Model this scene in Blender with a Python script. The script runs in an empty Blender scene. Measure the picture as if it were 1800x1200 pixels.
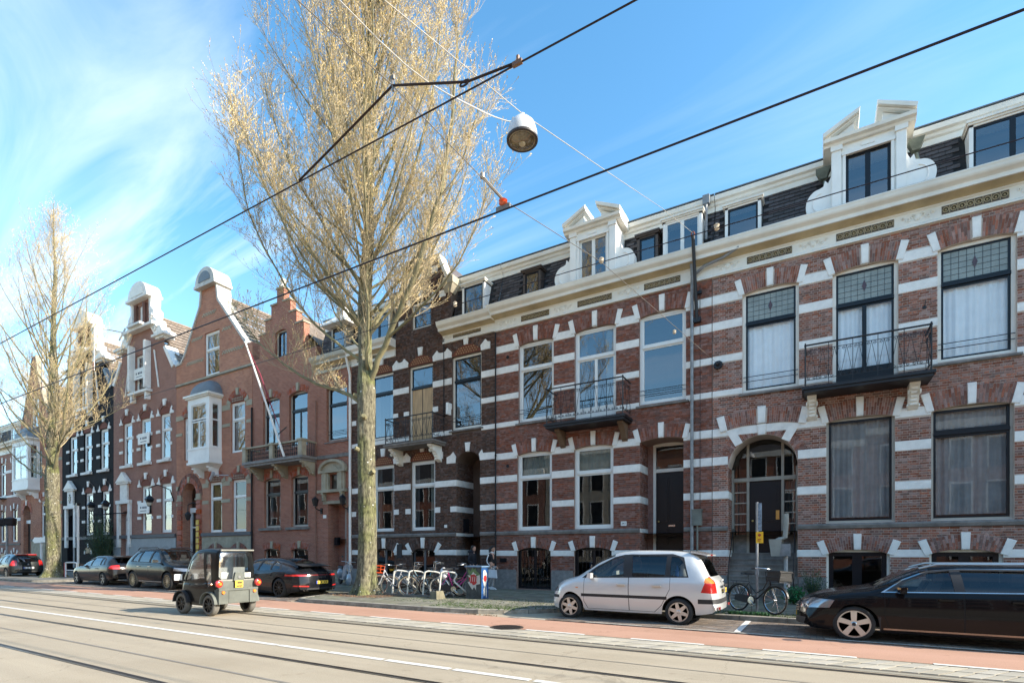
import bpy, bmesh, math, random
import numpy as np
from mathutils import Vector, Matrix
random.seed(7); np.random.seed(7)
S = bpy.context.scene; COL = S.collection
R = math.radians; PI = math.pi
# ---------------- camera, world, sun, exposure ----------------
cd = bpy.data.cameras.new('camera'); cam = bpy.data.objects.new('camera', cd); COL.objects.link(cam)
cam.location = (0, 0, 1.6); cam.rotation_euler = (R(90), 0, R(30.295))
cd.sensor_width = 36; cd.lens = 36*923/1800; cd.shift_y = 371/1800; cd.clip_start = .1; cd.clip_end = 2000
S.camera = cam
W = bpy.data.worlds.new('World'); S.world = W; W.use_nodes = True
SUN_EL, SUN_AZ = 29.0, 11.0      # elevation; azimuth from +X towards +Y
SKY = .145; SUN = 4.0; EXPO = 1.34
def build_world():
    nt = W.node_tree; N = nt.nodes; L = nt.links; N.clear()
    def n(t, **k):
        o = N.new(t)
        for a, b in k.items(): setattr(o, a, b)
        return o
    out = n('ShaderNodeOutputWorld'); bg = n('ShaderNodeBackground'); bg.inputs[1].default_value = SKY
    sky = n('ShaderNodeTexSky', sky_type='NISHITA', sun_disc=False, sun_elevation=R(SUN_EL), sun_rotation=R(90-SUN_AZ), altitude=0, air_density=1.0, dust_density=.6, ozone_density=1.6)
    hs = n('ShaderNodeHueSaturation'); hs.inputs['Saturation'].default_value = 1.24; hs.inputs['Hue'].default_value = .488; hs.inputs['Value'].default_value = 1.08
    L.new(sky.outputs[0], hs.inputs['Color'])
    tc = n('ShaderNodeTexCoord'); sp = n('ShaderNodeSeparateXYZ'); L.new(tc.outputs['Generated'], sp.inputs[0])
    def m(op, a, b=None, c=None):
        o = n('ShaderNodeMath', operation=op)
        for i, v in enumerate((a, b, c)):
            if v is None: continue
            if isinstance(v, (int, float)): o.inputs[i].default_value = v
            else: L.new(v, o.inputs[i])
        return o.outputs[0]
    zz = m('ADD', m('MAXIMUM', sp.outputs[2], 0), .12)
    u = m('DIVIDE', sp.outputs[0], zz); v = m('DIVIDE', sp.outputs[1], zz)
    cb = n('ShaderNodeCombineXYZ'); L.new(u, cb.inputs[0]); L.new(v, cb.inputs[1])
    mp = n('ShaderNodeMapping'); mp.inputs['Rotation'].default_value = (0, 0, R(28)); mp.inputs['Scale'].default_value = (.7, 3.4, 1); L.new(cb.outputs[0], mp.inputs[0])
    no = n('ShaderNodeTexNoise'); no.inputs['Scale'].default_value = .9; no.inputs['Detail'].default_value = 9; no.inputs['Roughness'].default_value = .56; no.inputs['Distortion'].default_value = .9
    L.new(mp.outputs[0], no.inputs['Vector'])
    no2 = n('ShaderNodeTexNoise'); no2.inputs['Scale'].default_value = .34; no2.inputs['Detail'].default_value = 3
    L.new(cb.outputs[0], no2.inputs['Vector'])
    a = n('ShaderNodeMapRange'); a.inputs[1].default_value = .48; a.inputs[2].default_value = .7; L.new(no.outputs[0], a.inputs[0])
    # more veil towards the western horizon
    west = n('ShaderNodeMapRange'); west.inputs[1].default_value = .2; west.inputs[2].default_value = -1.0; west.inputs[3].default_value = .22; west.inputs[4].default_value = 1.0
    L.new(sp.outputs[0], west.inputs[0])
    b = n('ShaderNodeMapRange'); b.inputs[1].default_value = .4; b.inputs[2].default_value = .66; L.new(no2.outputs[0], b.inputs[0])
    f = m('MULTIPLY', m('MULTIPLY', a.outputs[0], west.outputs[0]), m('ADD', m('MULTIPLY', b.outputs[0], .75), .25))
    hz = n('ShaderNodeMapRange'); hz.inputs[1].default_value = .5; hz.inputs[2].default_value = .0; hz.inputs[3].default_value = 0; hz.inputs[4].default_value = .26
    L.new(sp.outputs[2], hz.inputs[0])
    f2 = m('MAXIMUM', m('MULTIPLY', f, .95), m('MULTIPLY', hz.outputs[0], west.outputs[0]))
    mx = n('ShaderNodeMix', data_type='RGBA'); L.new(f2, mx.inputs[0]); L.new(hs.outputs[0], mx.inputs[6]); mx.inputs[7].default_value = (4.3, 4.7, 5.1, 1)
    L.new(mx.outputs[2], bg.inputs[0]); L.new(bg.outputs[0], out.inputs[0])
build_world()
sd = bpy.data.lights.new('sun', 'SUN'); so = bpy.data.objects.new('sun', sd); COL.objects.link(so)
sd.energy = SUN; sd.angle = R(.5); sd.color = (1, .91, .77)
sdir = Vector((math.cos(R(SUN_AZ))*math.cos(R(SUN_EL)), math.sin(R(SUN_AZ))*math.cos(R(SUN_EL)), math.sin(R(SUN_EL))))
so.rotation_euler = sdir.to_track_quat('Z', 'Y').to_euler(); so.location = sdir*60
S.view_settings.view_transform = 'Standard'; S.view_settings.look = 'None'; S.view_settings.gamma = 1; S.view_settings.exposure = EXPO
try: S.view_settings.use_curve_mapping = False
except Exception: pass
S.render.engine = 'CYCLES'
S.cycles.max_bounces = 7; S.cycles.transparent_max_bounces = 12; S.cycles.caustics_reflective = False; S.cycles.caustics_refractive = False

# ---------------- materials ----------------
MATS = {}
def M(name, col, rough=.7, metal=0, var=.12, scale=3.0, bump=0, bscale=40, spec=.5, coat=0, col2=None, island=0, emit=None, stretch=None, dirt=0):
    if name in MATS: return MATS[name]
    m = bpy.data.materials.new(name); m.use_nodes = True; nt = m.node_tree; N = nt.nodes; L = nt.links
    P = N['Principled BSDF']; P.inputs['Roughness'].default_value = rough; P.inputs['Metallic'].default_value = metal
    P.inputs['Specular IOR Level'].default_value = spec; P.inputs['Coat Weight'].default_value = coat; P.inputs['Coat Roughness'].default_value = .03
    tc = N.new('ShaderNodeTexCoord'); vec = tc.outputs['Object']
    if stretch:
        mp = N.new('ShaderNodeMapping'); mp.inputs['Scale'].default_value = stretch; L.new(vec, mp.inputs[0]); vec = mp.outputs[0]
    base = None
    if col2 is None: col2 = tuple(c*(1-var*2.2) for c in col)
    no = N.new('ShaderNodeTexNoise'); no.inputs['Scale'].default_value = scale; no.inputs['Detail'].default_value = 5; no.inputs['Roughness'].default_value = .62; L.new(vec, no.inputs['Vector'])
    rp = N.new('ShaderNodeMapRange'); rp.inputs[1].default_value = .35; rp.inputs[2].default_value = .7; L.new(no.outputs[0], rp.inputs[0])
    mx = N.new('ShaderNodeMix'); mx.data_type = 'RGBA'; mx.inputs[6].default_value = (*col, 1); mx.inputs[7].default_value = (*col2, 1); L.new(rp.outputs[0], mx.inputs[0])
    out = mx.outputs[2]
    if island:
        g = N.new('ShaderNodeNewGeometry'); oi = N.new('ShaderNodeObjectInfo'); ad = N.new('ShaderNodeMath'); ad.operation = 'ADD'
        L.new(g.outputs['Random Per Island'], ad.inputs[0]); L.new(oi.outputs['Random'], ad.inputs[1])
        fr = N.new('ShaderNodeMath'); fr.operation = 'FRACT'; L.new(ad.outputs[0], fr.inputs[0])
        mr = N.new('ShaderNodeMapRange'); mr.inputs[3].default_value = 1-island; mr.inputs[4].default_value = 1+island*.8; L.new(fr.outputs[0], mr.inputs[0])
        hs = N.new('ShaderNodeHueSaturation'); L.new(mr.outputs[0], hs.inputs['Value']); L.new(out, hs.inputs['Color'])
        fr2 = N.new('ShaderNodeMath'); fr2.operation = 'MULTIPLY_ADD'; L.new(fr.outputs[0], fr2.inputs[0]); fr2.inputs[1].default_value = 7.31; fr2.inputs[2].default_value = 0
        fr3 = N.new('ShaderNodeMath'); fr3.operation = 'FRACT'; L.new(fr2.outputs[0], fr3.inputs[0])
        mr2 = N.new('ShaderNodeMapRange'); mr2.inputs[3].default_value = 1-island; mr2.inputs[4].default_value = 1+island*.5; L.new(fr3.outputs[0], mr2.inputs[0]); L.new(mr2.outputs[0], hs.inputs['Saturation'])
        out = hs.outputs[0]
    if dirt:
        d = N.new('ShaderNodeTexNoise'); d.inputs['Scale'].default_value = .55; d.inputs['Detail'].default_value = 6; d.inputs['Roughness'].default_value = .7; L.new(tc.outputs['Object'], d.inputs['Vector'])
        dr = N.new('ShaderNodeMapRange'); dr.inputs[1].default_value = .45; dr.inputs[2].default_value = .75; dr.inputs[4].default_value = dirt; L.new(d.outputs[0], dr.inputs[0])
        dm = N.new('ShaderNodeMix'); dm.data_type = 'RGBA'; dm.blend_type = 'MULTIPLY'; L.new(dr.outputs[0], dm.inputs[0]); L.new(out, dm.inputs[6]); dm.inputs[7].default_value = (.3, .27, .24, 1); out = dm.outputs[2]
    L.new(out, P.inputs['Base Color'])
    if bump:
        b = N.new('ShaderNodeBump'); b.inputs['Strength'].default_value = bump; b.inputs['Distance'].default_value = .01
        n2 = N.new('ShaderNodeTexNoise'); n2.inputs['Scale'].default_value = bscale; n2.inputs['Detail'].default_value = 4; L.new(vec, n2.inputs['Vector'])
        L.new(n2.outputs[0], b.inputs['Height']); L.new(b.outputs[0], P.inputs['Normal'])
    if emit: P.inputs['Emission Color'].default_value = (*emit[0], 1); P.inputs['Emission Strength'].default_value = emit[1]
    MATS[name] = m; return m
def brickmat(name, c1, c2, mortar, course=.066, length=.22, dirt=.35):
    m = bpy.data.materials.new(name); m.use_nodes = True; nt = m.node_tree; N = nt.nodes; L = nt.links; P = N['Principled BSDF']; P.inputs['Roughness'].default_value = .9; P.inputs['Specular IOR Level'].default_value = .15
    tc = N.new('ShaderNodeTexCoord'); sp = N.new('ShaderNodeSeparateXYZ'); L.new(tc.outputs['Object'], sp.inputs[0])
    ad = N.new('ShaderNodeMath'); L.new(sp.outputs[0], ad.inputs[0]); L.new(sp.outputs[1], ad.inputs[1])
    cb = N.new('ShaderNodeCombineXYZ'); L.new(ad.outputs[0], cb.inputs[0]); L.new(sp.outputs[2], cb.inputs[1])
    bt = N.new('ShaderNodeTexBrick'); L.new(cb.outputs[0], bt.inputs['Vector']); bt.inputs['Scale'].default_value = 1
    bt.inputs['Brick Width'].default_value = length; bt.inputs['Row Height'].default_value = course; bt.inputs['Mortar Size'].default_value = .009; bt.inputs['Mortar Smooth'].default_value = .3
    bt.inputs['Color1'].default_value = (*c1, 1); bt.inputs['Color2'].default_value = (*c2, 1); bt.inputs['Mortar'].default_value = (*mortar, 1); bt.inputs['Bias'].default_value = -.1
    d = N.new('ShaderNodeTexNoise'); d.inputs['Scale'].default_value = .6; d.inputs['Detail'].default_value = 7; d.inputs['Roughness'].default_value = .7; L.new(tc.outputs['Object'], d.inputs['Vector'])
    dr = N.new('ShaderNodeMapRange'); dr.inputs[1].default_value = .42; dr.inputs[2].default_value = .75; dr.inputs[4].default_value = dirt; L.new(d.outputs[0], dr.inputs[0])
    dm = N.new('ShaderNodeMix'); dm.data_type = 'RGBA'; dm.blend_type = 'MULTIPLY'; L.new(dr.outputs[0], dm.inputs[0]); L.new(bt.outputs[0], dm.inputs[6]); dm.inputs[7].default_value = (.42, .36, .33, 1)
    L.new(dm.outputs[2], P.inputs['Base Color'])
    b = N.new('ShaderNodeBump'); b.inputs['Strength'].default_value = .6; b.inputs['Distance'].default_value = .01; b.invert = True; L.new(bt.outputs['Fac'], b.inputs['Height']); L.new(b.outputs[0], P.inputs['Normal'])
    MATS[name] = m; return m
def glassmat(name, refl=1.0, tint=(.5, .55, .55), rough=.0, wav=.015, ior=1.5, base=.1):
    m = bpy.data.materials.new(name); m.use_nodes = True; nt = m.node_tree; N = nt.nodes; L = nt.links; N.clear()
    o = N.new('ShaderNodeOutputMaterial'); mx = N.new('ShaderNodeMixShader'); t = N.new('ShaderNodeBsdfTransparent'); t.inputs[0].default_value = (*tint, 1)
    g = N.new('ShaderNodeBsdfGlossy'); g.inputs['Roughness'].default_value = rough; g.inputs[0].default_value = (.95, .97, 1, 1)
    fr = N.new('ShaderNodeFresnel'); fr.inputs[0].default_value = ior; ma = N.new('ShaderNodeMath'); ma.operation = 'MULTIPLY_ADD'; ma.use_clamp = True; ma.inputs[1].default_value = refl; ma.inputs[2].default_value = base; L.new(fr.outputs[0], ma.inputs[0])
    gb = N.new('ShaderNodeNewGeometry'); iv = N.new('ShaderNodeMath'); iv.operation = 'SUBTRACT'; iv.inputs[0].default_value = 1; L.new(gb.outputs['Backfacing'], iv.inputs[1]); mm = N.new('ShaderNodeMath'); mm.operation = 'MULTIPLY'; L.new(ma.outputs[0], mm.inputs[0]); L.new(iv.outputs[0], mm.inputs[1])
    L.new(mm.outputs[0], mx.inputs[0]); L.new(t.outputs[0], mx.inputs[1]); L.new(g.outputs[0], mx.inputs[2]); L.new(mx.outputs[0], o.inputs[0])
    if wav:
        tc = N.new('ShaderNodeTexCoord'); no = N.new('ShaderNodeTexNoise'); no.inputs['Scale'].default_value = 1.3; no.inputs['Detail'].default_value = 1; L.new(tc.outputs['Object'], no.inputs['Vector'])
        b = N.new('ShaderNodeBump'); b.inputs['Strength'].default_value = .25; b.inputs['Distance'].default_value = wav; L.new(no.outputs[0], b.inputs['Height']); L.new(b.outputs[0], g.inputs['Normal'])
    MATS[name] = m; return m
white = M('white_paint', (.86, .85, .81), .5, var=.05, scale=1.2, dirt=.16)
band = M('white_band_paint', (.87, .85, .8), .65, var=.09, scale=3.5, dirt=.34, bump=.3, bscale=30)
cream = M('cream_paint', (.84, .81, .73), .55, var=.06, scale=1.0, dirt=.2)
winwhite = M('window_white', (.78, .78, .75), .4, var=.03)
taupe = M('taupe_paint', (.42, .39, .34), .5, var=.05)
black = M('black_paint', (.008, .009, .013), .35, spec=.35, var=.1)
iron = M('black_iron', (.014, .014, .017), .5, var=.2)
stone = M('grey_stone', (.24, .22, .2), .85, var=.2, scale=4, bump=.4, dirt=.4)
tan = M('tan_stone', (.42, .37, .27), .8, var=.15, scale=3, bump=.3, dirt=.3)
plinth = M('plinth_stone', (.27, .26, .25), .85, var=.18, scale=6, bump=.3, dirt=.4)
slate = M('roof_slate', (.1, .085, .085), .75, var=.25, scale=5, island=.35, bump=.3)
lead = M('lead_sheet', (.16, .18, .2), .5, var=.12)
zinc = M('zinc_pipe', (.3, .31, .32), .5, metal=.3, var=.2, scale=4)
tile_roof = M('clay_roof_tile', (.28, .22, .17), .85, var=.25, scale=2, bump=.3, dirt=.4)
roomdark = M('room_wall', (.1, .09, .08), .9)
curtain = M('white_curtain', (.88, .89, .9), .9, var=.05)
curtain_g = M('grey_curtain', (.26, .25, .25), .9, var=.12)
net = M('cream_blind', (.6, .6, .53), .9)
tile_orn = M('ornament_tile', (.2, .15, .09), .4, var=.35, scale=14, col2=(.5, .42, .28))
gl = glassmat('window_glass', 1.3, (.68, .7, .7), base=.14, wav=.006)
gl_clear = glassmat('window_glass_clear', 1.2, (.97, .98, .98), base=.01, wav=.004)
gl_dark = glassmat('window_glass_dark', 1.1, (.7, .72, .72), base=.03, wav=.005)
leaded = M('leaded_glass', (.3, .33, .3), .15, var=.15, scale=2)
lead_line = M('lead_came', (.03, .03, .035), .5)
oak = M('plywood_board', (.62, .4, .2), .6, var=.2, scale=2, stretch=(6, 6, .7))
b1 = M('brick_rose', (.33, .16, .12), .85, col2=(.24, .11, .082), scale=9, island=.4, bump=.3, dirt=.4, spec=.15)
m1 = M('mortar_light', (.6, .5, .43), .9, var=.1)
b2 = M('brick_dark_red', (.28, .122, .088), .85, col2=(.19, .08, .06), scale=9, island=.32, bump=.3, dirt=.4, spec=.15)
m2 = M('mortar_brown', (.3, .2, .16), .9)
b3 = M('brick_brown', (.145, .085, .065), .85, col2=(.085, .05, .038), scale=9, island=.4, bump=.3, dirt=.35, spec=.15)
m3 = M('mortar_dark', (.13, .09, .07), .9)
bk5 = brickmat('brick_red_far', (.4, .15, .095), (.27, .09, .06), (.44, .32, .25))
bk6 = brickmat('brick_orange_far', (.5, .2, .115), (.33, .11, .07), (.52, .38, .29))
bk7 = brickmat('brick_rosy_far', (.35, .155, .115), (.24, .1, .075), (.45, .35, .29))
bk8 = M('black_painted_brick', (.009, .008, .011), .8, spec=.2, var=.2, scale=5, bump=.4, bscale=15)
arch5 = M('arch_brick_orange', (.42, .11, .055), .8, island=.3, var=.15)

# ---------------- mesh builder ----------------
class MB:
    def __init__(s): s.v = []; s.f = []; s.m = []
    def add(s, vs, fs, mi=0):
        o = len(s.v); s.v += [tuple(p) for p in vs]; s.f += [tuple(i+o for i in f) for f in fs]; s.m += [mi]*len(fs); return s
    def box(s, x0, x1, y0, y1, z0, z1, mi=0):
        return s.add([(x0,y0,z0),(x1,y0,z0),(x1,y1,z0),(x0,y1,z0),(x0,y0,z1),(x1,y0,z1),(x1,y1,z1),(x0,y1,z1)], [(0,3,2,1),(4,5,6,7),(0,1,5,4),(1,2,6,5),(2,3,7,6),(3,0,4,7)], mi)
    def open_box(s, x0, x1, y0, y1, z0, z1, mi=0):   # no back (y1) face
        return s.add([(x0,y0,z0),(x1,y0,z0),(x1,y1,z0),(x0,y1,z0),(x0,y0,z1),(x1,y0,z1),(x1,y1,z1),(x0,y1,z1)], [(0,3,2,1),(4,5,6,7),(0,1,5,4),(1,2,6,5),(3,0,4,7)], mi)
    def prism(s, pts, y0, y1, mi=0):  # polygon of (x,z), extruded in y
        n = len(pts); vs = [(x,y0,z) for x,z in pts]+[(x,y1,z) for x,z in pts]
        fs = [tuple(range(n)), tuple(range(2*n-1, n-1, -1))]+[(i, (i+1)%n+0, (i+1)%n+n, i+n) for i in range(n)]
        fs = [fs[0], fs[1]]+[(j, i, i+n, j+n) for i in range(n) for j in [(i+1)%n]]
        return s.add(vs, fs, mi)
    def xprism(s, prof, x0, x1, mi=0):  # polygon of (y,z), extruded in x
        n = len(prof); vs = [(x0,y,z) for y,z in prof]+[(x1,y,z) for y,z in prof]
        return s.add(vs, [tuple(range(n-1, -1, -1)), tuple(range(n, 2*n))]+[(i, (i+1)%n, (i+1)%n+n, i+n) for i in range(n)], mi)
    def zprism(s, pts, z0, z1, mi=0):
        n = len(pts); vs = [(x,y,z0) for x,y in pts]+[(x,y,z1) for x,y in pts]
        return s.add(vs, [tuple(range(n-1, -1, -1)), tuple(range(n, 2*n))]+[(i, (i+1)%n, (i+1)%n+n, i+n) for i in range(n)], mi)
    def tube(s, path, r, n=6, mi=0, cap=True):
        path = [Vector(p) for p in path]; k = len(path)
        if not hasattr(r, '__len__'): r = [r]*k
        up = None; vs = []
        for i, p in enumerate(path):
            d = (path[min(i+1, k-1)]-path[max(i-1, 0)])
            if d.length < 1e-9: d = Vector((0, 0, 1))
            d.normalize()
            if up is None: up = d.orthogonal().normalized()
            a = (up-d*up.dot(d))
            if a.length < 1e-6: a = d.orthogonal()
            a.normalize(); up = a; b = d.cross(a)
            for j in range(n):
                t = 2*PI*j/n; vs.append(p+(a*math.cos(t)+b*math.sin(t))*r[i])
        fs = [(i*n+j, i*n+(j+1)%n, (i+1)*n+(j+1)%n, (i+1)*n+j) for i in range(k-1) for j in range(n)]
        if cap: fs += [tuple(range(n-1, -1, -1)), tuple((k-1)*n+j for j in range(n))]
        return s.add(vs, fs, mi)
    def lathe(s, prof, n=16, c=(0,0,0), axis='z', mi=0, cap=True):  # prof of (radius, height)
        vs = []
        for r, h in prof:
            for j in range(n):
                t = 2*PI*j/n; a, b = r*math.cos(t), r*math.sin(t)
                vs.append({'z': (c[0]+a, c[1]+b, c[2]+h), 'y': (c[0]+a, c[1]+h, c[2]+b), 'x': (c[0]+h, c[1]+a, c[2]+b)}[axis])
        k = len(prof); fl = axis == 'y'
        fs = [(i*n+j, i*n+(j+1)%n, (i+1)*n+(j+1)%n, (i+1)*n+j) for i in range(k-1) for j in range(n)]
        if fl: fs = [f[::-1] for f in fs]
        if cap and prof[0][0] > 1e-6: fs.append(tuple(range(n-1, -1, -1)) if not fl else tuple(range(n)))
        if cap and prof[-1][0] > 1e-6: fs.append(tuple((k-1)*n+j for j in range(n)) if not fl else tuple((k-1)*n+j for j in range(n-1, -1, -1)))
        return s.add(vs, fs, mi)
    def hexa(s, p, mi=0):   # 8 points: bottom 4 ccw, top 4 ccw
        return s.add(p, [(0,3,2,1),(4,5,6,7),(0,1,5,4),(1,2,6,5),(2,3,7,6),(3,0,4,7)], mi)
WL = {}
def tag(o, label=None, cat=None, group=None, kind=None):
    if label: o['label'] = label
    if cat: o['category'] = cat
    if group: o['group'] = group
    if kind: o['kind'] = kind
    return o
def thing(name, loc, label, cat, group=None, rz=0):
    o = bpy.data.objects.new(name, None); COL.objects.link(o); o.location = loc; o.rotation_euler = (0, 0, rz); o.empty_display_size = .2
    WL[o.name] = Vector(loc); return tag(o, label, cat, group)
def part(name, mb, mats, parent=None, loc=None, smooth=None, label=None, kind=None, cat=None, group=None, me=None):
    """mesh verts are given in the frame of the world (parent not rotated yet)"""
    if not isinstance(mats, (list, tuple)): mats = [mats]
    if me is None:
        V = np.array(mb.v, dtype=np.float64) if len(mb.v) else np.zeros((1, 3))
        if loc is None:
            loc = (V.min(0)+V.max(0))/2; loc[2] = V[:, 2].min()
            if parent is None: pass
        loc = Vector(tuple(float(a) for a in loc)); V = V-np.array(loc)
        me = bpy.data.meshes.new(name); me.from_pydata(V.tolist(), [], mb.f)
        for m_ in mats: me.materials.append(m_)
        if len(mats) > 1: me.polygons.foreach_set('material_index', mb.m)
        if smooth:
            me.polygons.foreach_set('use_smooth', [True]*len(me.polygons)); me.update()
            try: me.set_sharp_from_angle(angle=R(smooth if smooth is not True else 40))
            except Exception: pass
    else: loc = Vector(loc)
    o = bpy.data.objects.new(name, me); COL.objects.link(o)
    if parent is not None:
        o.parent = parent; o.location = loc-WL[parent.name]
    else: o.location = loc
    WL[o.name] = loc
    return tag(o, label, cat, group, kind)
def copy_tree(o, parent=None):
    c = o.copy(); COL.objects.link(c); c.parent = parent
    for ch in list(o.children): copy_tree(ch, c)
    return c
# ---------------- the ground, rails and road markings ----------------
def roadmat(name, c1, c2, seed):
    m = bpy.data.materials.new(name); m.use_nodes = True; nt = m.node_tree; N = nt.nodes; L = nt.links; P = N['Principled BSDF']; P.inputs['Roughness'].default_value = .8; P.inputs['Specular IOR Level'].default_value = .3
    tc = N.new('ShaderNodeTexCoord')
    def noise(sc, det, stretch, lo, hi, to=1, rough=.6):
        mp = N.new('ShaderNodeMapping'); mp.inputs['Scale'].default_value = stretch; mp.inputs['Location'].default_value = (seed, seed*2, 0); L.new(tc.outputs['Object'], mp.inputs[0])
        n = N.new('ShaderNodeTexNoise'); n.inputs['Scale'].default_value = sc; n.inputs['Detail'].default_value = det; n.inputs['Roughness'].default_value = rough; L.new(mp.outputs[0], n.inputs[0])
        r = N.new('ShaderNodeMapRange'); r.inputs[1].default_value = lo; r.inputs[2].default_value = hi; r.inputs[4].default_value = to; L.new(n.outputs[0], r.inputs[0]); return r.outputs[0]
    def mixc(f, a, b, bt='MIX'):
        x = N.new('ShaderNodeMix'); x.data_type = 'RGBA'; x.blend_type = bt; L.new(f, x.inputs[0])
        for i, v in ((6, a), (7, b)):
            if isinstance(v, tuple): x.inputs[i].default_value = (*v, 1)
            else: L.new(v, x.inputs[i])
        return x.outputs[2]
    col = mixc(noise(1.2, 6, (.09, 1.6, 1), .35, .7), c1, c2)                       # wheel tracks along the street
    col = mixc(noise(.35, 5, (1, 1, 1), .48, .68, .35), col, (.62, .58, .52), 'MULTIPLY')   # patches
    col = mixc(noise(70, 3, (1, 1, 1), .4, .62, .5), col, (.62, .6, .55), 'MULTIPLY')   # grain
    col = mixc(noise(2.5, 6, (1, 1, 1), .62, .7, .3), col, (.5, .46, .4), 'MULTIPLY')  # stains
    v = N.new('ShaderNodeTexVoronoi'); v.feature = 'DISTANCE_TO_EDGE'; v.inputs['Scale'].default_value = .22; mp = N.new('ShaderNodeMapping'); L.new(tc.outputs['Object'], mp.inputs[0])
    nn = N.new('ShaderNodeTexNoise'); nn.inputs['Scale'].default_value = 1.5; nn.inputs['Detail'].default_value = 6; L.new(tc.outputs['Object'], nn.inputs[0]); va = N.new('ShaderNodeVectorMath'); va.operation = 'MULTIPLY_ADD'; L.new(nn.outputs['Color'], va.inputs[0]); va.inputs[1].default_value = (1.6, 1.6, 0); L.new(tc.outputs['Object'], va.inputs[2]); L.new(va.outputs[0], v.inputs['Vector'])
    r = N.new('ShaderNodeMapRange'); r.inputs[1].default_value = .004; r.inputs[2].default_value = .0; r.inputs[4].default_value = .3; L.new(v.outputs['Distance'], r.inputs[0]); col = mixc(r.outputs[0], col, (.3, .28, .25), 'MULTIPLY')
    L.new(col, P.inputs['Base Color']); b = N.new('ShaderNodeBump'); b.inputs['Strength'].default_value = .6; b.inputs['Distance'].default_value = .006; g_ = N.new('ShaderNodeTexNoise'); g_.inputs['Scale'].default_value = 90; L.new(tc.outputs['Object'], g_.inputs[0]); L.new(g_.outputs[0], b.inputs['Height']); L.new(b.outputs[0], P.inputs['Normal']); MATS[name] = m; return m
asph = roadmat('pale_asphalt', (.44, .375, .28), (.375, .32, .24), 3)
asph2 = roadmat('grey_asphalt', (.37, .335, .26), (.31, .28, .22), 11)
redasph = roadmat('red_bike_asphalt', (.51, .3, .215), (.45, .26, .18), 23)
roadwhite = M('road_marking_white', (.74, .72, .66), .7, var=.1, scale=8)
railm = M('worn_rail_steel', (.05, .04, .035), .4, metal=.5, var=.2)
railtop = M('rail_groove_grey', (.22, .2, .17), .35, metal=.6, var=.2)
paver = M('clay_paver', (.2, .155, .12), .9, island=.4, var=.2, dirt=.4)
paver_l = M('grey_paver', (.42, .38, .3), .9, island=.2, var=.1)
tile_m = M('concrete_tile', (.2, .185, .145), .9, island=.25, var=.15, scale=2.5, bump=.3, col2=(.115, .125, .07), dirt=.4)
joint = M('sand_joint', (.09, .085, .06), .95, var=.2)
kerb_m = M('kerb_stone', (.36, .33, .27), .85, var=.2, scale=5, bump=.4, dirt=.4)
moss = M('moss_green', (.09, .16, .03), .95, var=.3, scale=10)
earth = M('bare_earth', (.16, .105, .065), .95, var=.3, scale=8, bump=.6)
far_ground = M('far_ground', (.3, .27, .23), .9)
XL, XR = -95, 22
g = MB(); g.add([(-700,-700,-.03),(700,-700,-.03),(700,700,-.03),(-700,700,-.03)], [(0,1,2,3)])
part('ground', g, far_ground, kind='structure', loc=(0,0,-.03))
g = MB(); g.add([(XL-60,-9,0),(XR+60,-9,0),(XR+60,13.6,0),(XL-60,13.6,0)], [(0,1,2,3)])
road = part('road', g, asph, kind='structure', loc=(0,0,0))
pline = M('worn_white_brick', (.5, .46, .4), .8, var=.2, scale=12)
def sheet(name, x0, x1, y0, y1, z, m, parent=road, lab=None):
    g = MB(); g.add([(x0,y0,z),(x1,y0,z),(x1,y1,z),(x0,y1,z)], [(0,1,2,3)]); return part(name, g, m, parent, label=lab)
sheet('asphalt_strip', XL-40, XR+40, 8.52, 9.55, .004, asph2)
bl = MB(); bl.add([(XL-40,9.55,.008),(XR+40,9.55,.008),(XR+40,11.12,.008),(XL-40,11.12,.008)], [(0,1,2,3)])
bike_lane = part('bike_lane', bl, redasph, kind='structure', loc=(0,10.3,.008))
# parking strip base
for (a, b) in ((-5.6, XR+40), (-35.5, -15.0), (XL, -46.0)):
    g = MB(); g.add([(a,11.12,.004),(b,11.12,.004),(b,13.4,.004),(a,13.4,.004)], [(0,1,2,3)]); part('parking_strip', g, joint, kind='structure')
park = bpy.data.objects['parking_strip']
# tram rails: two tracks, each rail with its groove
for y in (8.4, 6.62, 5.1, 3.4):
    g = MB(); g.box(XL-40, XR+40, y-.024, y+.024, -.02, .005); g.box(XL-40, XR+40, y-.062, y-.028, -.02, .007, 1); g.box(XL-40, XR+40, y+.028, y+.04, -.02, .007, 1)
    part('tram_rail', g, [railm, railtop], road)
sheet('track_joint', XL-40, XR+40, 4.15, 4.2, .005, M('bitumen_joint', (.24, .215, .18), .8))
sheet('track_joint', XL-40, XR+40, 7.4, 7.43, .005, MATS['bitumen_joint'])
# centre line: solid to the left, long dashes to the right
sheet('centre_line', -80, -8.12, 5.76, 5.87, .006, roadwhite)
x = -8.07
while x < 8: sheet('centre_line_dash', x, x+1.19, 5.76, 5.87, .006, roadwhite); x += 1.25
x = -74.0-.06
k = 0
while x < 8:
    sheet('bike_lane_dash', x, x+1.3, 9.5, 9.6, .012, roadwhite); x += 2.22; k += 1
for a, b in ((-8.95, -7.9), (-6.5, -5.45), (-4.6, -3.3), (-2.9, -.4), (.1, 3.5), (-38, -34), (-32, -28), (-24, -22), (-19, -17)):
    sheet('parking_line', a, b, 11.14, 11.23, .03 if a > -5.6 or a < -15 else .012, pline)
sheet('parking_line', -1.46, -1.34, 11.25, 13.2, .034, roadwhite)
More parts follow.
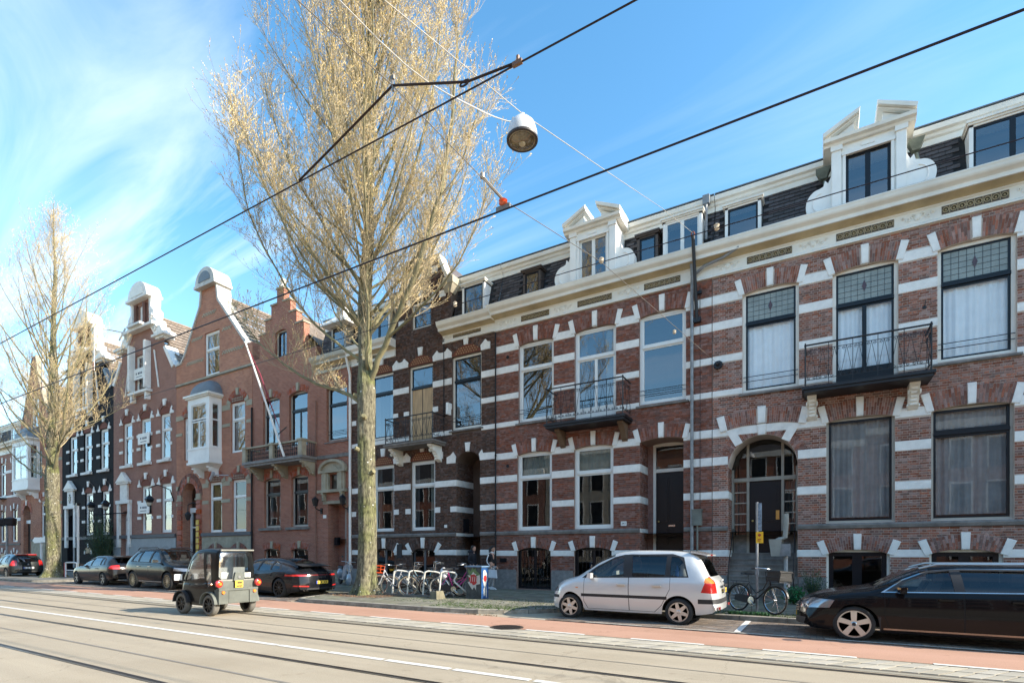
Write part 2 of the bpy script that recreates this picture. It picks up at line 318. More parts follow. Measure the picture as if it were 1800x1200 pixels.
# individual pavers of the parking bay; herringbone strip beside the rails
def paver_field(nm, x0, x1, y0, y1, L_, W_, z0, z1, m, parent, cap, order, rot=0, gap=.008, bond=True):
    recs = []
    ny = int((y1-y0)/W_)
    for j in range(ny):
        y = y0+j*W_; xo = (j % 2)*L_/2 if bond else 0
        x = x0-xo
        while x < x1-.02:
            a, b = max(x, x0), min(x+L_, x1)
            if b-a > .06: recs.append((a, b, y, y+W_))
            x += L_
    recs.sort(key=order)
    solo = [r for r in recs if abs(r[1]-r[0]-L_) < 1e-4][:cap]; ss = set(solo)
    g = MB()
    for (a, b, c, d) in recs:
        if (a, b, c, d) in ss: continue
        h = z1-random.random()*.004; sk = rot*(d-c)
        g.add([(a+gap/2,c+gap/2,z0),(b-gap/2,c+gap/2,z0),(b-gap/2+sk,d-gap/2,z0),(a+gap/2+sk,d-gap/2,z0),(a+gap/2,c+gap/2,h),(b-gap/2,c+gap/2,h-random.random()*.003),(b-gap/2+sk,d-gap/2,h),(a+gap/2+sk,d-gap/2,h)], [(4,5,6,7),(0,1,5,4),(1,2,6,5),(2,3,7,6),(3,0,4,7)])
    if g.v: part(nm+'s', g, m, parent, kind='stuff')
    if solo:
        e = MB(); sk = rot*W_; q = gap/2
        e.add([(q,q,z0),(L_-q,q,z0),(L_-q+sk,W_-q,z0),(q+sk,W_-q,z0),(q,q,z1),(L_-q,q,z1),(L_-q+sk,W_-q,z1),(q+sk,W_-q,z1)], [(4,5,6,7),(0,1,5,4),(1,2,6,5),(2,3,7,6),(3,0,4,7)])
        me = bpy.data.meshes.new(nm); me.from_pydata(e.v, [], e.f); me.materials.append(m)
        for (a, b, c, d) in solo:
            part(nm, None, m, parent, loc=(a, c, -random.random()*.004), me=me)
sheet('gutter_bed', -60, 9, 8.66, 9.48, .0055, M('gutter_joint', (.13, .11, .085), .95))
near = lambda r: r[0]**2+r[2]**2+0*r[1]
paver_field('paver', -5.6, 6.5, 11.14, 13.3, .21, .105, 0, .026, paver, park, 300, lambda r: abs(r[0]+1.9)*1.6+abs(r[2]-11.5)*1.5+(6 if r[0] > .3 else 0))
paver_field('paver', -35.4, -15.0, 11.14, 13.3, .21, .105, 0, .024, paver, park, 0, near)
paver_field('gutter_brick', -12.5, 7, 8.7, 9.45, .21, .37, .0, .016, paver_l, road, 300, near, rot=.6, gap=.028, bond=False)
paver_field('gutter_brick', -40, -12.5, 8.7, 9.45, .21, .37, .0, .016, paver_l, road, 0, near, rot=.6, gap=.028, bond=False)
# pavement with the bulge that carries the tree and the cycle rack
PZ = .12
def kerb_path():
    p = [(XR+40, 13.42), (-4.6, 13.42)]
    for a, b in ((-5.1,13.36),(-5.6,13.15),(-6.1,12.7),(-6.6,12.15),(-7.1,11.7),(-7.7,11.4),(-8.5,11.24)): p.append((a, b))
    p += [(-14.3, 11.24), (-14.75, 11.34), (-15.0, 11.7), (-15.15, 12.4), (-15.3, 13.2), (-15.7, 13.42), (-35.2, 13.42), (-35.8, 13.1), (-36.4, 12.2), (-37.0, 11.5), (-37.8, 11.26), (-44.4, 11.26), (-45.1, 11.5), (-45.6, 12.3), (-46.2, 13.2), (-46.8, 13.42), (XL, 13.42)]
    return p
kp = kerb_path()
g = MB()
for (a, b) in zip(kp, kp[1:]): g.add([(a[0],a[1]+.0,PZ-.012),(a[0],19.4,PZ-.012),(b[0],19.4,PZ-.012),(b[0],b[1],PZ-.012)], [(0,1,2,3)])
pavement = part('pavement', g, joint, kind='structure', loc=(0,16,PZ-.012))
def kerb_y(x):
    for (a, b) in zip(kp, kp[1:]):
        if b[0] <= x <= a[0]:
            t = (x-a[0])/(b[0]-a[0]) if a[0] != b[0] else 0; return a[1]+(b[1]-a[1])*t
    return 13.42
# kerb stones
def kerbs():
    pts = [Vector((x, y, 0)) for x, y in kp]; L = 1.0; segs = []
    for a, b in zip(pts, pts[1:]):
        n = max(1, round((b-a).length/L))
        for i in range(n): segs.append((a.lerp(b, i/n), a.lerp(b, (i+1)/n)))
    g = MB(); cnt = 0
    for a, b in segs:
        if a.x > 14 or b.x < -60:
            tgt = g
        else: tgt = MB()
        d = (b-a).normalized(); nrm = Vector((-d.y, d.x, 0))
        if nrm.y > 0: nrm = -nrm   # road side
        gp = d*.006; a2, b2 = a+gp, b-gp; w = .15; h = PZ+.004*random.random(); ch = .03
        pr = [(0, 0), (0, h-ch), (ch, h), (w, h), (w, 0)]
        vs = [a2-nrm*u+Vector((0, 0, z)) for u, z in pr]+[b2-nrm*u+Vector((0, 0, z)) for u, z in pr]
        n = len(pr); tgt.add(vs, [tuple(range(n)), tuple(range(2*n-1, n-1, -1))]+[(i, i+n, (i+1)%n+n, (i+1)%n) for i in range(n)])
        if tgt is not g: part('kerb_stone', tgt, kerb_m, pavement)
    if g.v: part('kerb_stones', g, kerb_m, pavement, kind='stuff')
kerbs()
# paving tiles
def tiles():
    T = .3; recs = []
    for j in range(25):
        y = 11.25+j*T
        for i in range(int(26/T)):
            x = -19+i*T+(j % 2)*T/2
            ky = max(kerb_y(x), kerb_y(x+T))+.15
            if y < ky-.02 or y+T > 18.45: 
                if y+T > ky+.08 and y < ky: recs.append((x, x+T, ky, y+T))
                continue
            if (x+T/2+13.75)**2/1.4**2+(y+T/2-13.3)**2/.9**2 < 1: continue
            recs.append((x, x+T, y, y+T))
    full = [r for r in recs if abs(r[3]-r[2]-T) < 1e-4]
    vis = lambda r: (0 if -11 < r[0] < 2 else 5)+abs(r[2]-13.2)+abs(r[0]+6)*.22
    full.sort(key=vis); solo = set(full[:300]); g = MB()
    for (a, b, c, d) in recs:
        if (a, b, c, d) in solo: continue
        h = [PZ+random.random()*.005 for _ in range(4)]; q = .004
        g.add([(a+q,c+q,PZ-.02),(b-q,c+q,PZ-.02),(b-q,d-q,PZ-.02),(a+q,d-q,PZ-.02),(a+q,c+q,h[0]),(b-q,c+q,h[1]),(b-q,d-q,h[2]),(a+q,d-q,h[3])], [(4,5,6,7),(0,1,5,4),(1,2,6,5),(2,3,7,6),(3,0,4,7)])
    part('paving_tiles', g, tile_m, pavement, kind='stuff')
    e = MB(); q = .004; e.add([(q,q,-.02),(T-q,q,-.02),(T-q,T-q,-.02),(q,T-q,-.02),(q,q,.001),(T-q,q,.003),(T-q,T-q,.004),(q,T-q,.002)], [(4,5,6,7),(0,1,5,4),(1,2,6,5),(2,3,7,6),(3,0,4,7)])
    me = bpy.data.meshes.new('paving_tile'); me.from_pydata(e.v, [], e.f); me.materials.append(tile_m)
    for r in solo: part('paving_tile', None, tile_m, pavement, loc=(r[0], r[2], PZ+random.random()*.003), me=me)
tiles()
farpave = M('pavement_far', (.2, .19, .165), .9, var=.2, scale=2, dirt=.3)
for (x0, x1) in ((XL, -19.02), (7.1, XR+40)):
    g = MB()
    n = 60
    for i in range(n):
        a = x0+(x1-x0)*i/n; b = x0+(x1-x0)*(i+1)/n
        g.add([(a,kerb_y(a)+.15,PZ-.004),(b,kerb_y(b)+.15,PZ-.004),(b,19.4,PZ-.004),(a,19.4,PZ-.004)], [(0,1,2,3)])
    part('footpath', g, farpave, pavement)
# tree pit, moss, litter
def blob(name, cx, cy, rx, ry, z, m, parent, n=28, h=.03, kind=None):
    g = MB(); vs = [(cx, cy, z+h)]; rr = [1+random.uniform(-.18, .18) for _ in range(n)]
    for k, q in ((.6, .7), (1, 0)):
        for i in range(n):
            t = 2*PI*i/n; vs.append((cx+rx*k*rr[i]*math.cos(t), cy+ry*k*rr[i]*math.sin(t), z+h*q))
    fs = [(0, 1+i, 1+(i+1)%n) for i in range(n)]+[(1+i, 1+n+i, 1+n+(i+1)%n, 1+(i+1)%n) for i in range(n)]
    g.add(vs, fs); return part(name, g, m, parent, smooth=60, kind=kind)
blob('tree_pit', -13.75, 13.3, 1.45, .95, PZ-.01, earth, pavement, h=.05)
def tufts(name, regions, m, n, h, parent=None, label=None, cat=None, w=.012):
    g = MB()
    for _ in range(n):
        x0, x1, y0, y1, z = random.choice(regions); x, y = random.uniform(x0, x1), random.uniform(y0, y1)
        for k in range(3):
            a = random.uniform(0, 2*PI); hh = h*random.uniform(.4, 1); l = hh*random.uniform(.2, .8)
            dx, dy = math.cos(a), math.sin(a)
            g.add([(x-dy*w,y+dx*w,z),(x+dy*w,y-dx*w,z),(x+dx*l,y+dy*l,z+hh)], [(0,1,2)])
    return part(name, g, m, parent, kind='stuff', label=label, cat=cat)
tufts('moss_patches', [(-11.5,-5.6,12.3,14.6,PZ), (-9.5,-6.8,11.6,12.6,PZ), (-3.3,-.2,13.55,14.3,PZ)], moss, 3200, .02, label='green moss growing in the joints of the pavement tiles', cat='moss', w=.02)
tufts('dry_leaf_litter', [(-15,-12.4,12.4,14.2,PZ+.02), (-14.3,-7,11.22,11.3,.0)], M('dead_leaf', (.3, .17, .08), .9, island=.4), 700, .03, label='dry brown leaf litter around the foot of the big tree', cat='leaf litter', w=.02)
weed = M('weed_green', (.05, .2, .06), .7, island=.4)
tufts('weeds_by_pole', [(-1.9,-1.0,13.62,13.85,PZ)], weed, 240, .09, label='bright green weeds at the foot of the yellow sign pole', cat='weeds', w=.02)
# manhole
mh = MB(); mh.lathe([(.36,0),(.36,.012),(.33,.014),(.33,.008),(.0,.008)], 32, (-5.75, 9.62, .005))
for i in range(-5, 6):
    q = math.sqrt(max(0, .31**2-(i*.055)**2)); mh.box(-5.75-q, -5.75+q, 9.62+i*.055-.012, 9.62+i*.055+.012, .012, .022)
part('manhole_cover', mh, M('cast_iron', (.07, .055, .045), .6, metal=.3), label='round cast iron manhole cover at the edge of the red bike lane', cat='manhole cover')
# ---------------- house building kit ----------------
YF = 18.5
def opn(x0, x1, z0, z1, rise=0, depth=.22):  # z1 = spring height; arch of given rise above it
    a = (x1-x0)/2
    if rise > 0:
        r = (a*a+rise*rise)/(2*rise); cz = z1+rise-r
        f = lambda x: cz+math.sqrt(max(0, r*r-(x-(x0+x1)/2)**2))
        if rise > a-1e-6: f = lambda x: z1+math.sqrt(max(0, a*a-(x-(x0+x1)/2)**2))*rise/a
    else: f = lambda x: z1
    return dict(x0=x0, x1=x1, z0=z0, z1=z1, rise=rise, top=f, depth=depth)
def interp(prof, x, side):
    if not hasattr(prof, '__len__'): return prof
    for (a, b) in zip(prof, prof[1:]):
        if a[0] < b[0] and a[0]-1e-9 <= x <= b[0]+1e-9:
            if (side > 0 and x >= b[0]-1e-9) or (side < 0 and x <= a[0]+1e-9): continue
            return a[1]+(b[1]-a[1])*(x-a[0])/(b[0]-a[0])
    return prof[0][1] if x <= prof[0][0] else prof[-1][1]
def wall_mb(mb, X0, X1, Z0, prof, Y, ops, mi=0):
    xs = {X0, X1}
    if hasattr(prof, '__len__'): xs |= {p[0] for p in prof}
    for o in ops:
        xs |= {o['x0'], o['x1']}
        if o['rise'] > 0: xs |= {o['x0']+(o['x1']-o['x0'])*i/14 for i in range(15)}
    xs = sorted(x for x in xs if X0-1e-9 <= x <= X1+1e-9)
    for a, b in zip(xs, xs[1:]):
        if b-a < 1e-6: continue
        mid = (a+b)/2; ta, tb = interp(prof, a, 1), interp(prof, b, -1)
        cov = sorted([o for o in ops if o['x0'] < mid < o['x1']], key=lambda o: o['z0'])
        la, lb = Z0, Z0
        for o in cov:
            z = o['z0']
            if z > la+1e-6: mb.add([(a,Y,la),(b,Y,lb),(b,Y,z),(a,Y,z)], [(0,1,2,3)], mi)
            D = Y+o['depth']; na, nb = o['top'](a), o['top'](b)
            mb.add([(a,Y,na),(b,Y,nb),(b,D,nb),(a,D,na)], [(0,1,2,3)], mi)      # soffit
            if z > Z0+1e-6: mb.add([(a,Y,z),(b,Y,z),(b,D,z),(a,D,z)], [(3,2,1,0)], mi)
            la, lb = na, nb
        mb.add([(a,Y,la),(b,Y,lb),(b,Y,tb),(a,Y,ta)], [(0,1,2,3)], mi)
    for o in ops:
        D = Y+o['depth']; z0, zt = o['z0'], o['z1']
        mb.add([(o['x0'],Y,z0),(o['x0'],D,z0),(o['x0'],D,zt),(o['x0'],Y,zt)], [(3,2,1,0)], mi)
        mb.add([(o['x1'],Y,z0),(o['x1'],D,z0),(o['x1'],D,zt),(o['x1'],Y,zt)], [(0,1,2,3)], mi)
def shell(h, X0, X1, Z1, Y=YF, Yb=31, m=None, ztop=None):
    g = MB(); g.add([(X0,Y,0),(X0,Yb,0),(X0,Yb,Z1),(X0,Y,Z1)], [(0,1,2,3)]); g.add([(X1,Y,0),(X1,Yb,0),(X1,Yb,Z1),(X1,Y,Z1)], [(3,2,1,0)])
    g.add([(X0,Yb,0),(X1,Yb,0),(X1,Yb,Z1),(X0,Yb,Z1)], [(3,2,1,0)])
    part('side_wall', g, m, h)
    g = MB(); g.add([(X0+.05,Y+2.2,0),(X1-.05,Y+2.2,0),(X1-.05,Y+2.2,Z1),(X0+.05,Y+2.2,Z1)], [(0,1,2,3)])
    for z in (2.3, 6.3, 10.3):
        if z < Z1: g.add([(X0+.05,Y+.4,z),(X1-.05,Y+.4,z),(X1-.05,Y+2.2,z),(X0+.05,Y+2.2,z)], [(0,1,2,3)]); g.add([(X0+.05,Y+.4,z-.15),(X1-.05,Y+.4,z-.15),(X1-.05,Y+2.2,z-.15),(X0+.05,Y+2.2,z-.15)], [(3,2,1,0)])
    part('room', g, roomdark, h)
def bricks(h, X0, X1, Z0, prof, ops, skip, m, Y=YF, course=.07, L=.22, proud=.012, solo=0, focus=(0, 4), holes=(), dx=0.0, gap=None):
    gapx, gapz = gap or (.013, .015); recs = []; z = Z0; row = 0
    ztop = max(p[1] for p in prof) if hasattr(prof, '__len__') else prof
    while z+course < ztop+1e-6:
        za, zb = z+gapz/2, z+course-gapz/2; ok = [(X0, X1)]
        if hasattr(prof, '__len__'):
            n = []; xs = np.arange(X0, X1, .05); ins = [x for x in xs if interp(prof, x, 1) > zb and interp(prof, x, -1) > zb]
            ok = [(min(ins), max(ins)+.05)] if ins else []
        for o in list(ops)+list(holes):
            if o['z0'] < zb and (o['z1']+o['rise']) > za:
                if o['rise'] > 0 and zb > o['z1']:
                    xs = [o['x0']+(o['x1']-o['x0'])*i/40 for i in range(41)]; xi = [x for x in xs if o['top'](x) > za]
                    if not xi: continue
                    bl = (xi[0]-.01, xi[-1]+.01)
                else: bl = (o['x0'], o['x1'])
                ok = [q for (a, b) in ok for q in ((a, min(b, bl[0])), (max(a, bl[1]), b)) if q[1]-q[0] > .04]
        for (sz0, sz1, sx0, sx1) in skip:
            if sz0 < zb-.02 and sz1 > za+.02: ok = [q for (a, b) in ok for q in ((a, min(b, sx0)), (max(a, sx1), b)) if q[1]-q[0] > .04]
        ll = L if row % 2 == 0 else L/2
        off = 0 if row % 2 == 0 else L/4
        for (a, b) in ok:
            k = math.floor((a-X0-off-dx)/ll); x = X0+off+dx+k*ll
            while x < b-.01:
                p, q = max(x, a), min(x+ll, b)
                if q-p > .03: recs.append((p+gapx/2, q-gapx/2, za, zb, abs(q-p-L) < 1e-5))
                x += ll
        z += course; row += 1
    full = [r for r in recs if r[4]]; full.sort(key=lambda r: abs(r[0]-focus[0])+abs(r[2]-focus[1])*.9); sset = set(full[:solo])
    g = MB()
    for r in recs:
        if r in sset: continue
        a, b, c, d, _ = r; p = proud*random.uniform(.6, 1.3); y = Y-p
        g.add([(a,y,c),(b,y,c),(b,y,d),(a,y,d),(a,Y+.002,c),(b,Y+.002,c),(b,Y+.002,d),(a,Y+.002,d)], [(0,1,2,3),(0,4,5,1),(1,5,6,2),(2,6,7,3),(3,7,4,0)])
    if g.v: part('bricks', g, m, h, kind='stuff')
    if solo:
        e = MB(); w = L-gapx; hh = course-gapz; e.add([(0,-proud,0),(w,-proud,0),(w,-proud,hh),(0,-proud,hh),(0,.002,0),(w,.002,0),(w,.002,hh),(0,.002,hh)], [(0,1,2,3),(0,4,5,1),(1,5,6,2),(2,6,7,3),(3,7,4,0)])
        me = bpy.data.meshes.new('brick'); me.from_pydata(e.v, [], e.f); me.materials.append(m)
        for r in full[:solo]: part('brick', None, m, h, loc=(r[0], Y+random.uniform(-.002, .002), r[2]), me=me)
def arch(h, xc, a, zs, rise, T, mbrick, mstone=band, Y=YF, proud=.03, stones=('l', 'k', 'r'), tb=.062, key_h=.06, sw=.17, solo=True, kd=.05):
    """ring of radial bricks over a segmental opening, with white skewbacks and keystone"""
    Rr = (a*a+rise*rise)/(2*rise); cz = zs+rise-Rr; ph = math.asin(min(1, a/Rr))
    if rise >= a-1e-6: ph = PI/2; Rr = a; cz = zs
    P = lambda r, t: (xc+r*math.sin(t), cz+r*math.cos(t))
    ks = sw*.5/Rr; n = max(4, int((2*ph)*(Rr+T/2)/tb)); g = MB()
    esk = sw/Rr if ph < 1.4 else 0
    for i in range(n):
        t0, t1 = -ph+2*ph*i/n, -ph+2*ph*(i+1)/n; tm = (t0+t1)/2
        if 'k' in stones and abs(tm) < ks*1.2: continue
        cuts = (0, .5, 1) if i % 2 else (0, .25, .75, 1)
        if T < .3: cuts = (0, 1) if i % 2 else (0, .5, 1)
        e = .07*(t1-t0)
        for c0, c1 in zip(cuts, cuts[1:]):
            r0, r1 = Rr+T*c0+.005, Rr+T*c1-.005
            q = [P(r0, t0+e), P(r0, t1-e), P(r1, t1-e), P(r1, t0+e)]
            g.add([(x, Y-proud, z) for x, z in q]+[(x, Y, z) for x, z in q], [(0,1,2,3),(0,4,5,1),(1,5,6,2),(2,6,7,3),(3,7,4,0)])
    part('arch_bricks', g, mbrick, h, kind='stuff')
    g = MB(); N_ = 16   # mortar backing
    q = [P(Rr, -ph+2*ph*i/N_) for i in range(N_+1)]; q2 = [P(Rr+T, -ph+2*ph*i/N_) for i in range(N_+1)]
    for i in range(N_):
        c = [q[i], q[i+1], q2[i+1], q2[i]]; g.add([(x, Y-proud+.01, z) for x, z in c]+[(x, Y+.12, z) for x, z in c], [(0,1,2,3),(0,4,5,1),(1,5,6,2),(2,6,7,3),(3,7,4,0)])
    part('arch_joint', g, h.get('mort') and MATS[h['mort']] or m2, h)
    def st(t0, t1, r0, r1, pr, nm):
        g = MB(); q = [P(r0, t0), P(r0, t1), P(r1, t1), P(r1, t0)]; c = .012
        cx_ = sum(p[0] for p in q)/4; cz_ = sum(p[1] for p in q)/4
        f = [(p[0]+(cx_-p[0])*.08, p[1]+(cz_-p[1])*.05) for p in q]
        g.add([(x, Y-pr, z) for x, z in f]+[(x, Y-pr+c, z) for x, z in q]+[(x, Y+.05, z) for x, z in q], [(0,1,2,3)]+[(4+i, 4+(i+1)%4, (i+1)%4, i) for i in range(4)]+[(8+i, 8+(i+1)%4, 4+(i+1)%4, 4+i) for i in range(4)])
        part(nm, g, mstone, h)
    if 'k' in stones: st(-ks, ks, Rr-.01, Rr+T+key_h, proud+kd, 'keystone')
    if 'l' in stones: st(-ph-esk*.62, -ph+esk*.38, Rr-.01, Rr+T+.03, proud+.02, 'skewback_stone')
    if 'r' in stones: st(ph-esk*.38, ph+esk*.62, Rr-.01, Rr+T+.03, proud+.02, 'skewback_stone')
def bands(h, X0, X1, zs, ops, m=band, Y=YF, pr=.028, blocks=None, name='stone_band', pad=.0):
    for (z0, z1) in zs:
        ok = [(X0, X1)]
        for o in ops:
            if o['z0'] < z1 and o['z1']+o['rise'] > z0:
                ok = [q for (a, b) in ok for q in ((a, min(b, o['x0']-pad)), (max(a, o['x1']+pad), b)) if q[1]-q[0] > .06]
        for (a, b) in ok:
            if blocks and (z0, z1) in blocks and b-a > .9:
                w = .3
                for (p, q) in ((a, a+w), (b-w, b)):
                    part('stone_block', MB().box(p, q, Y-pr, Y+.03, z0, z1), m, h)
                continue
            g = MB(); c = .012; n = max(1, int((b-a)/1.1))
            for i in range(n):
                p, q = a+(b-a)*i/n, a+(b-a)*(i+1)/n
                g.xprism([(Y+.03,z0),(Y-pr+c,z0),(Y-pr,z0+c),(Y-pr,z1-c),(Y-pr+c,z1),(Y+.03,z1)][::-1], p+.0015, q-.0015)
            part(name, g, m, h)
def prof_x(h, name, prof, x0, x1, m, smooth=None, ends=None):
    g = MB(); g.xprism(prof[::-1], x0, x1); return part(name, g, m, h, smooth=smooth)
def window(h, x0, x1, z0, z1, frame=winwhite, sash=winwhite, Y=YF+.1, zt=None, mull=False, fw=.09, sw=.055, cur='dark', top='same', glass=None, sill=None, door=False, label=None, rail=False, fill=None):
    w = part('window', MB().box(x0, x1, Y, Y+.1, z0, z0+fw).box(x0, x1, Y, Y+.1, z1-fw, z1).box(x0, x0+fw, Y, Y+.1, z0+fw, z1-fw).box(x1-fw, x1, Y, Y+.1, z0+fw, z1-fw), frame, h, label=label)
    a, b, c, d = x0+fw, x1-fw, z0+fw, z1-fw; y = Y+.03; G = glass or (gl_clear if cur == 'white' else gl)
    zt = zt if zt else None; rects = []
    if zt: rects.append(('top', a, b, zt+.045, d)); rects += [('low', a, b, c, zt-.045)] if not mull else [('low', a, (a+b)/2, c, zt-.045), ('low', (a+b)/2, b, c, zt-.045)]
    else: rects = [('low', a, b, c, d)] if not mull else [('low', a, (a+b)/2, c, d), ('low', (a+b)/2, b, c, d)]
    if zt: part('transom', MB().box(a, b, Y-.02, Y+.09, zt-.045, zt+.045), sash, w)
    for k, p, q, r, s in rects:
        sf = sw; bt = .45 if door and k == 'low' else sf
        g = MB().box(p, q, y, y+.05, r, r+bt).box(p, q, y, y+.05, s-sf, s).box(p, p+sf, y, y+.05, r+bt, s-sf).box(q-sf, q, y, y+.05, r+bt, s-sf)
        part('sash', g, sash, w)
        if fill and k == 'low':
            part('board', MB().box(p+sf*.4, q-sf*.4, y-.01, y+.03, r+.03, s-.02), fill, w); continue
        if k == 'top' and top == 'leaded':
            part('leaded_pane', MB().box(p+sf, q-sf, y+.02, y+.03, r+sf, s-sf), leaded, w)
            g = MB(); W_, H_ = q-p-2*sf, s-r-2*sf
            for i in range(1, 8): xx = p+sf+W_*i/8; g.box(xx-.0035, xx+.0035, y+.012, y+.02, r+sf, s-sf)
            for i in range(1, 5): zz = r+sf+H_*i/5; g.box(p+sf, q-sf, y+.012, y+.02, zz-.0035, zz+.0035)
            xm, zm = (p+q)/2, (r+s)/2; g.prism([(xm-.06,zm),(xm,zm-.17),(xm+.06,zm),(xm,zm+.17)], y+.004, y+.012, 1)
            part('lead_cames', g, [lead_line, M('red_glass', (.09, .05, .055), .2)], w)
        else: part('pane', MB().box(p+sf-.004, q-sf+.004, y+.022, y+.028, r+bt-.004, s-sf+.004), G, w)
    if cur in ('white', 'grey', 'half', 'sides', 'topnet'):
        def drape(p, q, r, s, m, yy=Y+.15):
            n = max(6, int((q-p)/.035)); g = MB(); vs = []
            ph0 = random.random()*6
            for i in range(n+1):
                x = p+(q-p)*i/n; o = .022*math.sin(i*1.55+ph0)+.026*math.sin(i*.61+ph0*2)
                vs += [(x, yy+o, r), (x, yy+o*.6, s)]
            g.add(vs, [(2*i, 2*i+2, 2*i+3, 2*i+1) for i in range(n)]); part('curtain', g, m, w, smooth=180)
        if cur == 'white': drape(a, b, c+.02, (zt or d), curtain)
        if cur == 'grey': drape(a, b, c+.1, d, curtain_g)
        if cur == 'half': drape(a, b, (c+d)/2, d, net)
        if cur == 'topnet': drape(a, b, zt, d, net)
        if cur == 'sides': drape(a, a+(b-a)*.22, c, d, curtain_g); drape(b-(b-a)*.25, b, c, d, net)
    if sill:
        part('sill', MB().xprism([(Y+.02,z0-.02),(Y-.2,z0-.06),(Y-.2,z0-.12),(Y+.02,z0-.12)][::1], x0-.1, x1+.1), sill, w)
    if rail:
        g = MB()
        for zz in (.35, .5): g.tube([(x0+.02, Y-.06, z0+zz), (x1-.02, Y-.06, z0+zz)], .012, 5)
        part('guard_rail', g, iron, w)
    return w
def scroll(mb, c, r, turns, y, s=1, rad=.008, n=10, up=1):
    path = []
    for i in range(n+1):
        t = i/n; a = t*turns*2*PI; rr = r*(1-.75*t); path.append((c[0]+s*rr*math.cos(a), y, c[1]+up*rr*math.sin(a)))
    mb.tube(path, rad, 4, cap=False)
def iron_balcony(h, x0, x1, zf, zr, y0, y1, label=None, bracket=None, slabm=iron, zb=.16):
    """slab, rail with zigzag bars and scrolls, returns balcony part"""
    b = part('balcony', MB().box(x0, x1, y0, y1, zf-zb, zf-zb/2).box(x0-.05, x1+.05, y0-.05, y1, zf-zb/2, zf), slabm, h, label=label)
    def panel(pt, n, name='railing'):
        g = MB()
        zt_, zb_ = zr-.17, zf+.2
        g.tube([pt(0, zt_), pt(1, zt_)], .011, 4); g.tube([pt(0, zb_), pt(1, zb_)], .011, 4); g.tube([pt(0, zf+.04), pt(1, zf+.04)], .009, 4)
        for i in range(n):
            a, c = i/n, (i+1)/n; g.tube([pt(a, zb_), pt((a+c)/2, zt_)], .008, 4, cap=False); g.tube([pt((a+c)/2, zt_), pt(c, zb_)], .008, 4, cap=False)
            for q in (.25, .75):
                for zz, r_, u in ((zt_-.07, .05, 1), (zb_+.05, .045, -1)):
                    pth = []
                    for j in range(9):
                        t = j/8; an = t*1.6*2*PI; rr = r_*(1-.7*t); cx = a+(c-a)*q; pp = pt(cx, zz); dx = Vector(pt(1, 0))-Vector(pt(0, 0)); dx.normalize()
                        pth.append(Vector(pp)+dx*rr*math.cos(an)+Vector((0, 0, u*rr*math.sin(an))))
                    g.tube(pth, .007, 3, cap=False)
            if i % 2 == 0: g.tube([pt(a, zf), pt(a, zr-.03)], .012, 4)
        part(name, g, iron, b)
        part('handrail', MB().tube([pt(-.01, zr), pt(1.01, zr)], .026, 8), iron, b)
    w = x1-x0; d = y1-y0
    panel(lambda t, z: (x0+.04+(w-.08)*t, y0+.03, z), max(4, int(w/.28)))
    panel(lambda t, z: (x0+.04, y0+.03+(d-.03)*t, z), 2); panel(lambda t, z: (x1-.04, y0+.03+(d-.03)*t, z), 2)
    for x in (x0+.04, x1-.04): part('post', MB().tube([(x, y0+.03, zf), (x, y0+.03, zr+.06)], .022, 6), iron, b)
    return b
def bracket(h, xc, w, y0, y1, z0, z1, m, name='bracket', carved=True):
    g = MB(); n = 9; pr = []
    for i in range(n+1):
        t = i/n; y = y0+(y1-.12-y0)*(1-math.cos(t*PI/2))**1.0; z = z1-.08-(z1-.08-z0)*math.sin(t*PI/2)**1.0
        pr.append((y, z))
    prof = [(y1, z1), (y0-.02, z1), (y0-.02, z1-.08)]+[(y0+.02+(y1-y0-.1)*((i/n)**.7)*(.9 if i < n else 1), z1-.08-(z1-.1-z0)*(i/n)) for i in range(n+1)]+[(y1, z0)]
    g.xprism(prof, xc-w/2, xc+w/2)
    part(name, g, m, h)
    if carved:
        g = MB()
        for s_ in (-1, 1):
            for t, r_ in ((.16, .085), (.8, .05)):
                yy = y0+.1+(y1-y0-.2)*t; zz = z1-.14-(z1-.1-z0)*t*.95; g.lathe([(r_, -.0), (r_*.8, .03), (r_*.3, .035), (r_*.2, .015)] if s_ > 0 else [(r_*.2, -.015), (r_*.3, -.035), (r_*.8, -.03), (r_, 0)], 10, (xc+s_*w/2, yy, zz), axis='x')
        for i in range(5):
            t = .1+i*.17; g.box(xc-w*.3, xc+w*.3, y0+(y1-y0-.1)*(t**.7)*.9-.01, y0+(y1-y0-.1)*(t**.7)*.9+.05, z1-.12-(z1-.1-z0)*t, z1-.05-(z1-.1-z0)*t)
        part('carving', g, m, h)
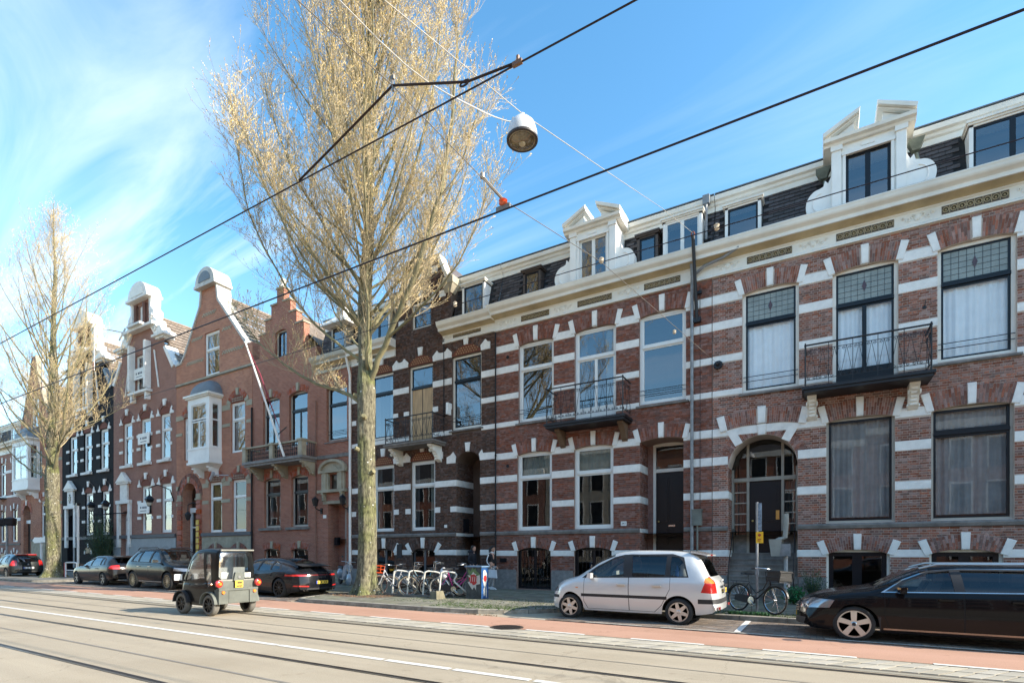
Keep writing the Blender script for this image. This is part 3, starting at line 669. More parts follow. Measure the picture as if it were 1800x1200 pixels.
def cornice(h, x0, x1, zf0, m=cream, Y=YF, zc=11.3, ztop=11.68, proj=.45, el=.0, er=.0, tiles=(), orns=()):
    prof_x(h, 'frieze', [(Y+.05,zf0),(Y-.09,zf0),(Y-.09,zf0+.05),(Y-.05,zf0+.09),(Y-.05,zc-.14),(Y-.08,zc-.12),(Y-.08,zc-.08),(Y+.05,zc-.08)], x0, x1, m)
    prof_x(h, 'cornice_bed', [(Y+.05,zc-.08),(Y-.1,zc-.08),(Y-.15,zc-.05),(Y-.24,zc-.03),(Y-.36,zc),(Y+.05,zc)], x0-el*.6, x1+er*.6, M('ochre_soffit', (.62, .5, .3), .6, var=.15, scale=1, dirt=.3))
    p = proj
    prof_x(h, 'cornice', [(Y+.05,zc),(Y-p+.04,zc),(Y-p+.03,zc+.1),(Y-p-.0,zc+.13)]+[(Y-p-.02-.1*math.sin(t*PI/12), zc+.15+.15*(1-math.cos(t*PI/12))) for t in range(1, 7)]+[(Y-p-.14,zc+.33),(Y-p-.14,ztop-zc+zc-.02),(Y-p-.1,ztop),(Y+.05,ztop)], x0-el, x1+er, m, smooth=30)
    part('gutter_lining', MB().box(x0-el, x1+er, Y-p-.09, Y+.1, ztop, ztop+.012), lead, h)
    for (a, b) in tiles:
        t = part('tile_panel', MB().box(a, b, Y-.062, Y-.04, zf0+.15, zf0+.37), M('tile_ground', (.1, .07, .04), .5), h)
        g = MB(); n = max(3, int((b-a)/.17)); w = (b-a)/n
        for i in range(n):
            c = a+w*(i+.5); g.lathe([(.075,0),(.075,-.012),(.055,-.012),(.055,0)][::-1], 10, (c, Y-.062, zf0+.26), axis='y')
            g.lathe([(.03,0),(.0,-.014)][::-1], 6, (c, Y-.062, zf0+.26), axis='y'); g.box(c+w/2-.008, c+w/2+.008, Y-.07, Y-.06, zf0+.16, zf0+.36)
        part('tile_relief', g, M('tile_buff', (.4, .31, .17), .5), t)
    for (a, b) in orns:
        g = MB(); xc, zc_ = (a+b)/2, zf0+.27; w = (b-a)/2
        for k in range(-3, 4):
            r_ = .07*(1-abs(k)*.1); scroll(g, (xc+k*w/3.6, zc_+(.03 if k % 2 else -.03)), r_, 1.4, Y-.06, 1 if k % 2 else -1, .016, 9, 1 if k % 2 else -1)
        g.lathe([(.09,0),(.06,-.03),(0,-.035)][::-1], 10, (xc, Y-.05, zc_), axis='y')
        part('stucco_ornament', g, m, h)
def mansard(h, X0, X1, Y=YF, z0=11.6, z1=13.3, y0=.15, y1=.62, holes=(), solo=150, m=slate, foc=0, fas=cream, zf=13.78, zback=31):
    g = MB(); g.add([(X0,Y+y0,z0),(X1,Y+y0,z0),(X1,Y+y1,z1),(X0,Y+y1,z1)], [(0,1,2,3)]); part('roof_slope', g, M('roof_felt', (.02, .02, .022), .9), h)
    rh = .135; rw = .3; n = int((z1-z0)/rh); recs = []
    for j in range(n+1):
        z = z0+j*rh; x = X0-(j % 2)*rw/2
        while x < X1:
            a, b = max(x, X0), min(x+rw, X1); x += rw
            if b-a < .05 or any(p < b-.02 and q > a+.02 and r < z+rh and s > z for (p, q, r, s) in holes): continue
            recs.append((a, b, z))
    recs = [r for r in recs if r[2]+rh <= z1+.1]; full = [r for r in recs if abs(r[1]-r[0]-rw) < 1e-6]; full.sort(key=lambda r: abs(r[0]-foc)); ss = set(full[:solo])
    sl = (y1-y0)/(z1-z0)
    def slt(g, a, b, z, oy=0):
        ya = Y+y0+(z-z0)*sl; yb = ya+rh*sl
        g.add([(a+.004,ya-.035,z),(b-.004,ya-.035,z),(b-.004,yb-.008,z+rh+.0),(a+.004,yb-.008,z+rh+.0),(a+.004,ya-.005,z),(b-.004,ya-.005,z)], [(0,1,2,3),(0,4,5,1)])
    g = MB()
    for r in recs:
        if r not in ss: slt(g, *r)
    if g.v: part('slates', g, m, h, kind='stuff')
    if ss:
        e = MB(); e.add([(.004,-.035,0),(rw-.004,-.035,0),(rw-.004,rh*sl-.008,rh),(.004,rh*sl-.008,rh),(.004,-.005,0),(rw-.004,-.005,0)], [(0,1,2,3),(0,4,5,1)])
        me = bpy.data.meshes.new('roof_slate'); me.from_pydata(e.v, [], e.f); me.materials.append(m)
        for (a, b, z) in full[:solo]: part('roof_slate', None, m, h, loc=(a, Y+y0+(z-z0)*sl, z), me=me)
    F = Y+y1
    prof_x(h, 'roof_fascia', [(F+.2,z1-.02),(F-.05,z1-.02),(F-.05,z1+.14),(F-.1,z1+.18),(F-.12,z1+.26),(F-.2,z1+.3),(F-.22,zf-.04),(F+.2,zf-.0)], X0, X1, fas)
    part('roof_edge', MB().box(X0, X1, F-.235, F+.3, zf, zf+.03), lead, h)
    g = MB(); g.add([(X0,F,zf+.01),(X1,F,zf+.01),(X1,zback,zf+.01),(X0,zback,zf+.01)], [(0,1,2,3)]); g.add([(X0,Y,z0),(X0,F,z1),(X0,F,zf),(X0,zback,zf),(X0,zback,z0)], [(4,3,2,1,0)]); g.add([(X1,Y,z0),(X1,F,z1),(X1,F,zf),(X1,zback,zf),(X1,zback,z0)], [(0,1,2,3,4)])
    part('flat_roof', g, lead, h)
def box_dormer(h, x0, x1, z0, z1, yf, yb, m=white, sash=winwhite, n=2, capm=cream, frame=True, blind=False):
    d = part('dormer', MB().box(x0, x0+.09, yf, yb, z0, z1).box(x1-.09, x1, yf, yb, z0, z1).box(x0, x1, yf, yb, z1-.1, z1).box(x0+.09, x1-.09, yf+.03, yf+.1, z0, z0+.05), m, h)
    part('dormer_cap', MB().box(x0-.07, x1+.07, yf-.09, yb, z1, z1+.06).box(x0-.04, x1+.04, yf-.05, yb, z1-.05, z1), capm, d)
    w = (x1-x0-.18)/n
    for i in range(n):
        a = x0+.09+w*i; b = a+w; g = MB().box(a, b, yf+.03, yf+.08, z0+.05, z0+.11).box(a, b, yf+.03, yf+.08, z1-.16, z1-.1).box(a, a+.06, yf+.03, yf+.08, z0+.11, z1-.16).box(b-.06, b, yf+.03, yf+.08, z0+.11, z1-.16)
        part('sash', g, sash, d); part('pane', MB().box(a+.06, b-.06, yf+.05, yf+.056, z0+.11, z1-.16), gl, d)
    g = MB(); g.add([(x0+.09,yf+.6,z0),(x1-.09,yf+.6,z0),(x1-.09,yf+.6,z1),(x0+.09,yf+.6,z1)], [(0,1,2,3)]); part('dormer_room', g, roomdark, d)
    return d
def volute_dormer(h, xc, yf, z0, sash, side=1, w=.9):
    """white gabled dormer with curled wings and a broken pediment"""
    m = white; zt = 13.52; ww = .5
    for s_ in (-1, 1):
        pts = [(w, z0)]
        for i in range(15): an = -PI/2+i/14*PI; pts.append((w+.3+.36*math.cos(an), 12.02+.44*math.sin(an)))
        pts += [(w+.2, 12.5), (w+.16, 12.66), (w+.08, 12.56), (w, 12.74)]
        pp = [(xc+s_*x, z) for x, z in pts]
        if s_ < 0: pp = pp[::-1]
        part('volute_wing', MB().prism(pp, yf, yf+.26), m, h, label='curled white wing of the dormer')
        part('wing_moulding', MB().tube([(xc+s_*(w+.26+.22*math.cos(t)), yf-.005, 12.05+.27*math.sin(t)) for t in [i*PI/8-PI/2 for i in range(9)]], .02, 5), m, h)
    d = part('dormer', MB().box(xc-w, xc-ww-.04, yf-.02, yf+1.1, z0, zt).box(xc+ww+.04, xc+w, yf-.02, yf+1.1, z0, zt).box(xc-ww-.04, xc+ww+.04, yf-.02, yf+1.1, 13.22, zt), m, h)
    for s_ in (-1, 1): part('pilaster', MB().box(xc+s_*(w-.13)-.115, xc+s_*(w-.13)+.115, yf-.08, yf-.02, z0, zt-.14).box(xc+s_*(w-.13)-.15, xc+s_*(w-.13)+.15, yf-.12, yf-.02, zt-.14, zt), m, d)
    part('architrave', MB().box(xc-ww-.14, xc+ww+.14, yf-.07, yf-.02, 13.2, 13.29).box(xc-ww-.11, xc-ww-.04, yf-.05, yf-.02, z0, 13.2).box(xc+ww+.04, xc+ww+.11, yf-.05, yf-.02, z0, 13.2), m, d)
    part('frieze_tablet', MB().box(xc-.16, xc+.16, yf-.05, yf-.02, 13.33, 13.43), m, d)
    for k in (0, 1):
        a = xc-ww-.03+k*(ww+.03); b = a+ww+.03; g = MB().box(a, b, yf+.05, yf+.1, z0, z0+.07).box(a, b, yf+.05, yf+.1, 13.15, 13.22).box(a, a+.065, yf+.05, yf+.1, z0+.07, 13.15).box(b-.065, b, yf+.05, yf+.1, z0+.07, 13.15)
        part('sash', g, sash, d); part('pane', MB().box(a+.06, b-.06, yf+.07, yf+.076, z0+.07, 13.16), gl, d)
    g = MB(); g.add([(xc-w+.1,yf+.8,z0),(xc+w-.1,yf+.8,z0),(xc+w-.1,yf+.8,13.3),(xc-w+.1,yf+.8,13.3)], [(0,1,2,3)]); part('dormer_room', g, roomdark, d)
    c = w+.2
    part('dormer_cornice', MB().xprism([(yf+1.1,zt),(yf-.12,zt),(yf-.15,zt+.06),(yf-.25,zt+.09),(yf-.27,zt+.18),(yf+1.1,zt+.18)][::-1], xc-c, xc+c), cream, d)
    for s_ in (-1, 1):
        zz = zt+.18
        def raking(t0, t1, y0, y1, e):
            q = [(xc+s_*(c+e), zz+t0), (xc+s_*.22, zz+.44+t0), (xc+s_*.2, zz+.44+t1), (xc+s_*(c+e+.02), zz+t1)]
            return MB().prism(q if s_ < 0 else q[::-1], y0, y1)
        part('broken_pediment', raking(.05, .17, yf-.3, yf+.7, .0), cream, d); part('pediment_moulding', raking(-.0, .05, yf-.2, yf+.6, -.04), cream, d)
        q = [(xc+s_*(c-.1), zz), (xc+s_*.34, zz), (xc+s_*.34, zz+.36)]
        part('pediment_field', MB().prism(q if s_ < 0 else q[::-1], yf-.06, yf+.5), white, d)
def pipe(h, x, y, z0, z1, m=zinc, r=.05, name='drain_pipe', jog=None):
    g = MB(); pth = [(x, y, z0), (x, y, z1)] if not jog else [(x, y, z0)]+jog
    g.tube(pth, r, 8)
    for k in range(int((z1-z0)/1.9)): g.lathe([(r+.012,0),(r+.012,.05)], 8, (x, y, z0+.9+k*1.9))
    return part(name, g, m, h, smooth=40)
# ---------------- the houses ----------------
ZB = [(9.83,10.12),(8.96,9.24),(7.87,8.1),(6.76,6.96),(5.43,5.7),(4.49,4.77),(3.38,3.62),(1.47,1.69)]
def entrance_steps(h, x0, x1, ztop, y0, y1, n, m=stone):
    for i in range(n):
        z0 = PZ+(ztop-PZ)*i/n; z1 = PZ+(ztop-PZ)*(i+1)/n; y = y0+(y1-y0)*i/n
        part('step', MB().box(x0, x1, y, y1+.25, z0, z1-.045).box(x0, x1, y-.025, y1+.25, z1-.045, z1), m, h)
def paneled_door(h, x0, x1, z0, z1, y, m=black, npan=2, label=None, slot=True):
    d = part('door', MB().box(x0, x1, y, y+.06, z0, z1), m, h, label=label)
    w = (x1-x0)/npan
    for i in range(npan):
        a = x0+w*i+.1; b = x0+w*(i+1)-.1
        for c, e in ((z0+.2, z0+.75), (z0+1.0, z1-.25)):
            part('door_panel', MB().box(a, b, y-.02, y, c, e).box(a+.05, b-.05, y-.035, y-.02, c+.05, e-.05), m, d)
    part('door_knob', MB().lathe([(0,-.07),(.03,-.06),(.03,-.04),(.012,-.03),(.012,0)], 10, (x0+.1, y, z0+1.05), axis='y'), M('brass', (.6, .42, .15), .3, metal=1), d)
    if slot: part('letter_slot', MB().box((x0+x1)/2-.12, (x0+x1)/2+.12, y-.03, y, z0+.86, z0+.92), M('chrome', (.6, .6, .6), .2, metal=1), d)
    return d
def text_obj(name, txt, size, loc, parent, m, rot=(PI/2, 0, 0), ext=.002, align='CENTER'):
    c = bpy.data.curves.new(name, 'FONT'); c.body = txt; c.size = size; c.extrude = ext; c.align_x = align; c.align_y = 'CENTER'; c.resolution_u = 2
    o = bpy.data.objects.new(name, c); COL.objects.link(o)
    dg = bpy.context.evaluated_depsgraph_get(); me = bpy.data.meshes.new_from_object(o.evaluated_get(dg)); bpy.data.objects.remove(o)
    me.materials.clear(); me.materials.append(m); me.transform(Matrix.Rotation(rot[2], 4, 'Z') @ Matrix.Rotation(rot[0], 4, 'X'))
    return part(name, None, m, parent, loc=loc, me=me)
GRP = 'terraced houses along the street'
# --- house 1 (right, rose brick)
def house1():
    X0, X1 = -3.06, 5.35
    h = thing('brick_house', ((X0+X1)/2, YF, 0), 'rose red banded brick house at the right with round arched entrance and black window frames', 'house', GRP); h['mort'] = 'mortar_light'
    ops = [opn(-2.14,-.53,6.78,9.95,.1), opn(.36,1.96,6.55,9.95,.1), opn(2.84,4.47,6.86,9.95,.1), opn(.2,1.88,2.5,5.52,.1), opn(2.7,4.42,2.5,5.52,.1),
           opn(.2,1.76,.3,1.56,.14), opn(2.66,4.2,.3,1.56,.14), opn(-2.58,-.56,PZ,4.42,.95,depth=.85)]
    g = MB(); wall_mb(g, X0, X1, 0, 11.9, YF, ops); part('wall', g, m1, h)
    shell(h, X0, X1, 11.9, m=m1)
    skip = [(a+.0, b-.0, X0, X1) for a, b in ZB]+[(2.33,2.46,X0,X1), (0,.85,X0,X1)]
    bricks(h, X0, X1, .85, 10.74, ops, skip, b1, solo=300, focus=(-1.2, 3.2))
    bands(h, X0, X1, ZB, ops)
    # reveal of the entrance: bricks on both jambs
    g = MB()
    for x, sgn in ((-2.58, 1), (-.56, -1)):
        z = .85
        r_ = 0
        while z < 4.4:
            y = YF+.02
            while y < YF+.8:
                l = .2 if r_ % 2 else .1
                g.box(min(x, x+sgn*.01), max(x, x+sgn*.01), y, min(y+l, YF+.84), z+.006, z+.062); y += l+.012
            z += .07; r_ += 1
    part('jamb_bricks', g, b1, h, kind='stuff')
    for x in (-2.58, -.56):
        for (a, b) in [(4.49,4.77-.3)]+[(3.38,3.62),(1.47,1.69)]:
            if b > a: part('stone_block', MB().box(min(x, x+(.025 if x < -1 else -.025)), max(x, x+(.025 if x < -1 else -.025)), YF-.028, YF+.84, a, b), band, h)
    for (a, b) in ((X0, -2.58), (-.56, X1)):
        part('string_course', MB().xprism([(YF+.02,2.31),(YF-.07,2.33),(YF-.09,2.42),(YF-.05,2.47),(YF+.02,2.49)][::-1], a, b), stone, h)
    for (a, b) in ((X0, -2.6), (-.54, .2), (1.76, 2.66), (4.2, X1)):
        part('plinth', MB().box(a, b, YF-.05, YF+.03, 0, .86), plinth, h)
    for xc, a, zs in ((-1.335,.8,9.95),(1.16,.8,9.95),(3.655,.815,9.95),(1.04,.84,5.52),(3.56,.86,5.52)): arch(h, xc, a, zs, .1, .5, b1)
    for xc, a in ((.98,.78),(3.43,.77)): arch(h, xc, a, 1.56, .14, .4, b1)
    arch(h, -1.57, 1.01, 4.42, .95, .34, b1, stones=('k',), key_h=0, sw=.2, proud=.02)
    arch(h, -1.57, 1.1, 5.6, .13, .47, b1, proud=.06, sw=.22, key_h=.06)
    for s_ in (-1, 1):     # splayed stones between the two arches
        q = [(-1.57+s_*.78, 5.06), (-1.57+s_*.56, 5.17), (-1.57+s_*.8, 5.63), (-1.57+s_*1.08, 5.6)]
        if s_ > 0: q = q[::-1]
        part('splayed_stone', MB().prism(q[::-1], YF-.045, YF+.04), band, h)
    window(h, -2.14,-.53,6.78,10.03, cream, black, zt=9.0, top='leaded', cur='white', sill=stone, rail=True, label='upper left window with white curtain and leaded top light')
    window(h, .36,1.96,6.55,10.03, cream, black, zt=8.98, top='leaded', mull=True, door=True, cur='white', label='black french window behind the balcony')
    window(h, 2.84,4.47,6.86,10.03, cream, black, zt=9.0, top='leaded', cur='white', sill=stone, rail=True, label='upper right window with white curtain and leaded top light')
    for a, b in ((.2,1.88),(2.7,4.42)): window(h, a, b, 2.5, 5.6, taupe, black, fw=.06, sw=.06, zt=4.9 if a > 2 else None, cur='grey', glass=gl_clear, label='large dark window with grey curtains')
    for a, b in ((.2,1.76),(2.66,4.2)): window(h, a, b, .3, 1.68, cream, black, fw=.06, sw=.12, mull=True, glass=gl_dark, label='low black cellar doors under a brick arch')
    # entrance
    Y = YF+.85; fr = part('door_frame', MB().box(-2.58,-2.5,Y-.05,Y+.08,1.6,4.42).box(-2.1,-2.02,Y-.06,Y+.08,1.6,5.3).box(-1.06,-.98,Y-.06,Y+.08,1.6,5.3).box(-.64,-.56,Y-.05,Y+.08,1.6,4.42).box(-2.5,-.64,Y-.07,Y+.08,4.0,4.12).box(-2.5,-2.1,Y-.05,Y+.06,1.6,2.2,1).box(-.98,-.64,Y-.05,Y+.06,1.6,2.2,1), [M('greige_paint', (.4, .37, .31), .5), plinth], h)
    for a, b in ((-2.5,-2.1),(-.98,-.64)):
        for i in range(5):
            z = 2.2+i*.36; part('sidelight_pane', MB().box(a+.02, b-.02, Y, Y+.01, z+.02, z+.34), gl_dark, fr); part('glazing_bar', MB().box(a, b, Y-.02, Y+.03, z+.34, z+.38), MATS['greige_paint'], fr)
        g = MB(); n = 12; g.add([(a+(b-a)*i/n, Y+.12+.02*math.sin(i*2), z) for i in range(n+1) for z in (2.2, 4.0)], [(2*i, 2*i+2, 2*i+3, 2*i+1) for i in range(n)]); part('lace_curtain', g, curtain_g, fr)
    part('fanlight', MB().box(-2.5,-.64,Y+.0,Y+.01,4.12,5.4), gl_dark, fr)
    paneled_door(h, -2.02, -1.06, 1.62, 4.0, Y+.01, npan=1, label='tall black front door', slot=False)
    part('door_plate', MB().box(-1.22,-1.12,Y-.03,Y+.01,2.7,3.0), M('brass', (.6, .42, .15), .3, metal=1), h)
    entrance_steps(h, -2.58, -.56, 1.6, YF-.55, YF+.75, 8)
    for x in (-2.5, -.66):
        part('iron_handrail', MB().tube([(x, YF-.5, .2), (x, YF-.5, 1.1), (x, YF+.6, 2.4), (x, YF+.6, 1.6)], .018, 6), iron, h)
    # cornice
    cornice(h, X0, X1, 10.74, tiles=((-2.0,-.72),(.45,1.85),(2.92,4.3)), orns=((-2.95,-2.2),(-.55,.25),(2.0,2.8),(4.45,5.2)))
    hl = [(-2.75,-1.55,11.6,13.1),(.2,2.2,11.6,13.4),(3.5,5.3,11.6,13.3)]
    mansard(h, X0, X1, holes=hl, solo=120, foc=2.4)
    volute_dormer(h, 1.22, YF-.3, 11.55, black)
    box_dormer(h, -2.68, -1.6, 11.65, 13.0, YF+.05, YF+.8, n=1, sash=black)
    box_dormer(h, 3.52, 5.3, 11.65, 13.2, YF+.05, YF+.8, n=2, sash=black)
    # rain water boxes beside the dormer
    for x in (.12, 2.38): part('rain_hopper', MB().hexa([(x-.08,YF+.1,13.0),(x+.08,YF+.1,13.0),(x+.08,YF+.28,13.0),(x-.08,YF+.28,13.0),(x-.2,YF+.0,13.28),(x+.2,YF+.0,13.28),(x+.2,YF+.3,13.28),(x-.2,YF+.3,13.28)]).tube([(x+.02,YF+.2,12.95),(x+.05,YF+.1,12.7),(x+.06,YF+.1,12.3)], .04, 6), M('mossy_zinc', (.16, .18, .14), .6, var=.3), h)
    iron_balcony(h, -.38, 2.62, 6.44, 7.66, YF-.9, YF, label='black iron balcony with scrolled railing on carved consoles')
    for x in (-.18, 2.28): bracket(h, x, .24, YF-.5, YF, 5.62, 6.28, cream, name='carved_console')
    part('wall_anchor', MB().lathe([(.05,-.04),(.05,0)], 8, (2.55, YF, 8.45), axis='y').tube([(2.55,YF-.04,8.45),(2.57,YF-.06,8.62)], .012, 5), iron, h)
    return h
h1 = house1()
# --- house 2
def house2():
    X0, X1 = -11.58, -3.08
    h = thing('brick_house', ((X0+X1)/2, YF, 0), 'dark red banded brick house with white windows and black iron balcony behind the silver car', 'house', GRP); h['mort'] = 'mortar_brown'
    up = [(-10.5,-8.92),(-8.04,-6.4),(-5.54,-3.92)]; lo = [(-10.56,-9.0),(-8.06,-6.5)]
    ops = [opn(*up[0],6.86,9.95,.1), opn(*up[1],6.55,9.95,.1), opn(*up[2],6.86,9.95,.1), opn(*lo[0],2.5,5.55,.1), opn(*lo[1],2.5,5.55,.1), opn(-10.56,-9.05,.16,1.68,.13), opn(-8.06,-6.56,.16,1.68,.13), opn(-5.52,-4.0,PZ,5.52,.1,depth=1.0)]
    g = MB(); wall_mb(g, X0, X1, 0, 11.9, YF, ops); part('wall', g, m2, h); shell(h, X0, X1, 11.9, m=m2)
    skip = [(a, b, X0, X1) for a, b in ZB]+[(2.33,2.46,X0,X1),(0,.85,X0,X1)]
    bricks(h, X0, X1, .85, 10.74, ops, skip, b2, solo=300, focus=(-5.9, 3.5), gap=(.006, .014), proud=.016)
    bands(h, X0, X1, ZB, ops)
    g = MB(); r_ = 0; z = .85
    while z < 5.5:
        y = YF+.02
        while y < YF+.95:
            l = .2 if r_ % 2 else .1; g.box(-5.522, -5.51, y, min(y+l, YF+.98), z+.006, z+.062); g.box(-4.01, -3.998, y, min(y+l, YF+.98), z+.006, z+.062); y += l+.008
        z += .07; r_ += 1
    part('jamb_bricks', g, b2, h, kind='stuff')
    for (a, b) in ZB[4:]:
        if b < 5.55: part('stone_block', MB().box(-5.524,-5.5,YF+.0,YF+.98,a,b), band, h)
    part('stone_block', MB().box(-5.524,-5.5,YF+.0,YF+.98,2.33,2.47), band, h)
    for (a, b) in ((X0, -5.54), (-3.98, X1)): part('string_course', MB().xprism([(YF+.02,2.31),(YF-.07,2.33),(YF-.09,2.42),(YF-.05,2.47),(YF+.02,2.49)][::-1], a, b), stone, h)
    for (a, b) in ((X0,-10.6),(-9.0,-8.1),(-6.5,-5.56),(-3.96,X1)): part('plinth', MB().box(a, b, YF-.05, YF+.03, 0, .92), plinth, h)
    for (a, b) in up: arch(h, (a+b)/2, (b-a)/2+.02, 9.95, .1, .5, b2, tb=.068)
    for (a, b) in lo+[(-5.52,-4.0)]: arch(h, (a+b)/2, (b-a)/2+.02, 5.53, .1, .46, b2, tb=.068)
    for (a, b) in ((-10.56,-9.05),(-8.06,-6.56)): arch(h, (a+b)/2, (b-a)/2, 1.68, .13, .36, b2, tb=.068)
    window(h, *up[0], 6.86, 10.02, winwhite, winwhite, zt=9.0, sill=stone, rail=True, cur='none', label='upper left white window reflecting bare branches')
    window(h, *up[1], 6.55, 10.02, winwhite, winwhite, zt=8.95, mull=True, door=True, cur='sides', label='white french window behind the balcony')
    window(h, *up[2], 6.86, 10.02, winwhite, winwhite, zt=8.92, sill=stone, rail=True, cur='none', label='upper right white window with two lights', top='same')
    for (a, b) in lo: window(h, a, b, 2.5, 5.62, winwhite, winwhite, zt=4.62, cur='topnet', glass=gl_dark, fw=.1, label='tall white window with a pale blind in its top light')
    for (a, b) in ((-10.56,-9.05),(-8.06,-6.56)):
        w = window(h, a, b, .16, 1.8, black, black, fw=.04, sw=.06, mull=True, glass=gl_dark, label='dark cellar window with thin vertical bars')
        g = MB()
        for i in range(1, 9): x = a+(b-a)*i/9; g.tube([(x, YF+.03, .16), (x, YF+.03, 1.78)], .008, 4)
        g.tube([(a, YF+.03, .6), (b, YF+.03, .6)], .01, 4); part('window_bars', g, iron, w)
    Y = YF+1.0
    part('door_frame', MB().box(-5.3,-5.2,Y-.05,Y+.08,1.7,5.6).box(-4.06,-3.98,Y-.05,Y+.08,1.7,5.6).box(-5.2,-4.06,Y-.06,Y+.08,4.55,4.68).box(-5.2,-4.06,Y-.05,Y+.08,5.5,5.62).box(-5.52,-5.3,Y-.02,Y+.1,1.7,5.6,1), [cream, b2], h)
    part('fanlight', MB().box(-5.2,-4.06,Y,Y+.01,4.68,5.5), gl_dark, h)
    paneled_door(h, -5.2, -4.06, 1.7, 4.55, Y+.0, label='black double leaf front door with raised panels')
    entrance_steps(h, -5.52, -4.0, 1.7, YF+.02, YF+.9, 8)
    cornice(h, X0-.02, X1+.02, 10.74, tiles=((-10.35,-9.1),(-7.9,-6.55),(-5.35,-4.1)), orns=((-11.5,-10.6),(-8.9,-8.1),(-6.35,-5.5)), el=.12)
    mansard(h, X0, X1, holes=[(-10.4,-9.5,11.5,13.1),(-8.2,-6.2,11.5,13.4),(-5.7,-4.85,11.5,13.1),(-4.75,-3.35,11.5,13.3)], solo=60, foc=-9)
    volute_dormer(h, -7.18, YF-.3, 11.55, winwhite)
    for a, b in ((-10.35,-9.55),(-5.65,-4.9)): box_dormer(h, a, b, 11.65, 12.95, YF+.1, YF+.7, n=1, m=M('dark_wood', (.08, .06, .05), .6), sash=black, capm=MATS['dark_wood'])
    box_dormer(h, -4.7, -3.4, 11.65, 13.15, YF+.0, YF+.7, n=2)
    iron_balcony(h, -8.84, -5.82, 6.4, 7.7, YF-.9, YF, label='black iron balcony with scrolled railing on dark wooden consoles')
    for x in (-8.5, -6.05): bracket(h, x, .2, YF-.6, YF, 5.62, 6.24, M('brown_wood', (.16, .1, .06), .6, dirt=.3), carved=False)
    p = part('number_plate', MB().box(-6.21,-6.0,YF-.03,YF-.018,2.58,2.74), white, h); text_obj('house_number', '341', .12, (-6.105, YF-.032, 2.66), h, black)
    part('air_vent', MB().lathe([(.07,-.02),(.07,0)], 10, (-11.0, YF-.012, 9.6), axis='y').lathe([(.07,-.02),(.07,0)], 10, (-11.0, YF-.012, 5.15), axis='y').box(-11.35,-11.05,YF-.07,YF,1.22,1.38), black, h)
    pipe(h, -3.7, YF-.12, .1, 11.3, r=.055, jog=[(-3.7,YF-.12,10.6),(-3.68,YF-.15,10.9),(-3.7,YF-.3,11.5)])
    pipe(h, -11.55, YF-.08, .9, 10.7, m=MATS['roof_felt'], r=.03)
    g = MB().tube([(-3.68,YF-.14,10.9),(-3.3,YF-.2,11.12),(-2.7,YF-.27,11.2),(-2.2,YF-.38,11.36)], .05, 8); part('branch_pipe', g, zinc, h, smooth=40)
    for x in (-3.4, -2.95): pass
    part('roof_hopper', MB().box(-3.42,-3.2,YF+.2,YF+.4,13.45,13.75).tube([(-3.3,YF+.25,13.45),(-3.3,YF+.2,12.2)], .045, 6), zinc, h)
    g = MB(); g.box(-3.68,-3.38,YF-.2,YF-.03,2.52,3.02); g.box(-3.7,-3.36,YF-.22,YF-.02,3.02,3.06); g.tube([(-3.53,YF-.1,2.52),(-3.53,YF-.1,.1)], .035, 6)
    part('meter_box', g, M('grey_green_metal', (.2, .21, .18), .6, var=.2), h)
    g = MB().tube([(-3.45,YF-.04,3.05),(-3.45,YF-.04,10.6)], .008, 4); part('cable', g, iron, h)
    return h
h2 = house2()
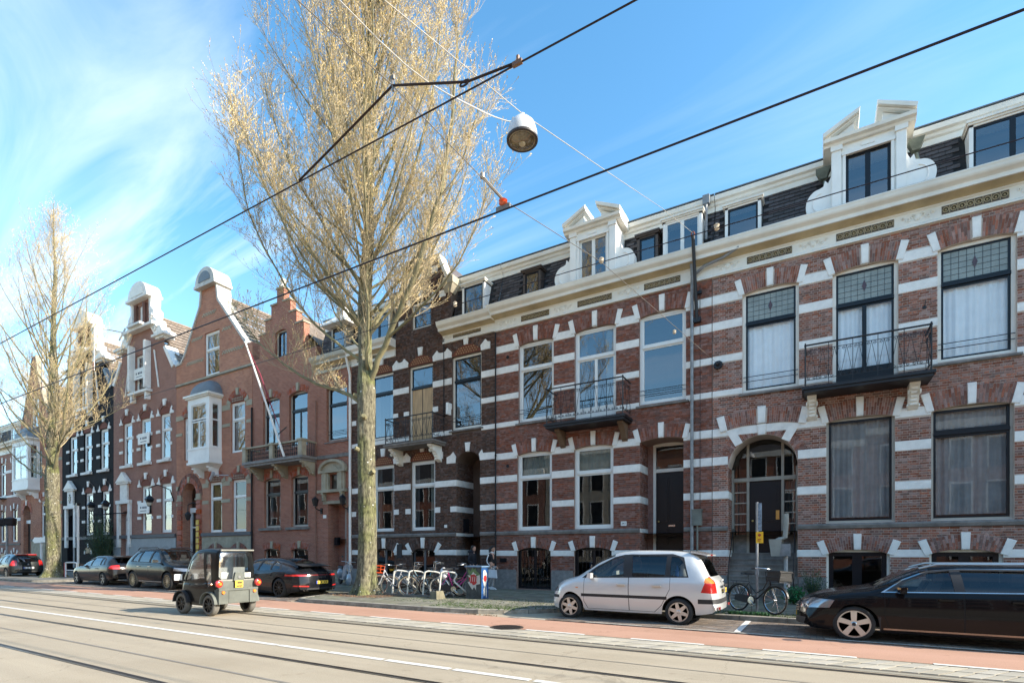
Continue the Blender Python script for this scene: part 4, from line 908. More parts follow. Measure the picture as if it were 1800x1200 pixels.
# --- house 3 (brown, with brick gable)
def house3():
    X0, X1 = -20.0, -11.6
    h = thing('brick_house', ((X0+X1)/2, YF, 0), 'dark brown brick house with brick dormer gable and boarded balcony door behind the bicycle rack', 'house', GRP); h['mort'] = 'mortar_dark'
    up = [(-18.72,-17.26,6.98), (-16.3,-14.9,6.5), (-13.85,-12.3,6.92)]; lo = [(-18.56,-17.22),(-16.2,-14.78)]
    Yc = YF-.09
    ops = [opn(a,b,z,10.12) for a,b,z in up]+[opn(a,b,2.6,5.76) for a,b in lo]+[opn(-18.5,-17.2,.5,1.62,.22),opn(-16.15,-14.78,.5,1.62,.22),opn(-13.62,-12.36,PZ,5.55,.4,depth=1.3)]
    prof = [(X0,11.7),(-17.1,11.7),(-17.1,13.7),(-16.9,13.75),(-16.62,14.75),(-14.55,14.75),(-14.05,13.75),(-13.95,13.7),(-13.95,11.7),(X1,11.7)]
    ops.append(opn(-16.15,-15.0,11.8,12.95,.18))
    g = MB(); wall_mb(g, X0, X1, 0, prof, YF, ops); part('wall', g, m3, h); shell(h, X0, X1, 11.7, m=m3)
    g = MB(); n = 6; g.box(-17.1,-13.95,YF+.22,YF+.3,11.7,13.7); g.prism([(-17.1,13.7),(-16.62,14.75),(-14.55,14.75),(-13.95,13.7)][::-1], YF+.22, YF+.3); 
    g2 = MB(); g2.add([(-17.1,YF,11.7),(-17.1,YF+1.5,11.7),(-17.1,YF+1.5,13.7),(-17.1,YF,13.7)], [(0,1,2,3)]); g2.add([(-13.95,YF,11.7),(-13.95,YF+1.5,11.7),(-13.95,YF+1.5,13.7),(-13.95,YF,13.7)], [(3,2,1,0)]); part('gable_side', g2, m3, h)
    g = MB(); g.add([(-14.0,YF+.1,13.7),(-14.55,YF+.1,14.72),(-14.55,YF+3,14.72),(-14.0,YF+3,13.7)], [(0,1,2,3)]); g.add([(-17.1,YF+.1,13.7),(-16.62,YF+.1,14.72),(-16.62,YF+3,14.72),(-17.1,YF+3,13.7)], [(3,2,1,0)]); g.add([(-16.62,YF+.1,14.72),(-14.55,YF+.1,14.72),(-14.55,YF+3,14.72),(-16.62,YF+3,14.72)], [(0,1,2,3)]); part('gable_roof', g, slate, h)
    blk = [(7.87,8.1),(3.38,3.62)]
    zb = [(8.96,9.24),(7.87,8.1),(6.76,6.96),(4.5,4.77),(3.38,3.62),(1.5,1.73)]
    skip = [(a, b, X0, X1) for a, b in zb if (a, b) not in blk]+[(2.33,2.46,X0,X1),(0,.8,X0,X1)]
    bricks(h, X0, X1, .8, [(X0,10.75),(-17.15,10.75),(-17.1,10.75)]+prof[2:8]+[(-13.95,10.76),(-14.3,10.75),(X1,10.75)] if False else 10.75, ops, skip, b3, gap=(.006, .013), proud=.015)
    bricks(h, -17.1, -13.95, 10.76, prof[2:8], ops, [], b3, gap=(.006, .013), proud=.015)
    bands(h, X0, X1, zb, ops, blocks=blk)
    part('string_course', MB().xprism([(YF+.02,2.3),(YF-.07,2.33),(YF-.09,2.42),(YF-.05,2.47),(YF+.02,2.49)][::-1], X0, -13.64), stone, h)
    part('string_course', MB().xprism([(YF+.02,2.3),(YF-.07,2.33),(YF-.09,2.42),(YF-.05,2.47),(YF+.02,2.49)][::-1], -12.34, X1), stone, h)
    for a, b in ((X0,-18.55),(-17.15,-16.2),(-14.74,-13.66),(-12.32,X1)): part('plinth', MB().box(a, b, YF-.05, YF+.03, 0, .82), plinth, h)
    # relieving arches with patterned tympanum and notched white impost stones
    def rel(xc, a, zs, T=.32, rise=.4, sides=(1, 1)):
        q = [(xc-a, zs)]+[(xc+a*math.cos(PI-PI*i/12), zs+rise*math.sin(PI*i/12)) for i in range(13)]+[(xc+a, zs)]
        t = part('tympanum', MB().prism(q[1:-1][::-1], YF-.02, YF+.02), M('red_tympanum', (.2, .06, .035), .85), h)
        g = MB()
        for r_ in range(3):
            for k in range(-4, 5):
                x = xc+(k+.5*(r_ % 2))*.13; z = zs+.07+r_*.1
                if abs(x-xc) < a*math.sqrt(max(0, 1-((z-zs+.03)/rise)**2))-.08: g.box(x-.03, x+.03, YF-.04, YF-.02, z-.02, z+.03)
        if g.v: part('tympanum_bricks', g, M('buff_brick', (.4, .25, .12), .85), t)
        arch(h, xc, a, zs, rise, T, b3, stones=('k',), sw=.2, key_h=.05, tb=.066, proud=.035)
        for s_, on in zip((-1, 1), sides):
            if not on: continue
            x = xc+s_*a; q = [(x-s_*.02, zs-.02), (x+s_*.42, zs-.02), (x+s_*.42, zs+.28), (x+s_*.3, zs+.3), (x+s_*.2, zs+.42), (x-s_*.05, zs+.2)]
            if s_ > 0: q = q[::-1]
            part('impost_stone', MB().prism(q, YF-.06, YF+.03), band, h)
    rel(-17.99, .76, 10.14); rel(-15.6, .76, 10.14); rel(-13.07, .8, 10.14)
    for x in (-16.8, -14.35): part('stone_band', MB().box(x-.12, x+.12, YF-.05, YF+.03, 10.12, 10.42), band, h)
    rel(-17.89, .7, 5.78); rel(-15.49, .74, 5.78); 
    arch(h, -12.99, .64, 5.55, .4, .32, b3, stones=('k',), tb=.066)
    for q in ([(-13.64,5.5),(-14.1,5.5),(-14.1,5.78),(-13.9,5.85),(-13.75,5.98),(-13.6,5.78)][::-1], [(-12.34,5.5),(X1,5.5),(X1,5.78),(-12.2,5.8),(-12.25,5.95),(-12.4,5.78)]):
        part('impost_stone', MB().prism(q[::-1], YF-.06, YF+.03), band, h)
    for a, b in ((-18.5,-17.2),(-16.15,-14.78)):
        arch(h, (a+b)/2, (b-a)/2, 1.62, .2, .45, b3, sw=.16, tb=.066, key_h=.02)
        window(h, a, b, .5, 1.82, black, M('grey_frame', (.12, .12, .13), .5), fw=.05, mull=True, glass=gl_dark, label='dark barred cellar window')
    window(h, *up[0][:2], 7.02, 10.12, cream, black, zt=9.2, cur='sides', label='upper left window with black sashes')
    window(h, *up[1][:2], 6.5, 10.12, cream, black, zt=9.12, mull=True, fill=oak, label='balcony door boarded up with plywood')
    window(h, *up[2][:2], 6.96, 10.12, cream, black, zt=9.05, sill=stone, rail=True, label='upper right window with black sashes')
    for a, b in lo: window(h, a, b, 2.62, 5.76, winwhite, winwhite, zt=4.66, cur='sides', glass=gl_dark, fw=.09, label='tall white sash window')
    window(h, -16.15, -15.0, 11.8, 13.0, white, black, mull=False, label='window in the brick gable')
    arch(h, -15.58, .6, 12.95, .18, .26, b3, stones=('l', 'k', 'r'), tb=.07)
    for q in ([(-16.9,13.55),(-16.55,13.5),(-16.0,13.95),(-16.05,14.2)],): part('gable_stone', MB().prism(q, YF-.12, YF), band, h)
    for x, z in ((-16.75,12.9),(-16.75,12.1),(-14.35,12.9),(-15.6,14.0),(-14.8,14.1)): part('stone_block', MB().box(x-.17, x+.17, YF-.03, YF+.02, z, z+.28), band, h)
    for q in ([(-13.9,13.66),(-14.06,13.8),(-14.5,14.82),(-14.62,14.78),(-14.15,13.66)],): part('gable_coping', MB().prism(q[::-1], YF-.1, YF+.4), cream, h)
    part('gable_coping', MB().box(-16.7,-14.5,YF-.08,YF+.35,14.75,14.84), stone, h)
    part('gable_kneeler', MB().box(-14.25,-13.7,YF-.16,YF+.5,13.35,13.66).hexa([(-14.2,YF-.05,13.0),(-13.9,YF-.05,13.0),(-13.9,YF+.3,13.0),(-14.2,YF+.3,13.0),(-14.25,YF-.14,13.35),(-13.72,YF-.14,13.35),(-13.72,YF+.4,13.35),(-14.25,YF+.4,13.35)]), tan, h)
    part('gable_kneeler', MB().box(-17.35,-16.95,YF-.12,YF+.4,13.5,13.72), stone, h)
    # entrance
    g = MB(); z = .85; r_ = 0
    while z < 5.5:
        y = YF+.02
        while y < YF+1.25: l = .2 if r_ % 2 else .1; g.box(-13.622, -13.608, y, min(y+l, YF+1.28), z+.006, z+.062); y += l+.008
        z += .07; r_ += 1
    part('jamb_bricks', g, b3, h, kind='stuff')
    for (a, b) in ((4.5,4.77),(3.38,3.62),(2.33,2.46),(1.5,1.73)): part('stone_block', MB().box(-13.624,-13.595,YF,YF+1.28,a,b), band, h)
    Y = YF+1.3
    part('door_frame', MB().box(-12.9,-12.78,Y-.05,Y+.1,.6,5.9).box(-12.78,-12.36,Y-.05,Y+.05,4.2,4.32), cream, h); part('porch_wall', MB().box(-13.62,-12.9,Y,Y+.1,.2,5.95), m3, h)
    paneled_door(h, -12.78, -12.36, .8, 4.2, Y+.02, npan=1, label='narrow black front door deep in the porch')
    entrance_steps(h, -13.6, -12.38, .8, YF-.1, YF+1.1, 4)
    part('nameplate', MB().box(-17.0,-16.7,YF-.06,YF-.03,1.35,2.0), iron, h); part('mailbox', MB().box(-13.6,-13.5,YF+.5,YF+.8,2.5,3.1), black, h)
    part('number_plate', MB().box(-14.25,-14.1,YF-.03,YF-.015,2.7,2.83), white, h)
    for a, b, t in ((X0,-17.12,((-19.6,-18.2),)),(-14.3,X1,((-13.75,-12.3),))): cornice(h, a, b, 10.78, zc=11.2, ztop=11.58, tiles=t, orns=((a+.1, a+.5),))
    hl = [(-18.95,-17.5,11.7,13.2),(-13.35,-12.1,11.7,13.2)]
    mansard(h, X0, -17.1, z0=11.6, holes=hl, solo=0, zback=31); mansard(h, -13.95, X1, z0=11.6, holes=hl, solo=0)
    g = MB(); g.add([(-17.1,YF+1,13.75),(-13.95,YF+1,13.75),(-13.95,31,13.75),(-17.1,31,13.75)], [(0,1,2,3)]); part('flat_roof', g, lead, h)
    box_dormer(h, -18.9, -17.5, 11.55, 13.1, YF+.0, YF+.7, n=2, sash=black); box_dormer(h, -13.3, -12.15, 11.55, 13.1, YF+.0, YF+.7, n=1, sash=black)
    iron_balcony(h, -16.97, -14.2, 6.46, 7.6, YF-.9, YF, slabm=stone, label='grey stone balcony with scrolled iron railing on carved consoles')
    for x in (-16.75, -14.5): bracket(h, x, .22, YF-.75, YF, 5.6, 6.3, cream, name='carved_console')
    pipe(h, -14.25, YF-.06, 6.9, 11.0, m=MATS['roof_felt'], r=.02)
    part('air_conditioner', MB().box(-13.95,-13.85,YF-.3,YF-.05,7.6,8.1), white, h)
    for q, w_ in (([(-15.2,14.6),(-15.9,13.7)], 0),): pass
    return h
h3 = house3()
# --- house 4 (red, step gable)
def house4():
    X0, X1 = -28.05, -20.02
    h = thing('brick_house', ((X0+X1)/2, YF, 0), 'red brick house with a stepped gable, stone balcony and flagpole', 'house', GRP)
    stp = [(X0,13.3),(-27.4,13.3),(-27.4,13.85),(-26.87,13.85),(-26.87,14.57),(-26.35,14.57),(-26.35,15.3),(-25.85,15.3),(-25.85,16.1),(-25.3,16.1),(-25.3,15.32),(-24.75,15.32),(-24.75,14.6),(-24.25,14.6),(-24.25,13.88),(-23.65,13.88),(-23.65,13.3),(-22.62,13.3),(-22.62,11.7),(X1,11.7)]
    stp[0] = (X0, 12.6); stp[1] = (-27.4, 12.6); stp[16] = (-23.65, 12.4); stp[17] = (-22.62, 12.4); stp[15] = (-23.65, 13.88)
    ops = [opn(-27.08,-25.62,7.3,10.05,.2), opn(-24.82,-23.32,7.3,10.05,.2), opn(-21.85,-20.36,7.3,9.95,.15), opn(-26.98,-25.55,3.0,5.6,.15), opn(-24.64,-23.26,3.0,5.6,.15), opn(-26.98,-25.55,.4,1.72,.12), opn(-24.64,-23.26,.4,1.72,.12), opn(-21.75,-20.4,PZ,4.22,depth=.7), opn(-26.0,-25.02,12.35,13.75,.1), opn(-21.6,-20.95,4.85,5.6)]
    g = MB(); wall_mb(g, X0, X1, 0, stp, YF, ops); part('wall', g, bk5, h); shell(h, X0, X1, 11.7, m=bk5)
    for (a, b), (c, d) in zip(stp, stp[1:]):
        if abs(b-d) < 1e-6 and b > 13: part('step_coping', MB().box(min(a,c)-.04, max(a,c)+.06, YF-.05, YF+.42, b, b+.09), tan, h)
    g = MB()
    for (a, b), (c, d) in zip(stp, stp[1:]):
        if abs(a-c) < 1e-6 and max(b, d) > 12: part('gable_edge', MB().box(a-.01 if d > b else a-.2, a+.2 if d > b else a+.01, YF+.02, YF+.38, min(b,d), max(b,d)), bk5, h)
    part('finial', MB().lathe([(.22,0),(.22,.12),(.12,.16),(.16,.3),(.22,.42),(.1,.55),(0,.6)], 10, (-25.58, YF+.18, 16.18)), cream, h, smooth=40)
    for a, b in ((-27.08,-25.62),(-24.82,-23.32)): arch(h, (a+b)/2, (b-a)/2, 10.05, .2, .34, arch5, tan, tb=.07, stones=('k',), key_h=.1)
    arch(h, -21.1, .745, 9.95, .15, .36, arch5, tan, stones=('k',), key_h=.06)
    for a, b in ((-26.98,-25.55),(-24.64,-23.26)): arch(h, (a+b)/2, (b-a)/2, 5.6, .15, .34, arch5, tan, stones=('k',), key_h=.1); arch(h, (a+b)/2, (b-a)/2, 1.72, .12, .34, arch5, tan, stones=('k',))
    for a, b in ((-27.08,-25.62),(-24.82,-23.32)): window(h, a, b, 7.3, 10.25, taupe, black, zt=9.25, mull=True, cur='dark', fw=.1, Y=YF+.14)
    window(h, -21.85,-20.36,7.3,10.1, taupe, black, zt=9.15, sill=stone, rail=True, cur='none', Y=YF+.14)
    for a, b in ((-26.98,-25.55),(-24.64,-23.26)):
        window(h, a, b, 3.0, 5.75, taupe, black, zt=4.85, cur='sides', glass=gl_dark, fw=.1, Y=YF+.14); part('sill', MB().box(a-.35, b+.12, YF-.12, YF+.05, 2.84, 2.98), stone, h)
        window(h, a, b, .4, 1.84, taupe, black, glass=gl_dark, fw=.06, Y=YF+.14)
    window(h, -26.0,-25.02,12.35,13.85, taupe, black, mull=True, Y=YF+.14)
    part('string_course', MB().box(-22.62, X1, YF-.07, YF+.02, 6.42, 6.6), stone, h)
    # stone balcony
    b = part('stone_balcony', MB().box(-27.5,-22.5,YF-1.0,YF,6.42,6.56).box(-27.42,-22.58,YF-.92,YF,6.3,6.42), plinth, h, label='stone balcony with iron panels between three stone posts')
    for x in (-27.35, -25.0, -22.68): part('balcony_post', MB().box(x-.15, x+.15, YF-.98, YF-.7, 6.56, 7.34).box(x-.19, x+.19, YF-1.02, YF-.66, 7.3, 7.4), tan, b)
    part('balcony_rail', MB().box(-27.5,-22.5,YF-.96,YF-.76,7.28,7.36).box(-22.78,-22.58,YF-.76,YF,7.28,7.36).box(-27.5,-27.3,YF-.76,YF,7.28,7.36), tan, b)
    for x0, x1 in ((-27.2,-25.15),(-24.85,-22.83)):
        g = MB(); n = 12
        for i in range(n):
            a = x0+(x1-x0)*(i+.5)/n; g.tube([(a, YF-.85, 6.56), (a, YF-.85, 7.28)], .012, 4)
            for zz in (6.7, 6.92, 7.14): scroll(g, (a, zz), .07, 1.2, YF-.86, 1 if i % 2 else -1, .012, 7)
        part('iron_panel', g, iron, b)
    g = MB(); 
    for i in range(6): g.tube([(-22.68, YF-.6+i*.11, 6.56), (-22.68, YF-.6+i*.11, 7.28)], .014, 4); scroll(g, (-22.68, 6.9), .05, 1, YF-.6+i*.11, 1, .01, 6)
    part('iron_panel', g, iron, b)
    for x in (-27.1, -25.0, -22.75): bracket(h, x, .22, YF-.85, YF, 5.62, 6.3, tan, name='stone_console')
    fp = part('flagpole', MB().tube([(-24.0, YF-.9, 6.6), (-25.35, 16.35, 12.3)], [.06, .04], 8).lathe([(.0,-.02),(.08,.03),(.07,.1),(0,.14)], 8, (-25.36, 16.35, 12.3)), white, h, label='long leaning white flagpole', smooth=40)
    part('furled_flag', MB().tube([(-24.05,17.55,7.6),(-24.5,17.2,9.2),(-24.9,16.85,10.8),(-25.25,16.45,12.0)], [.01,.028,.03,.018], 6), M('red_cloth', (.25, .03, .06), .8), fp)
    part('pole_arm', MB().tube([(-24.2,17.4,7.75),(-23.3,17.2,7.95)], .03, 5), iron, fp)
    # aedicule over the door
    a = part('aedicule', MB().box(-22.3,-20.3,YF-.24,YF+.02,4.66,4.8).box(-22.1,-21.6,YF-.12,YF+.02,4.8,5.66).box(-20.95,-20.45,YF-.12,YF+.02,4.8,5.66).box(-21.98,-21.72,YF-.17,YF-.12,4.8,5.66).box(-20.83,-20.57,YF-.17,YF-.12,4.8,5.66).box(-22.25,-20.3,YF-.22,YF+.02,5.66,5.78), tan, h, label='pale stone surround with arched pediment above the door')
    q = [(-21.28+.98*math.cos(PI*i/16), 5.78+.56*math.sin(PI*i/16)) for i in range(17)]; q2 = [(-21.28+.82*math.cos(PI*i/16), 5.78+.42*math.sin(PI*i/16)) for i in range(17)]
    g = MB()
    for i in range(16):
        c = [q2[i], q[i], q[i+1], q2[i+1]]; g.prism(c[::-1], YF-.22, YF)
    part('arched_pediment', g, tan, a); part('pediment_field', MB().prism(q2[::-1], YF-.08, YF), tan, a); part('relief', MB().prism([(-21.7,5.8),(-21.28,6.1),(-20.86,5.8)][::-1], YF-.12, YF-.08), tan, a)
    part('niche_pane', MB().box(-21.55,-21.0,YF+.08,YF+.1,4.88,5.58), gl_dark, a)
    for x in (-21.95, -20.6): bracket(h, x, .16, YF-.2, YF, 4.25, 4.66, tan, name='stone_console')
    Y = YF+.7; part('door_frame', MB().box(-21.2,-21.08,Y-.06,Y+.08,.6,4.22).box(-21.08,-20.4,Y-.06,Y+.08,3.5,3.6), taupe, h); part('porch_wall', MB().box(-21.75,-21.2,Y-.01,Y+.1,.2,4.22), bk5, h)
    paneled_door(h, -21.08,-20.4,.7,3.5,Y+.02,npan=1,label='narrow dark front door'); entrance_steps(h, -21.7,-20.42,.7,YF-.35,YF+.6,3, tan)
    part('porch_lintel', MB().box(-22.1,-20.42,YF-.02,YF+.7,4.1,4.25), tan, h)
    part('number_plate', MB().box(-22.08,-21.86,YF-.03,YF-.005,3.38,3.55), white, h)
    part('letter_box', MB().box(-21.62,-21.4,YF+.3,YF+.5,2.0,2.4), black, h)
    for x in (-22.2, -20.2): 
        l = part('wall_lantern', MB().lathe([(.1,0),(.17,.3),(.19,.32),(.1,.42),(.04,.46),(0,.52)], 6, (x, YF-.42, 3.98)).tube([(x,YF-.42,3.98),(x,YF-.38,3.85),(x,YF-.05,3.75)], .03, 5).box(x-.06,x+.06,YF-.06,YF,3.6,3.9), black, h, label='black wall lantern')
        part('lantern_glass', MB().lathe([(.095,.03),(.155,.28)], 6, (x, YF-.42, 3.98)), M('lantern_pane', (.5, .48, .4), .2), l)
    pipe(h, X1-.02+.0, YF-.1, .1, 10.7, m=white, r=.06, jog=[(X1-.02,YF-.1,10.4),(X1-.02,YF-.35,11.2)]); pipe(h, -22.6, YF-.06, .3, 9.5, m=M('copper_pipe', (.25, .12, .08), .6), r=.03); pipe(h, X0+.05, YF-.08, .3, 9.9, m=MATS['roof_felt'], r=.05)
    cornice(h, -22.6, X1, 10.84, m=M('grey_cream', (.55, .53, .45), .6, dirt=.15), zc=11.2, ztop=11.58, tiles=(), orns=(), proj=.38)
    t = part('tile_panel', MB().box(-22.3,-20.3,YF-.07,YF-.04,11.0,11.25), M('plum_tile', (.12, .06, .06), .5), h)
    g = MB()
    for i in range(11): x = -22.2+i*.18; g.prism([(x-.07,11.125),(x,11.02),(x+.07,11.125),(x,11.23)], YF-.085, YF-.07)
    part('tile_diamonds', g, M('tile_buff', (.4, .31, .17), .5), t)
    mansard(h, -22.62, X1, z0=11.6, holes=[(-21.5,-20.3,11.8,13.3)], solo=0)
    # hipped dormer with pointed spire roof
    d = box_dormer(h, -21.42,-20.4,11.9,13.05,YF-.05,YF+.9,n=1,sash=black,m=taupe,capm=taupe)
    g = MB(); e = .38; zz = 13.1; g.add([(-21.42-e,YF-.45,zz),(-20.4+e,YF-.45,zz),(-20.4+e,YF+1.0,zz),(-21.42-e,YF+1.0,zz),(-21.25,YF-.05,zz+.42),(-20.57,YF-.05,zz+.42),(-20.57,YF+.6,zz+.42),(-21.25,YF+.6,zz+.42)], [(0,3,2,1),(0,1,5,4),(1,2,6,5),(2,3,7,6),(3,0,4,7)]); g.box(-21.42-e,-20.4+e,YF-.45,YF+1.0,zz-.08,zz)
    g.add([(-21.25,YF-.05,zz+.42),(-20.57,YF-.05,zz+.42),(-20.57,YF+.6,zz+.42),(-21.25,YF+.6,zz+.42),(-20.98,YF+.2,14.5),(-20.84,YF+.2,14.5),(-20.84,YF+.34,14.5),(-20.98,YF+.34,14.5)], [(0,1,5,4),(1,2,6,5),(2,3,7,6),(3,0,4,7),(4,5,6,7)]); part('spire_roof', g, white, d)
    g = MB(); rz = 15.2; g.add([(-25.58,YF+.3,rz),(-25.58,31,rz),(-28.05,31,12.4),(-28.05,YF+.3,12.4)], [(0,1,2,3)]); g.add([(-25.58,YF+.3,rz),(-25.58,31,rz),(-22.62,31,12.4),(-22.62,YF+.3,12.4)], [(3,2,1,0)]); part('roof_slope', g, tile_roof, h)
    g = MB(); g.add([(-28.05,YF+.3,11.7),(-22.62,YF+.3,11.7),(-22.62,31,11.7),(-28.05,31,11.7)], [(0,1,2,3)]); part('attic_floor', g, roomdark, h)
    return h
h4 = house4()
def gable_coping(h, pts, m, th=.16, y0=None, y1=None, name='gable_coping'):
    y0 = YF-.08 if y0 is None else y0; y1 = YF+.55 if y1 is None else y1
    for (a, b) in zip(pts, pts[1:]):
        d = Vector((b[0]-a[0], b[1]-a[1])); L_ = d.length
        if L_ < .05: continue
        n = Vector((-d.y, d.x))/L_*th
        q = [a, b, (b[0]+n.x, b[1]+n.y), (a[0]+n.x, a[1]+n.y)]
        part(name, MB().prism(q[::-1] if True else q, y0, y1), m, h)
def tiled_roof(h, X0, X1, xr, zr, ze, y0=YF+.3, y1=31, m=tile_roof, detail=True):
    g = MB(); n = int((y1-y0)/.25)
    for sx, xe in ((-1, X0), (1, X1)):
        L_ = 14
        for j in range(L_):
            a, b = j/L_, (j+1)/L_
            for i in range(n if detail and sx > 0 else 1):
                ya = y0+(y1-y0)*i/(n if detail and sx > 0 else 1); yb = y0+(y1-y0)*(i+1)/(n if detail and sx > 0 else 1)
                xa, za = xr+(xe-xr)*a, zr+(ze-zr)*a+.05; xb, zb = xr+(xe-xr)*b, zr+(ze-zr)*b+.09
                ym = (ya+yb)/2
                q = [(xa,ya,za),(xa,ym,za+.05),(xa,yb,za),(xb,yb,zb),(xb,ym,zb+.05),(xb,ya,zb)]
                g.add(q, [(0,1,4,5),(1,2,3,4)] if sx < 0 else [(5,4,1,0),(4,3,2,1)])
    part('roof_tiles', g, m, h, kind='stuff')
    part('ridge', MB().tube([(xr, y0, zr+.08), (xr, y1, zr+.08)], .12, 6), m, h)
def bay_window(h, x0, x1, z0, z1, yf, zd, zsplit):
    b = part('bay_window', MB().box(x0, x1, yf, YF, z0, z0+.95).box(x0, x1, yf, YF, z1-.45, z1).box(x0, x0+.34, yf, yf+.2, z0+.95, z1-.45).box(x1-.34, x1, yf, yf+.2, z0+.95, z1-.45).box(x0, x0+.15, YF-.2, YF, z0+.95, z1-.45).box(x1-.15, x1, YF-.2, YF, z0+.95, z1-.45), white, h, label='white bay window with a curved lead roof')
    a, c = x0+.34, x1-.34
    for k, (p, q, r, s) in enumerate([(a,c,zsplit+.05,z1-.45),(a,(a+c)/2,z0+.95,zsplit-.02),((a+c)/2,c,z0+.95,zsplit-.02)]):
        part('sash', MB().box(p,q,yf+.05,yf+.1,r,r+.08).box(p,q,yf+.05,yf+.1,s-.07,s).box(p,p+.07,yf+.05,yf+.1,r+.08,s-.07).box(q-.07,q,yf+.05,yf+.1,r+.08,s-.07), winwhite, b); part('pane', MB().box(p+.06,q-.06,yf+.07,yf+.076,r+.07,s-.06), gl, b)
    part('side_sash', MB().box(x1-.1,x1-.04,yf+.2,YF-.2,z0+.95,z0+1.03).box(x1-.1,x1-.04,yf+.2,YF-.2,zsplit-.05,zsplit+.04).box(x1-.1,x1-.04,yf+.2,YF-.2,z1-.53,z1-.45), winwhite, b); part('side_pane', MB().box(x1-.075,x1-.07,yf+.2,YF-.2,z0+1.03,z1-.53), gl, b); part('side_pane', MB().box(x0+.07,x0+.075,yf+.2,YF-.2,z0+1.03,z1-.53), gl, b)
    part('bay_base', MB().box(x0-.06,x1+.06,yf-.06,YF,z0-.02,z0+.12).box(x0-.03,x1+.03,yf-.03,YF,z0+.85,z0+.93).hexa([(x0+.3,YF-.1,z0-.3),(x1-.3,YF-.1,z0-.3),(x1-.3,YF,z0-.3),(x0+.3,YF,z0-.3),(x0,yf,z0-.02),(x1,yf,z0-.02),(x1,YF,z0-.02),(x0,YF,z0-.02)]), white, b)
    part('bay_cornice', MB().box(x0-.2,x1+.2,yf-.2,YF,z1,z1+.12).box(x0-.12,x1+.12,yf-.12,YF,z1-.08,z1), cream, b)
    g = MB(); vs = []; n = 10; m_ = 14
    xc = (x0+x1)/2; w = (x1-x0)/2+.1; d = YF-yf+.1
    for j in range(n+1):
        t = j/n*PI/2
        for i in range(m_+1):
            s_ = i/m_*PI; k = math.cos(t); ux = math.cos(s_); uy = math.sin(s_); e = .55
            px = math.copysign(abs(ux)**e, ux); py = abs(uy)**e; vs.append((xc-w*px*k, YF-d*py*k, z1+.12+(zd-z1-.12)*math.sin(t)))
    g.add(vs, [(j*(m_+1)+i, (j+1)*(m_+1)+i, (j+1)*(m_+1)+i+1, j*(m_+1)+i+1) for j in range(n) for i in range(m_)][::1]); part('bay_roof', g, lead, b, smooth=50)
    for x in (x0+.35, x1-.35): bracket(h, x, .16, yf+.08, YF, z0-.75, z0-.2, white, carved=True)
